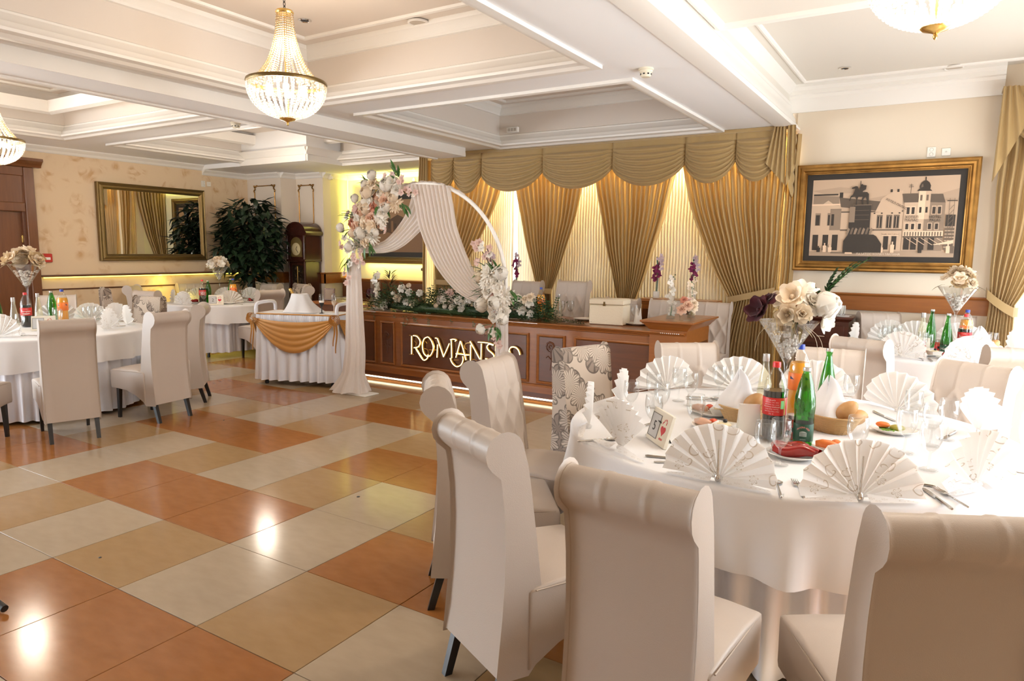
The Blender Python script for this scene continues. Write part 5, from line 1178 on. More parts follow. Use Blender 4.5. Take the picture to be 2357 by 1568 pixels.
# -- fan napkin: pleated half disc, printed on the sitter's side, plain on the other
def fan_mesh(R=.205, np_=11, lo=2, hi=178, seed=0):
    rs = random.Random(seed)
    def mk(off, uvs):
        v = []; f = []; uv = []; nr = 7
        for i in range(2*np_+1):
            a = math.radians(lo+(hi-lo)*i/(2*np_)); zig = (1 if i % 2 else -1)
            for j in range(nr):
                r = .012+(R*(1+.02*sin(3*a+seed))-.012)*j/(nr-1)
                v.append((r*cos(a), off+zig*.013*(r/R)**.8-.02*(r/R)**2, .006+r*sin(a)+.004)); uv.append((r*cos(a)*.75+.3+seed*.37, r*sin(a)*.75+.2))
        for i in range(2*np_):
            for j in range(nr-1): f.append((i*nr+j, i*nr+j+1, (i+1)*nr+j+1, (i+1)*nr+j))
        return v, f, uv
    m = MB(); m.add(*mk(-.0008, 0), m=0); v, f, uv = mk(.0008, 0); m.add(v, [q[::-1] for q in f], uv, m=1)
    # lower folds spreading on the table
    for s in (-1, 1):
        def ap(u, w, s=s): return (s*(.02+.17*w), -.012-.035*u*(1-.3*w), .004+.022*(1-u)*(1-w)+.004*abs(sin(6*u*PI)))
        m.grid(ap, 6, 4, m=0, uvf=lambda u, w: (u*.1+.5, w*.2+.1))
    m.lathe([(.0, .0), (.014, .0), (.017, .012), (.010, .022), (0, .024)], 8, (0, -.004, .002), m=0)
    return m
FANS = []
def fan(c, x, y, label, group, z=None, s=1, tilt=-6, turn=0, lo=2, hi=178):
    """(x, y) on table centred c; the fan faces the sitter"""
    k = (lo, hi)
    a = math.atan2(y-c[1], x-c[0])+PI/2+math.radians(turn)
    pr = [o for kk, o in FANS if kk == k]
    if pr: o = pr[0].copy(); COL.objects.link(o)
    else: o = fan_mesh(lo=lo, hi=hi, seed=len(FANS)).build('fan_napkin', [m_naps, m_nap], ang=20); FANS.append((k, o))
    o.name = 'fan_napkin'; o.location = (x, y, z or ZT); o.rotation_euler = (math.radians(tilt), 0, a); o.scale = (s,)*3
    tag(o, label, 'napkin', group); return o
GN1 = 'fan napkins on the window table'; GN2 = 'fan napkins on the table below the street picture'; GN3 = 'fan napkins on the door side table'; GN4 = 'fan napkins on the table below the mirror'
for x, y, l, lo, hi, tn in ((4.925, .83, 'fan napkin with gold curls holding a teaspoon, next to the number frame', 2, 178, 0), (5.375, .90, 'fan napkin with gold curls beside the dinner fork, its edge touched by sunlight', 2, 178, 4),
    (4.47, 1.00, 'half open fan napkin with gold curls between the number frame and the table edge', 35, 150, 0), (4.20, 1.26, 'fan napkin standing almost edge on at the table rim before the floral chair', 30, 150, -12), (4.16, 1.74, 'plain white fan napkin just before the floral chair', 2, 178, 10),
    (4.20, 2.33, 'plain white fan napkin between the floral chair and a buttoned chair, behind three glasses', 2, 178, 0), (4.56, 2.56, 'plain white fan napkin behind the bread basket with the tall cloth', 2, 178, 0), (4.98, 2.68, 'plain white fan napkin behind the orange drink and the farther green bottle', 2, 178, 0),
    (5.41, 2.50, 'white fan napkin in front of the right hand buttoned chair, a glass before it', 2, 178, 0), (5.76, 2.19, 'glaring sunlit fan napkin close to the buttoned chair in the sun', 20, 160, 0), (5.72, 1.28, 'overexposed fan napkin at the sunlit edge above the corner chair', 2, 178, 0), (5.90, 1.72, 'overexposed fan napkin seen edge on at the picture border', 25, 155, 8)):
    fan(T1, x, y, l, GN1, lo=lo, hi=hi, turn=tn)
for x, y, l in ((5.33, 4.76, 'scrolled fan napkin in front of the drinks on the table below the street picture'), (5.80, 4.76, 'scrolled fan napkin beside the roast pepper plate on the table below the street picture'), (4.92, 5.36, 'crumpled white fan napkin nearest the small dark cabinet'), (5.16, 5.85, 'white fan napkin before the buttoned chair beside the cabinet'), (5.38, 5.90, 'white fan napkin behind the clear bottle on the table below the street picture'), (5.74, 5.93, 'white fan napkin behind the cola bottle on the table below the street picture'), (6.12, 5.45, 'blazing white fan napkin before the glaring end window')):
    fan(T4, x, y, l, GN2)
for x, y, l in ((-2.30, 2.34, 'white fan napkin beyond the orange drink on the door side table'), (-1.50, 2.10, 'scrolled fan napkin nearest the hanging cloth edge of the door side table'), (-1.74, 2.42, 'tall fan napkin before the floral chair of the door side table'), (-1.62, 1.20, 'pale fan napkin cut by the picture edge on the door side table'), (-2.12, 2.52, 'fan napkin seen edge on behind the other two near the floral chair'), (-2.62, 2.15, 'white fan napkin behind the green bottle on the door side table')):
    fan(T3, x, y, l, GN3)
for x, y, l in ((-3.70, 4.34, 'fan napkin with bold pleats at the near rim of the table below the mirror'), (-4.20, 4.50, 'fan napkin seen edge on at the door side rim of the table below the mirror'), (-4.38, 5.02, 'fan napkin behind the cola bottle on the table below the mirror'), (-4.22, 5.42, 'fan napkin behind the tall vase on the table below the mirror'), (-3.92, 5.66, 'fan napkin before the corner chair on the table below the mirror'), (-3.22, 5.34, 'fan napkin nearest the serving trolley on the table below the mirror'), (-3.42, 4.90, 'fan napkin lying behind the number two frame')):
    fan(T2, x, y, l, GN4, s=.92)
# -- wine glasses
def glass_mb():
    m = MB(); m.lathe([(0, .002), (.034, .002), (.035, .004), (.030, .006), (.008, .012), (.0048, .02), (.0042, .055), (.006, .068), (.015, .076), (.028, .092), (.037, .115), (.0405, .14), (.039, .165), (.0365, .188), (.0358, .189), (.0363, .187), (.0383, .165), (.0397, .14), (.036, .116), (.027, .094), (.014, .080), (0, .076)], 28); return m
GL0 = glass_mb().build('wine_glass', m_glass, ang=180); gl_used = []
def glass(x, y, label, group, z=None, s=1.0):
    o = GL0 if not gl_used else GL0.copy()
    if gl_used: COL.objects.link(o)
    gl_used.append(1); o.location = (x, y, z or ZT); o.rotation_euler = (0, 0, (x*7+y*3) % 6); o.scale = (s,)*3; tag(o, label, 'glass', group); return o
GG = 'wine glasses on the window table'
for x, y, s, l in ((5.03, 1.07, 1.0, 'empty wine glass in front of the plate of roast red peppers'), (5.07, 1.16, .98, 'wine glass just behind the one before the roast peppers'), (5.32, 1.37, 1.0, 'wine glass behind the gold curled napkin beside the carrot and olive plate'), (5.48, 1.63, 1.02, 'wine glass on the tablecloth in front of the carrot and pickle plate'), (5.57, 1.42, 1.0, 'tall wine glass standing free on the sunlit cloth'), (5.63, 1.97, 1.0, 'wine glass before the glaring sunlit fan napkin'), (5.57, 1.82, .98, 'wine glass with a bright rim between two others on the sunlit cloth'), (5.49, 2.10, 1.0, 'wine glass before the white fan of the right hand buttoned chair'), (5.19, 2.42, 1.0, 'wine glass behind the bread basket beside the farther green bottle'),
    (4.50, 1.30, 1.0, 'wine glass close behind the number frame'), (4.42, 1.63, .98, 'wine glass farther behind the number frame beside another'), (4.66, 1.40, 1.02, 'wine glass beside the salad plate, right of the number frame'), (4.30, 1.84, 1.0, 'wine glass before the plain fan at the floral chair'), (4.36, 2.08, 1.0, 'wine glass before the fan between floral and buttoned chair'), (4.27, 1.60, .96, 'wine glass nearest the edge on napkin'), (4.60, 2.36, 1.0, 'wine glass before the fan behind the bread basket'), (4.52, 2.31, .98, 'wine glass paired with another behind the covered bread basket'), (4.45, 2.0, .98, 'wine glass in the cluster behind the salad plates')):
    glass(x, y, l, GG, s=s)
GG2 = 'wine glasses on the table below the street picture'
for x, y, l in ((5.50, 4.90, 'wine glass before the clear bottle below the street picture'), (5.15, 5.25, 'wine glass at the front of the cluster near the cabinet'), (5.22, 5.30, 'second wine glass in the cluster near the cabinet'), (5.17, 5.44, 'wine glass at the back of the cluster near the cabinet'), (5.25, 5.54, 'wine glass in the cluster nearest the clear bottle'), (5.90, 5.24, 'wine glass beside the bread basket below the street picture'), (5.96, 5.38, 'wine glass nearest the blazing end window'), (5.46, 5.02, 'wine glass beside the number frame below the street picture')): glass(x, y, l, GG2)
GG3 = 'wine glasses on the door side table'
for x, y, l in ((-1.74, 1.42, 'wine glass before the clear bottle on the door side table'), (-1.97, 1.86, 'wine glass before the orange drink on the door side table'), (-2.22, 1.96, 'wine glass behind the number frame on the door side table'), (-2.05, 2.17, 'wine glass before the pale fan on the door side table'), (-2.13, 2.26, 'wine glass just behind another near the pale fan'), (-1.98, 2.26, 'wine glass nearest the floral chair on the door side table')): glass(x, y, l, GG3)
GG4 = 'wine glasses on the table below the mirror'
for x, y, l in ((-3.55, 4.56, 'wine glass before the cola bottle below the mirror'), (-3.62, 5.24, 'wine glass beside the orange drink below the mirror'), (-4.30, 4.80, 'wine glass before the lit rail at the far rim below the mirror'), (-4.32, 4.92, 'second wine glass at the far rim below the mirror'), (-3.72, 5.48, 'wine glass before the corner napkin fan below the mirror'), (-3.40, 5.12, 'wine glass near the serving trolley side below the mirror')): glass(x, y, l, GG4)
# -- bottles
g_green = glassy('green_glass', (.20, .60, .15), .07); g_clear = glassy('pet_clear', (.95, .95, .93), .05); g_spirit = glassy('spirit_glass', (.93, .92, .80), .06, haze=.12, hazec=(.9, .88, .75))
m_cola = mat('cola', (.012, .006, .004), .1, coat=.6); m_red = mat('label_red', (.62, .02, .02), .35); m_lgreen = mat('label_green', (.012, .07, .035), .4); m_lwhite = mat('label_white', (.85, .82, .78), .5)
m_orange = mat('orange_drink', (.90, .38, .02), .12, coat=.6); m_orl = mat('orange_label', (.85, .20, .03), .35); m_blue = mat('cap_blue', (.02, .05, .35), .35); m_redcap = mat('cap_red', (.70, .03, .03), .35); m_tin = mat('tin_cap', (.62, .60, .58), .3, .8); m_navy = mat('label_navy', (.02, .03, .12), .4)
def wrap_text(body, size, r, z, mt, parent, a0=-PI/2, lift=.0006):
    """letters bent round an upright cylinder of radius r"""
    c = bpy.data.curves.new('lettering', 'FONT'); c.body = body; c.size = size; c.align_x = 'CENTER'; c.align_y = 'CENTER'; c.resolution_u = 2
    o = bpy.data.objects.new('lettering', c); me = bpy.data.meshes.new_from_object(o); bpy.data.objects.remove(o)
    for v in me.vertices:
        a = a0+v.co.x/r; v.co = Vector(((r+lift)*cos(a), (r+lift)*sin(a), z+v.co.y))
    me.materials.append(mt); return put('lettering', me, parent)
def face_cam(x, y): return math.atan2(CAMPOS.y-y, CAMPOS.x-x)+PI/2
def pet(x, y, kind, label, h=.345, r=.0455, group=None, txt=None):
    t = thing('soft_drink_bottle', label, 'bottle', (x, y, ZT), face_cam(x, y), group); k = h/.345
    pr = [(0, .002), (r*.7, .002), (r*.95, .012), (r, .03), (r*.985, .10*k), (r*.93, .135*k), (r*.97, .165*k), (r, .215*k), (r*.985, .24*k), (r*.80, .272*k), (r*.52, .302*k), (r*.30, .318*k), (r*.28, .335*k)]
    MB().lathe(pr, 28).build('bottle', g_clear, t, ang=180)
    lv = .222*k if kind == 'cola' else .262*k; lp = [(0, .005)]+[(a*.965, max(z, .005)) for a, z in pr[1:] if z < lv]
    rr = r*.955 if kind == 'cola' else r*.83; lp += [(rr, lv), (0, lv)]
    MB().lathe(lp, 28).build('drink', m_cola if kind == 'cola' else m_orange, t, ang=60)
    MB().lathe([(r*.30, .322*k), (r*.345, .322*k), (r*.345, .340*k), (r*.32, .345*k), (0, .345*k)], 20).build('cap', m_redcap if kind == 'cola' else m_blue, t)
    z0, z1 = (.118*k, .195*k) if kind == 'cola' else (.135*k, .215*k)
    lb = MB().lathe([(r*1.0, z0), (r*1.012, z0+.001), (r*1.012, z1-.001), (r*1.0, z1)], 32).build('label', m_red if kind == 'cola' else m_orl, t, ang=60)
    R = r*1.013
    if kind == 'cola':
        if txt == 'front':
            wrap_text('Šampion', .026, R, (z0+z1)/2+.004, m_lwhite, lb, -PI/2); wrap_text('— podeli —', .009, R, z1-.012, m_lwhite, lb, -PI/2)
            MB().grid(lambda u, v: ((R+.0007)*cos(-PI/2-.75+1.5*u), (R+.0007)*sin(-PI/2-.75+1.5*u), z0+.012+.010*(2*u-1)**2+.010*v*sin(PI*u)**.7), 16, 1).build('swoosh', m_lwhite, lb, smooth=False)
        else:
            for i in range(7): wrap_text(('Cola piće', 'sadrži kofein · voda · šećer', 'ugljen dioksid · boja · arome', 'Nutritivne vrednosti', 'energija 180 kJ · masti 0 g', 'ugljeni hidrati 10,6 g · so 0 g', '2 L  e')[i], .0085 if i in (0, 3, 6) else .0055, R, z1-.010-.010*i, m_lwhite, lb, -PI/2-.25)
            MB().grid(lambda u, v: ((R+.0006)*cos(-PI/2+.52+.32*u), (R+.0006)*sin(-PI/2+.52+.32*u), z1-.048+.036*v), 5, 1).build('barcode', mat('pale_green', (.35, .75, .45), .5), lb, smooth=False)
            MB().grid(lambda u, v: ((R+.0006)*cos(-PI/2+.90+.08*u), (R+.0006)*sin(-PI/2+.90+.08*u), z0+.002+(z1-z0-.004)*v), 2, 1).build('stripe', mat('label_yellow', (.8, .65, .1), .5), lb, smooth=False)
    else:
        for a in (-.9, .55): MB().grid(lambda u, v: ((R+.0006)*cos(-PI/2+a+.45*u), (R+.0006)*sin(-PI/2+a+.45*u), (z0+z1)/2+.012+.016*v*(1-u)), 5, 1).build('swoosh', m_navy, lb, smooth=False)
    return t
def green_bottle(x, y, label, style=0, h=.33, cap=True, txt=None, group=None):
    t = thing('mineral_water_bottle', label, 'bottle', (x, y, ZT), face_cam(x, y), group); k = h/.33
    if style == 0: pr = [(0, .004), (.030, .002), (.038, .010), (.0405, .03), (.0405, .10), (.040, .13), (.0435, .17), (.041, .21), (.030, .262), (.0175, .305), (.0145, .31), (.0145, .318), (.016, .319), (.016, .326), (.0135, .33)]
    else: pr = [(0, .004), (.030, .002), (.042, .010), (.0455, .03), (.0455, .075), (.043, .12), (.034, .185), (.022, .245), (.0145, .29), (.0135, .305), (.0160, .307), (.0160, .318), (.0135, .33)]
    pr = [(a, z*k) for a, z in pr]; MB().lathe(pr, 28).build('bottle', g_green, t, ang=180)
    MB().lathe([(0, .008)]+[(a*.90, z) for a, z in pr[2:-5] if z < .26*k]+[(0, .26*k)], 24).build('water', glassy('water_green', (.62, .86, .60), .01), t, ang=180)
    if cap: MB().lathe([(.0165, .318*k), (.0175, .320*k), (.0165, .332*k), (0, .334*k)], 18).build('cap', m_tin, t)
    if txt:
        r = .0408 if style == 0 else .0458; z0, z1 = (.03, .105) if style == 0 else (.03, .085)
        lb = MB().lathe([(r, z0), (r+.0004, z0+.001), (r+.0004, z1-.001), (r, z1)], 32).build('label', m_lgreen, t, ang=60)
        if txt == 'crest':
            s_ = 'PRIRODNA VODA'
            for i, ch in enumerate(s_):
                q = (i-(len(s_)-1)/2)/(len(s_)/2); wrap_text(ch, .0105, r+.0006, .078+.014*(1-q*q), m_redcap if i % 1 else mat('label_pink', (.75, .25, .22), .5), lb, -PI/2+q*.62)
            m = MB()
            for q in (-.3, -.18, -.06, .06, .18, .3): m.box((0, 0, 0), (.003, .0006, .016), T=RZ(q)@TZ((0, -r-.0008, .060)))
            m.grid(lambda u, v: ((r+.0008)*cos(-PI/2-.38+.76*u), (r+.0008)*sin(-PI/2-.38+.76*u), .069+.006*v*sin(PI*u)), 8, 1)
            m.build('crest', mat('label_grey', (.45, .52, .48), .5), lb, smooth=False); wrap_text('gazirana', .007, r+.0006, .040, mat('label_grey', 0), lb)
        else: wrap_text(txt, .034, r+.0006, (z0+z1)/2-.002, m_lwhite, lb, -PI/2-.12); wrap_text('❧', .014, r+.0006, z1+.004, m_lwhite, lb, -PI/2-.1)
    return t
def clear_bottle(x, y, label, h=.31):
    t = thing('spirit_bottle', label, 'bottle', (x, y, ZT), 0, 'clear spirit bottles'); k = h/.31
    pr = [(0, .004), (.032, .002), (.039, .010), (.040, .03), (.038, .10), (.030, .17), (.0205, .225), (.0155, .26), (.0150, .285), (.0165, .287), (.0165, .296), (.0145, .298)]
    pr = [(a, z*k) for a, z in pr]; MB().lathe(pr, 28).build('bottle', g_spirit, t, ang=180); MB().lathe([(.0165, .270*k), (.0175, .272*k), (.0170, .308*k), (0, .31*k)], 18).build('cap', m_tin, t); return t
pet(4.97, 1.535, 'cola', 'big cola bottle on the window table, the small print of its label showing', h=.352, r=.050)
green_bottle(5.10, 1.50, 'green mineral water bottle with a dark label, in front beside the cola bottle', 0, .342, txt='crest')
green_bottle(5.09, 2.27, 'green mineral water bottle without a label showing, behind the bread basket', 1, .335)
clear_bottle(4.815, 2.08, 'clear spirit bottle with a white cap behind the cola bottle'); pet(4.985, 2.05, 'orange', 'orange drink bottle with a blue cap behind the cola bottle', h=.375, r=.052)
clear_bottle(5.45, 5.21, 'clear spirit bottle on the table below the street picture', .34); green_bottle(5.51, 5.62, 'light green mineral water bottle behind the clear bottle below the street picture', 1, .34)
green_bottle(5.63, 5.12, 'green mineral water bottle with big white lettering', 1, .345, txt='Heba'); pet(5.755, 5.21, 'cola', 'full cola bottle with a white name on its red label', h=.345, r=.052, txt='front'); pet(5.77, 5.53, 'orange', 'orange drink bottle behind the named cola bottle', h=.36, r=.05)
pet(-2.31, 1.72, 'cola', 'cola bottle below the dry petal vase on the door side table', h=.35, r=.05, txt='front'); clear_bottle(-1.97, 1.47, 'clear spirit bottle nearest the picture edge on the door side table', .33); clear_bottle(-2.46, 1.90, 'clear spirit bottle between the cola and the green bottle on the door side table', .33)
green_bottle(-2.50, 2.05, 'green bottle next to the orange drink on the door side table', 0, .34); pet(-2.36, 2.09, 'orange', 'orange drink bottle with a blue cap on the door side table', h=.365, r=.052); green_bottle(-2.20, 1.43, 'green bottle cut by the picture edge on the door side table', 1, .37)
pet(-3.72, 4.66, 'cola', 'cola bottle beside the number two frame', h=.35, r=.05, txt='front'); green_bottle(-3.74, 4.77, 'green bottle close beside the cola bottle below the mirror', 0, .33); pet(-3.55, 5.06, 'orange', 'orange drink bottle on the table below the mirror', h=.36, r=.052); green_bottle(-3.77, 5.18, 'green bottle half hidden by the orange drink below the mirror', 0, .345)
# -- tall martini vases with flowers
g_vase = glassy('vase_glass', (.96, .965, .96), .07); m_peb = mat('white_pebble', (.72, .66, .60), .6)
def vase(x, y, kind, label, s=1.0, seed=1):
    t = thing('tall_flower_vase', label, 'vase', (x, y, ZT), 0, 'tall cone vases with flowers'); t.scale = (s,)*3
    MB().lathe([(0, .003), (.075, .003), (.078, .007), (.03, .014), (.009, .022), (.007, .06), (.007, .30), (.011, .335), (.028, .365), (.06, .42), (.10, .485), (.152, .56), (.1535, .561), (.150, .558), (.098, .485), (.058, .421), (.026, .367), (.008, .338), (0, .334)], 36).build('vase', g_vase, t, ang=180)
    rs = random.Random(seed); m = MB()
    for k in range(110):
        z = rs.uniform(.365, .50); R = (z-.34)*.62; a = rs.uniform(0, TAU); r = R*math.sqrt(rs.random()); m.ball((r*cos(a), r*sin(a), z), rs.uniform(.008, .014), 6, 4, sc=(1, 1, .7))
    tag(m.build('pebbles', m_peb, t), kind='stuff')
    if kind == 'T1':
        L, Rr = f_c, f_w
        for px, py, pz, rr, m_, k_, d in ((-.135, -.06, .615, .085, f_bu, 'ANEM', (-.5, -.8, .35)), (-.10, .0, .66, .06, f_bu, 'ROSE', (-.6, -.3, .6)), (.02, -.04, .69, .085, f_c, 'ANEM', (-.1, -.8, .5)), (.06, .02, .715, .08, f_w, 'ANEM', (.2, -.3, .9)), (.10, -.02, .66, .075, f_w, 'ROSE', (.5, -.4, .5)), (.155, .0, .645, .085, f_w, 'BALL', (.9, -.3, .3)), (.0, .05, .70, .07, f_dryl, 'ROSE', (-.3, .2, 1)), (.01, -.10, .60, .065, f_dryl, 'ANEM', (0, -1, .1)), (.17, .0, .575, .07, f_w, 'ANEM', (1, -.3, -.1)), (.08, -.10, .61, .055, f_dryl, 'ROSE', (.3, -1, .2)), (-.05, .08, .66, .07, f_dryl, 'ANEM', (-.4, .7, .6))): flower(t, k_, m_, (px, py, pz), rr, d, rs.uniform(0, 6))
        for k in range(16): leafo(t, (rs.uniform(-.05, .1), -.06, .60+rs.uniform(-.05, .05)), (rs.uniform(-.3, 1), rs.uniform(-1, .2), rs.uniform(-.9, .3)), rs.uniform(.07, .13), mat('dry_leaf', (.26, .20, .10), .6) if k % 3 else m_leaf, .2)
        m = MB()
        for k in range(5): x0 = rs.uniform(-.14, .2); m.tube(smooth_line([(x0*.5, -.1, .56), (x0, -.15, .50), (x0*1.15, -.16, .44-rs.uniform(0, .06))]), .0010, 4)
        for k in range(22): a = rs.uniform(0, TAU); m.ball((.10*cos(a)*rs.random()-.02, -.12+.02*sin(a), .50+.07*rs.random()), .007, 6, 4)
        m.build('trailing_pearls', mat('pearl', (.50, .40, .26), .35), t)
    else:
        ms = (f_dry, f_dryl, f_dryl, f_c) if kind != 'T2' else (f_w, f_dryl, f_c, f_w)
        for k in range(17):
            a = rs.uniform(0, TAU); q = rs.random()**.6; flower(t, rs.choice(('ANEM', 'ROSE', 'ANEM')), rs.choice(ms), (.135*q*cos(a), .135*q*sin(a), .575+.10*(1-q*q)+rs.uniform(-.02, .02)), rs.uniform(.055, .085), (cos(a)*q, sin(a)*q, .9-.5*q), rs.uniform(0, 6))
        for k in range(9): a = rs.uniform(0, TAU); leafo(t, (.13*cos(a), .13*sin(a), .57), (cos(a), sin(a), rs.uniform(-.4, .3)), rs.uniform(.06, .11), mat('dry_leaf', 0), .2)
    return t
vase(4.95, 1.86, 'T1', 'tall cone vase with burgundy and cream magnolias on the window table', .90, 3)
vase(5.68, 5.36, 'T4', 'tall cone vase of dry beige petals on the table below the street picture', 1.0, 5)
vase(-2.58, 1.86, 'T3', 'tall cone vase of dry beige petals on the door side table', 1.12, 6)
vase(-3.82, 5.02, 'T2', 'tall cone vase with white blossoms on the table below the mirror', .95, 8)
# -- number frames
m_frame = mat('cream_frame', (.80, .74, .62), .5); m_ink = mat('ink', (.05, .045, .05), .5); m_hr = mat('heart_red', (.60, .035, .05), .5)
def number_frame(x, y, face, num, label, tilt=14):
    t = thing('table_number_frame', label, 'frame', (x, y, ZT), math.radians(face)+PI/2, 'table number frames'); t.rotation_euler = (0, 0, math.radians(face)+PI/2)
    w, h = .20, .145; B = RX(math.radians(-tilt)); b = MB()
    b.bx(-w/2, w/2, -.008, .008, 0, h, T=B, bev=.002); b.build('frame', m_frame, t, ang=30)
    MB().bx(-.088, .002, -.0092, -.008, .022, .122, T=B).build('card', mat('card_grey', (.55, .55, .55), .6), t, smooth=False)
    e = MB()
    for a, c, d, f in ((-.09, .004, .122, .125), (-.09, .004, .019, .022)): e.bx(a, c, -.0105, -.008, d, f, T=B)
    for a in (-.091, .002): e.bx(a, a+.003, -.0105, -.008, .019, .125, T=B)
    e.build('card_edge', mat('edge_grey', (.22, .21, .20), .6), t, smooth=False)
    for i in range(0, 1): o = text(num, .062, m_ink, t, (0, 0, 0)); o.matrix_local = B@TZ((-.043, -.0098, .068))@RX(PI/2)
    hs = [(.55*(16*sin(a)**3)/16, .5*(13*cos(a)-5*cos(2*a)-2*cos(3*a)-cos(4*a))/16) for a in [TAU*k/24 for k in range(24)]]
    MB().prism([(p[0]*.044, p[1]*.048) for p in hs], .0012, T=B@TZ((.047, -.008, .068))@RX(PI/2)).build('heart', m_hr, t, smooth=False)
    d = MB()
    for k in range(7): d.prism([(0, -.006), (.003, 0), (0, .006), (-.003, 0)], .001, T=B@TZ((.047+.018*cos(k*1.1), -.008, .107+.010*sin(k*1.7)))@RX(PI/2)@RZ(k))
    for k in range(5): d.prism([(0, -.006), (.002, 0), (0, .006), (-.002, 0)], .001, T=B@TZ((.033+.007*k, -.008, .030))@RX(PI/2)@RZ(-.4))
    d.build('ornament', m_hr, t, smooth=False)
    MB().add([(-.012, .012, .10), (.012, .012, .10), (.012, .065, .0), (-.012, .065, .0), (-.012, .016, .10), (.012, .016, .10), (.012, .069, .0), (-.012, .069, .0)], [(0, 1, 2, 3), (7, 6, 5, 4), (0, 4, 5, 1), (2, 6, 7, 3), (0, 3, 7, 4), (1, 5, 6, 2)]).build('strut', m_black, t, smooth=False)
number_frame(4.555, 1.185, -138, '5', 'slanting cream number frame with a heart on the window table', 16)
number_frame(-1.84, 1.66, -33, '3', 'cream number frame partly hidden by the chair back on the door side table'); number_frame(-3.32, 4.60, -36, '2', 'cream number frame reading 2 on the table below the mirror'); number_frame(5.42, 5.0, -80, '4', 'cream number frame behind the scrolled fan below the street picture')
# -- bread baskets
m_wick = mat('wicker', (.50, .31, .13), .6); m_bread = mat('bread_crust', (.42, .19, .06), .5, var=(14, (.58, .33, .13), 1), bump=(20, .2, 3))
def bread_basket(x, y, rz, label, sfx, clothlab):
    t = thing('bread_basket', label, 'basket', (x, y, ZT), rz, 'wicker bread baskets'); a0, b0 = .085, .065
    for k in range(11):
        z = .006+.0075*k; q = 1+.055*k
        m = MB().tube([((a0*q)*cos(TAU*i/40), (b0*q)*sin(TAU*i/40)+0, z+.0022*sin(20*TAU*i/40+(k % 2)*PI)) for i in range(40)], .0042, 5, closed=True); m.build('wicker_strand', m_wick, t)
    m = MB()
    for i in range(26): a = TAU*i/26; m.tube([(a0*.98*cos(a), b0*.98*sin(a), 0), (a0*1.55*cos(a), b0*1.55*sin(a), .084)], .003, 4)
    m.prism([(a0*cos(TAU*i/24), b0*sin(TAU*i/24)) for i in range(24)], .004); m.build('stake', m_wick, t)
    rs = random.Random(int(x*100)); T = TZ((x, y, ZT))@RZ(rz)
    for i, (px, py, pz, ra) in enumerate(((.06, .0, .105, .3), (.085, .035, .075, 1.2), (.0, .03, .07, 2.0))):
        o = MB().ball((0, 0, 0), .046, 14, 9, sc=(1.5, .85, .8)).build('bread_roll', m_bread, None, tuple(T@Vector((px, py, pz))), (0, -.75 if i == 0 else -.2, rz+ra)); tag(o, ('brown bread roll standing up out of the basket ', 'brown bread roll at the rim of the basket ', 'brown bread roll under the cloth in the basket ')[i]+sfx, 'bread', 'bread rolls')
    def cl(u, v):
        a = TAU*u; r = .004+.105*v; w = 1+.12*sin(3*a+1)+.08*sin(5*a)
        z = .178*(1-v**1.5)+.004 if v < .5 else .178*(1-v**1.5)+.03*sin(4*a)*(v-.5)
        return (-.03+r*1.0*cos(a)*w, r*.85*sin(a)*w+.01*sin(6*v), max(z*(.85+.15*cos(2*a)), .02)+.035*(1-v)+.045)
    o = MB().grid(cl, 48, 18, cu=True).build('basket_cloth', m_linen, None, (x, y, ZT), (0, 0, rz), ang=180); tag(o, clothlab, 'cloth', 'cloths over the bread')
bread_basket(4.77, 1.80, -.5, 'wicker bread basket behind the salad plate, left of the cola bottle', 'behind the salad plate', 'pointed white cloth over the bread behind the salad plate')
bread_basket(5.17, 1.86, -.45, 'wicker bread basket right behind the labelled green bottle', 'behind the labelled green bottle', 'white cloth over the bread behind the labelled green bottle')
bread_basket(5.88, 5.10, -.3, 'wicker bread basket beside the cola on the table below the street picture', 'below the street picture', 'white cloth over the bread below the street picture')
# -- plates and food
def plate_mb(r): return MB().lathe([(0, .004), (r*.55, .004), (r*.6, .0), (r*.66, .003), (r*.98, .018), (r, .0195), (r*.985, .0215), (r*.66, .008), (r*.5, .007), (0, .007)], 36)
def plate(x, y, r, label, oval=1.0, rz=0, group='china plates'):
    o = plate_mb(r).build('plate', m_china, None, (x, y, ZT), (0, 0, rz), ang=50); o.scale = (1, oval, 1); return tag(o, label, 'plate', group)
m_pep = mat('roast_pepper', (.33, .008, .006), .2, coat=.4, var=(10, (.22, .004, .003), 1)); m_carrot = mat('carrot', (.82, .22, .04), .4, var=(20, (.72, .16, .03), 1)); m_olive = mat('olive', (.012, .010, .016), .15, coat=.5); m_cheese = mat('cheese', (.82, .72, .48), .5); m_ham = mat('ham', (.70, .42, .30), .45); m_pick = mat('pickle', (.38, .33, .06), .3); m_let = mat('lettuce', (.16, .34, .05), .5); m_tom = mat('tomato', (.62, .07, .02), .25, coat=.5)
def food(name, mb, mt, x, y, z, label, cat, rot=(0, 0, 0), ang=180): return tag(mb.build(name, mt, None, (x, y, z), rot, ang=ang), label, cat, None)
def pepper_mb(L, r, seed):
    rs = random.Random(seed); p = [rs.uniform(0, TAU) for _ in range(4)]
    def fn(u, v):
        a = TAU*u; q = v; rr = r*(sin(PI*min(.99, .12+.80*(1-q)))**.6)*(1+.16*sin(3*a+p[0])+.10*sin(2*a+9*q+p[1]))
        return (L*(q-.5), rr*cos(a)+.012*sin(5*q+p[2]), .72*rr*sin(a)+.62*r+.006*sin(8*q+p[3]))
    m = MB().grid(fn, 20, 16, cu=True); m.add([fn(i/20, 0) for i in range(20)], [tuple(range(20))]); return m
plate(5.095, 1.30, .105, 'white plate carrying the roast red peppers on the window table', .85)
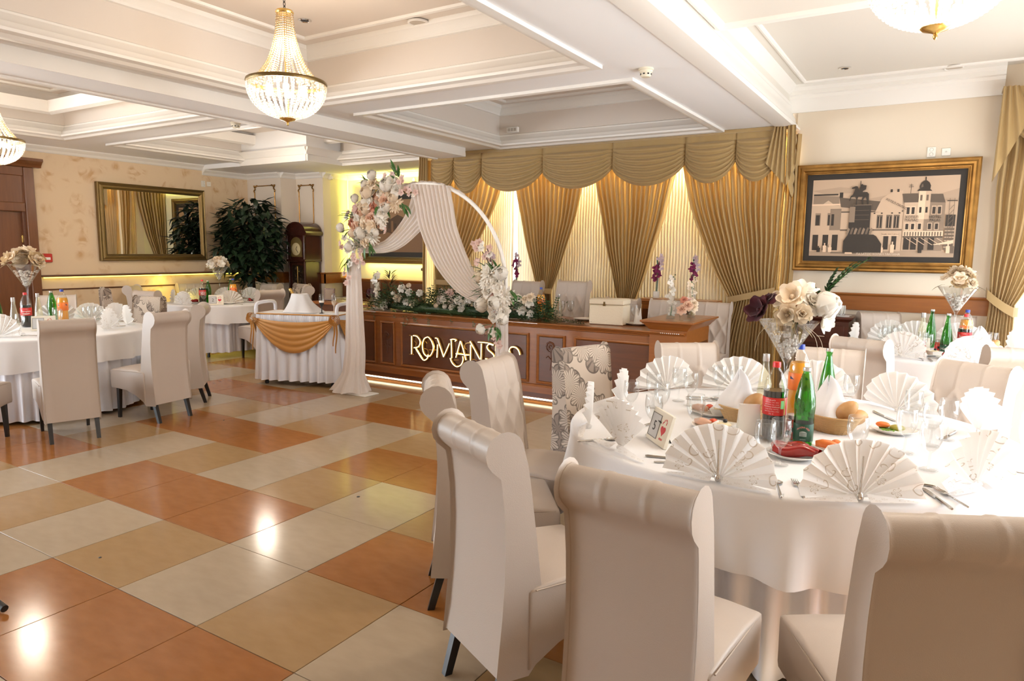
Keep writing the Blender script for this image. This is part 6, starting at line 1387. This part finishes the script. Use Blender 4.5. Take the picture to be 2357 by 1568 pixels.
for x, y, z, L, r, s, rz, l in ((5.10, 1.285, .012, .16, .034, 1, .15, 'big glossy roast red pepper at the front of the plate'), (5.075, 1.33, .018, .14, .030, 2, .6, 'roast red pepper behind the front one on the plate'), (5.13, 1.32, .022, .13, .028, 3, -.3, 'roast red pepper lying at the back of the plate')):
    food('roast_pepper', pepper_mb(L, r, s), m_pep, x, y, ZT+z, l, 'pepper', (0, 0, rz))
plate(5.66, 4.86, .10, 'white plate with one roast pepper below the street picture', .85); food('roast_pepper', pepper_mb(.13, .036, 5), m_pep, 5.67, 4.86, ZT+.012, 'glossy roast pepper beside the bottle with big white lettering', 'pepper')
food('roast_pepper', pepper_mb(.12, .034, 6), m_pep, -3.84, 4.60, ZT+.012, 'roast pepper on the plate below the mirror near the cola', 'pepper'); plate(-3.84, 4.60, .095, 'white plate with a roast pepper near the cola below the mirror')
food('roast_pepper', pepper_mb(.12, .034, 8), m_pep, -3.40, 5.24, ZT+.012, 'roast pepper on the plate near the trolley side below the mirror', 'pepper'); plate(-3.40, 5.24, .095, 'white plate with a roast pepper near the trolley side below the mirror')
plate(-3.36, 4.83, .11, 'flat white plate right behind the number two frame'); plate(-2.13, 2.03, .10, 'white plate beside the orange drink on the door side table')
def square_bowl(x, y, rz, label):
    m = MB(); v = []
    for d, z in ((.030, .001), (.046, .034), (.043, .034), (.028, .006)): v += [(-d, -d, z), (d, -d, z), (d, d, z), (-d, d, z)]
    f = []
    for k in range(3):
        for i in range(4): f.append((k*4+i, k*4+(i+1) % 4, (k+1)*4+(i+1) % 4, (k+1)*4+i))
    f += [(3, 2, 1, 0), (12, 13, 14, 15)]; return tag(m.add(v, f).build('dip_bowl', m_china, None, (x, y, ZT+.009), (0, 0, rz), ang=30), label, 'bowl', 'square dip bowls')
def lettuce(x, y, label, s=1, rz=0):
    return food('lettuce_leaf', MB().grid(lambda u, v: (.05*s*(u-.5)*(1.3-.6*v), .075*s*(v-.5), .004+.008*abs(sin(9*u+5*v))), 10, 8), m_let, x, y, ZT+.010, label, 'lettuce', (0, 0, rz))
def appetiser(x, y, rz, w, where):
    plate(x, y, .115, 'oval white plate of cold starters '+where, .75, rz); T = lambda a, b: (x+a*cos(rz)-b*sin(rz), y+a*sin(rz)+b*cos(rz))
    bx_, by_ = T(.055, .01); square_bowl(bx_, by_, rz+.4, 'small square white dip bowl on the starter plate '+where); food('cream_cheese', MB().ball((0, 0, 0), .034, 12, 6, sc=(1, 1, .4)), m_cheese, bx_, by_, ZT+.035, 'cheese spread in the dip bowl '+where, 'cheese')
    food('olive', MB().ball((0, 0, 0), .011, 10, 7, sc=(1, 1, .9)), m_olive, bx_+.004, by_, ZT+.055, 'black olive on top of the dip bowl '+where, 'olive')
    cx, cy_ = T(-.05, -.02); food('ham_roll', MB().tube([(-.04, 0, .0), (-.015, 0, .003), (.015, 0, .003), (.04, 0, 0)], [.012, .018, .018, .012], 12), m_ham if w else m_carrot, cx, cy_, ZT+.028, ('rolled ham slice on the starter plate ' if w else 'carrot piece on the starter plate ')+where, 'ham' if w else 'carrot', (0, 0, rz+.3))
    lx, ly = T(-.02, .045); lettuce(lx, ly, 'green lettuce leaf on the starter plate '+where, .9, rz)
    tx, ty = T(-.03, .03); food('tomato_slice', MB().ball((0, 0, 0), .022, 12, 7, sc=(1, 1, .7)), m_tom if w else m_carrot, tx, ty, ZT+.030, ('tomato piece on the starter plate ' if w else 'second carrot piece on the starter plate ')+where, 'vegetable')
appetiser(4.70, 1.56, -.5, 1, 'left of the napkin stack'); appetiser(4.60, 1.86, -.4, 1, 'beside the pointed bread cloth'); appetiser(5.25, 1.48, -.3, 0, 'right of the labelled green bottle')
plate(5.42, 1.98, .10, 'white plate with carrot and pickle on lettuce', .8); lettuce(5.39, 1.97, 'lettuce leaf under the carrot and pickle', 1.1, .5); food('carrot_piece', MB().ball((0, 0, 0), .024, 12, 7, sc=(1.3, .8, .6)), m_carrot, 5.375, 1.98, ZT+.034, 'orange carrot piece next to the yellow pickle', 'carrot'); food('pickle', MB().ball((0, 0, 0), .022, 12, 7, sc=(1.5, .8, .7)), m_pick, 5.435, 1.965, ZT+.030, 'yellow green pickle next to the carrot piece', 'pickle')
appetiser(5.50, 4.98, .2, 0, 'on the table below the street picture')
# relish jar, salt shaker, napkin tent
def jar(x, y, label):
    t = thing('relish_jar', label, 'jar', (x, y, ZT), face_cam(x, y)); MB().lathe([(0, .002), (.030, .002), (.033, .008), (.033, .085), (.028, .095), (0, .095)], 20).build('jar', mat('relish', (.45, .05, .02), .2, coat=.6), t); MB().lathe([(.0335, .03), (.0338, .031), (.0338, .066), (.0335, .067)], 20).build('label', m_redcap, t); MB().lathe([(.029, .094), (.030, .095), (.030, .112), (.027, .114), (0, .114)], 20).build('lid', m_tin, t)
    MB().box((.004, -.034, .05), (.028, .002, .02)).build('label_patch', m_black, t, smooth=False)
jar(5.045, 1.60, 'small jar of red relish between the cola and the green bottle'); jar(5.58, 5.24, 'small jar of red relish behind the bottle with big white lettering')
t = thing('salt_shaker', 'small glass salt shaker in front of the relish jar', 'shaker', (5.045, 1.475, ZT)); MB().lathe([(0, .001), (.015, .001), (.016, .004), (.013, .05), (0, .05)], 14).build('body', m_glass, t); MB().lathe([(.0105, .002), (.011, .034), (0, .034)], 12).build('salt', m_china, t); MB().lathe([(.0135, .05), (.014, .052), (.012, .064), (0, .067)], 14).build('cap', m_black, t)
t = thing('napkin_holder', 'upright stack of white paper napkins beside the cola bottle', 'napkins', (4.865, 1.53, ZT), .45); MB().add([(-.05, -.03, 0), (.05, -.03, 0), (.05, .03, 0), (-.05, .03, 0), (-.045, -.004, .15), (.045, -.004, .15), (.045, .004, .15), (-.045, .004, .15)], [(3, 2, 1, 0), (4, 5, 6, 7), (0, 1, 5, 4), (1, 2, 6, 5), (2, 3, 7, 6), (3, 0, 4, 7)]).build('paper_stack', m_china, t, ang=20); MB().bx(-.055, .055, -.034, .034, -.0, .012).build('holder_base', m_steel, t, smooth=False)
# -- cutlery
def spoon_mb(L=.19, w=.021):
    m = MB().grid(lambda u, v: (w*sin(PI*v)**.75*cos(PI*u)*1.0, L*.5-.062+.062*v, .006-.006*sin(PI*v)*sin(PI*u)), 10, 10)
    m.tube([(0, L*.5-.060, .005), (0, L*.5-.075, .006), (0, 0, .005), (0, -L*.42, .003), (0, -L*.5, .003)], [.003, .0028, .003, .0045, .0035], 6); return m
def fork_mb(L=.19):
    m = MB(); m.tube([(0, L*.5-.075, .006), (0, 0, .005), (0, -L*.42, .003), (0, -L*.5, .003)], [.0028, .003, .0045, .0035], 6)
    m.box((0, L*.5-.062, .006), (.024, .028, .002), bev=.001)
    for k in range(4): m.tube([(-.0096+.0064*k, L*.5-.05, .006), (-.0096+.0064*k, L*.5-.02, .004), (-.0096+.0064*k, L*.5, .006)], [.0018, .0016, .0009], 5)
    return m
def knife_mb(L=.21):
    m = MB(); m.prism([(-.008, 0), (.008, 0), (.009, L*.35), (.006, L*.47), (.0, L*.5), (-.007, L*.46), (-.009, L*.3)], .0016, T=TZ((0, 0, .002))); m.tube([(0, .005, .004), (0, -.02, .004), (0, -L*.45, .004), (0, -L*.5, .004)], [.0035, .005, .006, .004], 8); return m
CT = {'spoon': spoon_mb().build('spoon', m_steel, ang=180), 'fork': fork_mb().build('fork', m_steel, ang=60), 'knife': knife_mb().build('knife', m_steel, ang=40)}; ct_used = set()
def cutlery(k, x, y, a, label, z=None):
    o = CT[k] if k not in ct_used else CT[k].copy()
    if k in ct_used: COL.objects.link(o)
    ct_used.add(k); o.location = (x, y, z or ZT+.001); o.rotation_euler = (0, 0, a); tag(o, label, 'cutlery', 'steel cutlery laid on the tables'); return o
def rad(c, x, y): return math.atan2(c[1]-y, c[0]-x)-PI/2
for k, x, y, da, w in (('spoon', 5.125, .865, .12, 'spoon lying alone before the wine glass at the near table edge'), ('fork', 5.185, .905, .1, 'fork between the spoon and the gold curled napkin'), ('knife', 4.69, 1.0, -.95, 'knife between the frame and the napkin holding a teaspoon'), ('fork', 4.73, .96, -.75, 'fork tucked under the pleats of the napkin holding a teaspoon'),
    ('knife', 5.60, 1.06, -.3, 'knife at the sunlit edge above the corner chair'), ('fork', 5.64, 1.10, -.25, 'fork beside the knife above the corner chair'), ('knife', 5.49, 1.20, .8, 'knife lying askew on the sunlit cloth'), ('fork', 4.30, 1.42, .5, 'fork next to the edge on napkin'), ('knife', 4.42, 1.50, .9, 'knife with a dark tip pointing at the first glasses'), ('spoon', 4.45, 2.24, 1.0, 'spoon before the fans behind the bread'), ('fork', 4.47, 2.18, 1.0, 'fork beside the spoon before the fans behind the bread'), ('knife', 4.72, 2.44, 1.1, 'knife leading from the far napkin to the covered bread'), ('spoon', 5.24, 2.26, .8, 'spoon before the glass at the farther green bottle'), ('fork', 5.26, 2.30, .8, 'fork before the glass at the farther green bottle'), ('knife', 5.36, 2.32, 1.2, 'knife pointing from the white fan towards the bread basket'), ('knife', 5.64, 2.06, .9, 'knife before the glaring napkin in the sun'), ('fork', 5.84, 1.56, .2, 'fork at the picture border in the sun'), ('spoon', 4.33, 1.08, .0, 'spoon at the table rim before the half open fan')):
    cutlery(k, x, y, rad(T1, x, y)+da, 'steel '+w)
for k, x, y, da, w in (('fork', 5.66, 4.70, .1, 'fork before the pepper plate below the street picture'), ('spoon', 5.47, 4.72, .4, 'spoon between the fans below the street picture'), ('knife', 5.53, 4.72, .3, 'knife between the fans below the street picture')): cutlery(k, x, y, rad(T4, x, y)+da, 'steel '+w)
for k, x, y, da, w in (('spoon', -1.52, 1.40, 1.2, 'spoon on the door side table near the picture edge'), ('fork', -1.40, 1.78, .3, 'fork half hidden by the chair on the door side table'), ('knife', -1.66, 2.24, .2, 'knife under the fans of the door side table')): cutlery(k, x, y, rad(T3, x, y)+da, 'steel '+w)
for k, x, y, da, w in (('knife', -3.42, 4.46, .2, 'knife at the near rim below the mirror'), ('fork', -3.16, 4.86, .2, 'fork beside the plate below the mirror'), ('spoon', -3.52, 4.40, .2, 'spoon at the near rim below the mirror')): cutlery(k, x, y, rad(T2, x, y)+da, 'steel '+w)
for x, y, l in ((4.925, .822, 'teaspoon stuck upright into the fan next to the number frame'), (5.375, .892, 'teaspoon stuck into the fan beside the dinner fork')):
    o = MB().tube([(0, -.012, .028), (0, -.014, .055), (0, -.016, .16)], [.004, .0035, .0025], 6).ball((0, -.012, .020), .013, 10, 6, sc=(.8, .5, 1.3)).build('teaspoon', m_steel, None, (x, y, ZT), (0, 0, math.atan2(y-T1[1], x-T1[0])+PI/2)); tag(o, l, 'cutlery', 'teaspoons in the fans')
# ================================================================ SERVING TROLLEY
TA = .349
tr = thing('serving_trolley', 'serving trolley with white pleated satin skirt and gold swags', 'trolley', (-.77, 3.975, 0), TA)
hx, hy = .505, .23
def rrect(s, off=0, r=.06):
    """point on a rounded rectangle by arc parameter 0..1, anticlockwise from the front left"""
    X, Y = hx+off, hy+off; segs = [(2*(X-r)), PI*r/2, 2*(Y-r), PI*r/2]*2; tot = sum(segs); d = (s % 1)*tot
    cs = [(-X+r, -Y, 0), (X-r, -Y+r, -PI/2), (X, -Y+r, PI/2), (X-r, Y-r, 0), (X-r, Y, PI), (-X+r, Y-r, PI/2), (-X, Y-r, -PI/2), (-X+r, -Y+r, PI)]
    for k, L in enumerate(segs):
        if d <= L: break
        d -= L
    c = cs[k]
    if k % 2 == 0: return (c[0]+d*cos(c[2]), c[1]+d*sin(c[2]), c[2]-PI/2)
    a = c[2]+d/r if k != 1 else -PI/2+d/r
    return (c[0]+r*cos(a), c[1]+r*sin(a), a)
def sk(u, v):
    z = .835-(.835-.06)*v; x, y, a = rrect(u); n = 24
    f = sin(TAU*n*u+1.2*sin(TAU*4*u)); amp = .004+.030*v; fine = .006*sin(TAU*130*u) if v < .15 else .006*max(0, 1-(v-.15)/.08)*sin(TAU*130*u)
    d = amp*f+.02*v+fine+(.008*sin(PI*v/.15) if v < .15 else 0)
    return (x+d*cos(a), y+d*sin(a), z)
MB().grid(sk, 420, 26, cu=True).build('skirt', m_satin, tr, ang=180)
MB().prism([rrect(i/48, -.004)[:2] for i in range(48)], .02, T=TZ((0, 0, .818))).build('top', m_linen, tr)
m_gsat = mat('gold_satin', (.52, .24, .045), .35, sheen=.4); MB().tube([(*rrect(i/60, .006)[:2], .832) for i in range(60)], .009, 6, closed=True).build('gold_binding', m_gsat, tr)
for x in (-.42, .42):
    for y in (-.17, .17): MB().lathe([(0, 0), (.02, .004), (.026, .022), (.02, .04), (.01, .045), (.01, .10)], 10, (x, y, 0)).build('caster', m_black, tr)
def gswag(p0, p1, drop, w, name='swag'):
    p0, p1 = Vector(p0), Vector(p1); out = Vector((p1.y-p0.y, -(p1.x-p0.x), 0)).normalized()
    def fn(u, v):
        s = 4*u*(1-u); b = p0.lerp(p1, u); q = v; z = b.z-drop*s*(.35+.65*q)-w*(q-.5)*(.25+s); o_ = .03+.035*s*(1-.2*q)+.010*abs(sin(PI*5*q))*(.3+s)
        return tuple(b+out*o_)[:2]+(z,)
    return MB().grid(fn, 30, 30).build(name, m_gsat, tr, ang=180)
gswag((-hx-.01, -hy, .775), (hx, -hy-.005, .775), .30, .13); gswag((hx+.005, -hy+.01, .775), (hx+.005, hy, .775), .20, .11); gswag((-hx-.005, hy, .775), (-hx-.005, -hy, .775), .20, .11)
def rosette(p, rz):
    m = MB()
    for k in range(4):
        r = .012+.014*k
        m.grid(lambda u, v: ((r+.012*v+.004*sin(5*TAU*u+k))*cos(TAU*u), -.012-.018*(3-k)/3-.012*v, (r+.012*v+.004*sin(5*TAU*u+k))*sin(TAU*u)), 20, 2, cu=True)
    for s, L in ((-.012, .26), (.014, .34)): m.grid(lambda u, v: (s+.022*(u-.5)*(1-.5*v)+.01*sin(5*v), -.02-.006*sin(6*u), -.03-L*v), 3, 8)
    m.build('rosette', m_gsat, tr, p, (0, 0, rz), ang=180)
rosette((-hx-.01, -hy-.045, .785), 0); rosette((hx+.005, -hy-.045, .785), .3)
for s in (-1, 1):
    MB().tube(smooth_line([(s*(hx+.0), -hy+.02, .83), (s*(hx+.0), -hy+.02, .90), (s*hx, -hy+.06, .945), (s*hx, 0, .955), (s*hx, hy-.06, .945), (s*hx, hy-.02, .90), (s*hx, hy-.02, .83)], 3), .021, 10).build('handle_rail', m_satin, tr)
TW = TZ((-.77, 3.975, 0))@RZ(TA)
def onT(x, y, z): return tuple(TW@Vector((x, y, z)))
bk = thing('champagne_bucket', 'champagne bucket wrapped in white cloth on the serving trolley', 'bucket', onT(-.07, .02, .839), TA)
MB().lathe([(0, .0), (.07, .0), (.085, .15), (.09, .155), (.08, .15), (.068, .01), (0, .01)], 24).build('bucket', m_steel, bk)
def bc(u, v):
    a = TAU*u; drp = .215-.21*max(0, v-.30)/.70; r = (.10*v/.30 if v < .30 else .10+.045*((v-.30)/.70)+.05*((v-.30)/.70)**2.2*(1+1.8*max(0, cos(a-.3)))) ; r *= 1+.07*sin(7*a)*v
    return (r*cos(a), r*sin(a)*.85, (.215+.02*sin(2*a)*v if v < .30 else max(.004, drp)+.012*sin(5*a)*v*(1-v)))
o = MB().grid(bc, 64, 22, cu=True).build('bucket_cloth', m_linen, None, onT(-.07, .02, .839), (0, 0, TA), ang=180); tag(o, 'white cloth draped over the champagne bucket and trailing on the trolley', 'cloth')
cb_ = thing('champagne_bottle', 'gold foiled bottle neck leaning out of the wrapped bucket', 'bottle', onT(-.10, .02, .95), TA); cb_.rotation_euler = (0, -.55, TA)
MB().lathe([(0, .0), (.035, .0), (.035, .05), (.016, .10), (.015, .14)], 18).build('bottle', g_green, cb_); MB().lathe([(.017, .085), (.0165, .15), (.019, .16), (.019, .182), (.012, .192), (0, .194)], 18).build('foil', m_goldl, cb_)
def flute(x, y, dark, label):
    t = thing('champagne_flute', label, 'glass', onT(x, y, .839), 0, 'champagne flutes on the trolley')
    MB().lathe([(.026, .115), (.030, .15), (.030, .20), (.0275, .225), (.027, .225), (.029, .20), (.029, .15), (.025, .115)], 20).build('bowl', m_glass, t, ang=180)
    m = m_black if dark else mat('cream_ribbon', (.72, .58, .46), .6); MB().lathe([(0, .001), (.032, .001), (.032, .004), (.006, .012), (.0055, .075), (.014, .085), (.027, .115), (.0272, .125), (0, .125)], 20).build('coated_stem', m, t)
    if dark: MB().lathe([(.0275, .125), (.0295, .132), (.0305, .140), (.0297, .148), (.0285, .15)], 20).build('collar', m_china, t)
    else: MB().ball((0, 0, .13), .026, 10, 6, sc=(1.1, 1.1, .6)).build('bow', m, t)
flute(.245, -.06, True, 'champagne flute dressed in black with a white collar on the trolley'); flute(.33, .08, False, 'champagne flute dressed in cream lace on the trolley')
o = MB().prism([(.12*cos(TAU*k/24), .08*sin(TAU*k/24)) for k in range(24)], .004).build('doily', m_linen, None, onT(.28, .0, .8385), (0, 0, TA)); tag(o, 'small white cloth under the two dressed flutes', 'cloth')
# ================================================================ ON THE HEAD TABLE
HZ = .846
gb = thing('gift_box', 'large cream box with a small metal clasp on the head table', 'box', (2.68, 4.93, HZ), .10); m_box = mat('cream_box', (.74, .65, .50), .8, bump=(60, .5, 4)); MB().box((0, 0, .10), (.36, .24, .20), bev=.008).build('body', m_box, gb); MB().box((0, 0, .232), (.366, .246, .062), bev=.012).build('lid', m_box, gb)
MB().box((-.02, -.126, .203), (.028, .008, .022), bev=.002).box((-.02, -.124, .22), (.018, .006, .03)).build('clasp', m_dgold, gb)
def htplate(x, y, label): o = plate_mb(.12).build('plate', m_china, None, (x, y, HZ), ang=50); tag(o, label, 'plate', 'china plates')
htplate(2.95, 5.02, 'white plate under the folded napkin cone'); htplate(2.30, 5.12, 'white plate half hidden by the cream box')
def cone(u, v):
    a = TAU*u; r = .045*(1-.35*v)*(1+.1*sin(3*a)); z = .008+.17*v*(.75+.25*cos(3*a)); return (r*cos(a), r*sin(a), z)
o = MB().grid(cone, 30, 10, cu=True).build('cone_napkin', m_nap, None, (2.95, 5.02, HZ), ang=180); tag(o, 'pointed folded napkin cone on a plate of the head table', 'napkin')
for x, y, l in ((2.02, 5.12, 'wine glass before the tall wide chair of the head table'), (2.10, 5.18, 'second wine glass before the tall wide chair of the head table'), (2.87, 5.13, 'wine glass just behind the cream box')): glass(x, y, l, 'wine glasses on the head table', HZ, 1.05)
ZT_ = ZT; ZT = HZ
green_bottle(.72, 5.05, 'green bottle behind the head table roses', 0, .34); pet(1.80, 5.05, 'orange', 'bottle with a blue cap behind the head table greenery', h=.34); clear_bottle(2.05, 5.0, 'clear bottle at the end of the head table greenery', .28)
ZT = ZT_
for x, y, l in ((-.38, 4.95, 'folded white napkin points at the dark end of the head table'), (-.22, 5.0, 'second folded white napkin at the dark end of the head table')):
    o = MB().add([(-.07, 0, 0), (.07, 0, 0), (0, .06, 0), (-.03, .01, .13), (.05, .01, .11), (.01, .012, .05)], [(0, 5, 3), (0, 1, 5), (5, 1, 4), (0, 3, 2), (1, 2, 4), (3, 5, 2), (5, 4, 2), (0, 2, 1)]).build('folded_napkin', m_nap, None, (x, y, HZ), smooth=False); tag(o, l, 'napkin', 'folded napkins on the head table')
def square_vase(x, y, z, w, h, label, n, seed, fm_=f_w):
    t = thing('glass_vase', label, 'vase', (x, y, z), .3); v = []; b = MB(); b.bx(-w/2, w/2, -w/2, w/2, 0, h); b.F.pop(1); b.M.pop(); b.build('glass', g_vase, t, smooth=False); rs = random.Random(seed)
    MB().bx(-w/2+.006, w/2-.006, -w/2+.006, w/2-.006, .006, .04).build('water', glassy('clear_water', (.9, .95, .95), .06), t, smooth=False)
    m = MB().tube([(0, 0, .03), (.01, 0, h*.5), (-.005, 0, h+.05)], .004, 5); m.build('stem', m_leaf2, t)
    for k in range(n): q = k/(n-1); flower(t, 'ORCH', fm_, (rs.uniform(-.3, .3)*w, rs.uniform(-.3, .3)*w, .05+q*(h+.02)), w*.48, (rs.uniform(-.8, .8), -1, .2), rs.uniform(0, 6))
    for k in range(4): m = MB().ball((0, 0, 0), .007, 6, 4).build('bud', m_leaf, t, (rs.uniform(-.03, .03), 0, h+.05+.02*k))
    return t
square_vase(3.37, 4.80, .9525, .082, .31, 'tall square glass vase of white orchids on the raised table end', 9, 5); square_vase(3.50, 5.02, .9525, .078, .30, 'second tall glass vase of cream orchids behind the roses', 9, 6, f_c)
t = thing('glass_vase', 'low square glass vase of dusty pink roses on the raised table end', 'vase', (3.54, 4.72, .9525), .2); b = MB(); b.bx(-.05, .05, -.05, .05, 0, .09); b.F.pop(1); b.M.pop(); b.build('glass', g_vase, t, smooth=False)
for p, m_, r in (((-.03, -.04, .10), f_p, .055), ((.02, -.03, .14), f_p, .055), ((-.02, .0, .19), f_s, .04), ((.06, .0, .12), f_c, .055), ((.07, .01, .16), f_c, .045), ((.02, .03, .17), f_b, .05)): flower(t, 'ROSE', m_, p, r, (p[0]*5, -.8, .5), p[1]*30)
for k in range(8): leafo(t, (.04, -.03, .09), (random.uniform(.2, 1), -.5, random.uniform(-.3, .4)), .07, mat('dry_leaf', 0), .2)
# consoles behind the chairs, with slim purple orchid vases
def console(x0, x1, y0, y1, h, label):
    t = thing('console', label, 'console', ((x0+x1)/2, (y0+y1)/2, 0)); w, d = (x1-x0)/2, (y1-y0)/2; MB().bx(-w+.03, w-.03, -d+.02, d, .0, h-.03).build('body', m_wood, t, smooth=False)
    c = MB(); frame_sweep(c, -w+.03, w-.03, -d+.02, d, [(0, h-.07), (.012, h-.06), (.02, h-.04), (.035, h-.03), (.035, h), (-.1, h+.0005)], out=True); c.build('worktop', m_wood, t, ang=25)
    for s in (-1, 1): MB().bx(s*w/2-w*.4, s*w/2+w*.4, -d+.012, -d+.02, .15, h-.12).build('door', m_woodp, t, smooth=False)
console(2.56, 3.45, 6.04, 6.27, 1.05, 'brown console behind the buttoned chairs at the raised table end'); console(.25, 1.15, 6.0, 6.24, 1.05, 'brown console hidden behind the tall chairs and the arch leg')
def slim(x, y, z, label, seed, h=.30):
    t = thing('slim_vase', label, 'vase', (x, y, z)); b = MB(); b.bx(-.032, .032, -.032, .032, 0, .085); b.lathe([(.014, .085), (.020, .20), (.034, h)], 14); b.build('glass', g_vase, t, ang=40); MB().bx(-.028, .028, -.028, .028, .004, .08).build('pebbles', m_peb, t, smooth=False); rs = random.Random(seed)
    MB().tube([(0, 0, .08), (.01, 0, .3), (-.01, 0, .48)], .010, 6).build('stem', m_leaf, t)
    for k in range(11): q = k/10; flower(t, 'ORCH', f_m if q < .72 else f_lil, (rs.uniform(-.03, .03)+(.03 if q > .7 else 0), rs.uniform(-.03, 0), .22+.26*q), rs.uniform(.028, .042), (rs.uniform(-1, 1), -1, .2), rs.uniform(0, 6))
    for k in range(2): flower(t, 'ORCH', f_lil, (.05, -.01, .34+.05*k), .03, (.6, -1, .2))
slim(2.73, 6.15, 1.051, 'slim vase of purple orchids between two curtains, near the napkin cone', 3); slim(3.16, 6.15, 1.051, 'slim vase of purple orchids beside the wide curtain', 4); slim(.82, 6.12, 1.051, 'slim vase of purple orchids between the arch leg and the tall chair', 5); slim(.42, 6.12, 1.051, 'slim vase of purple orchids partly hidden by the arch hoop', 6)
# ================================================================ ALCOVE AND SIDE TABLE
t = thing('alcove_counter', 'dark brown counter along the yellow lit alcove wall', 'counter', (-2.25, 7.27, 0)); MB().bx(-1.15, 1.15, -.10, .11, 0, 1.05).build('body', m_woodp, t, smooth=False); c = MB(); run(c, (-1.15, -.10), (1.17, -.10), [(-.2, 1.08), (.035, 1.08), (.035, 1.065), (.02, 1.05), (0, 1.03), (-.2, 1.03)], (0, -1)); c.build('worktop', m_wood, t, ang=25)
t = thing('storage_box', 'dark brown two tier box on the alcove counter', 'box', (-1.42, 7.24, 1.081)); MB().box((0, 0, .08), (.34, .16, .16), bev=.01).build('body', m_woodd, t); MB().box((-.01, 0, .185), (.38, .18, .05), bev=.01).build('lid', m_woodd, t); MB().box((.02, 0, .24), (.26, .14, .06), bev=.01).build('top_box', m_woodd, t)
st = thing('side_table', 'low dark wooden side table behind the serving trolley', 'table', (-1.42, 5.50, 0)); MB().bx(-.72, .72, -.24, .24, .80, .835, bev=.006).build('tabletop', m_wood, st); MB().bx(-.68, .68, -.2, .2, .70, .80).build('apron', m_woodp, st, smooth=False)
for x in (-.65, .65):
    for y in (-.18, .18): MB().bx(x-.03, x+.03, y-.03, y+.03, 0, .70).build('leg', m_woodp, st, smooth=False)
SZ = .836
for k in range(3):
    o = MB().box((0, 0, .012), (.26, .18, .024), bev=.004).build('glass_tray', g_vase, None, (-1.55, 5.42, SZ+.026*k), (0, 0, .2)); tag(o, ('lowest', 'middle', 'topmost')[k]+' of the stacked glass trays on the side table', 'tray', 'stacked glass trays')
t = thing('flower_bowl', 'dark burgundy hydrangea ball on the side table', 'flowers', (-1.12, 5.52, SZ)); MB().lathe([(0, .0), (.05, 0), (.08, .06), (.075, .06), (.04, .01), (0, .01)], 20).build('bowl', g_vase, t)
rs = random.Random(9)
for k in range(46): d = rnd_dir(rs); flower(t, 'FIVE', f_bu, d*.10+Vector((0, 0, .13)), .034, d, k)
t = square_vase(-.98, 5.40, SZ, .10, .34, 'tall square glass vase of white orchids on the side table', 9, 15)
t = thing('cone_plant', 'dark spiky dried plant beside the orchid vase', 'plant', (-.86, 5.56, SZ)); MB().lathe([(0, 0), (.05, 0), (.06, .09), (.05, .09), (0, .08)], 18).build('pot', m_woodd, t)
for k in range(60): z = .1+.36*rs.random(); a = rs.uniform(0, TAU); leafo(t, (.03*cos(a), .03*sin(a), z), (cos(a), sin(a), 1.1), .07+.05*(1-z), mat('dry_leaf_dark', (.06, .045, .02), .7), .22)
t = thing('standing_photo', 'dark framed photo leaning at the end of the side table', 'frame', (-1.98, 5.50, SZ), .4); MB().box((0, 0, .09), (.16, .02, .18), T=RX(-.2), bev=.004).build('frame', m_woodd, t); MB().box((0, -.011, .09), (.12, .004, .14), T=RX(-.2)).build('print', mat('sepia_mid', 0), t, smooth=False)
# ================================================================ FLOOR DETAILS
t = thing('speaker_stand', 'black tube foot of a stand reaching in at the floor edge', 'stand', (1.72, -.42, 0)); MB().tube([(.5, .035, .022), (.30, .02, .06), (.0, 0, .13)], .016, 10).build('leg', m_black, t); MB().tube([(0, 0, .10), (0, 0, 1.1)], .018, 10).build('pole', m_black, t)
for a in (3.2, 4.9): MB().tube([(.5*cos(a), .5*sin(a), .022), (0, 0, .13)], .016, 10).build('leg', m_black, t)
for x, y, r in ((2.47, 1.50, .011), (.02, 2.28, .008), (2.0, .13, .008)): tag(MB().lathe([(0, .0005), (r, .0005), (r*.8, .003), (0, .004)], 10, (x, y, 0)).build('floor_plug', m_black), {.011: 'dark round plug in the grey tile beside the edge on chair', .008: 'tiny dark spot on the floor tiles'}[r] + (' far off near the grey chairs' if y > 2 else (' close to the picture bottom' if y < 1 else '')), 'plug')
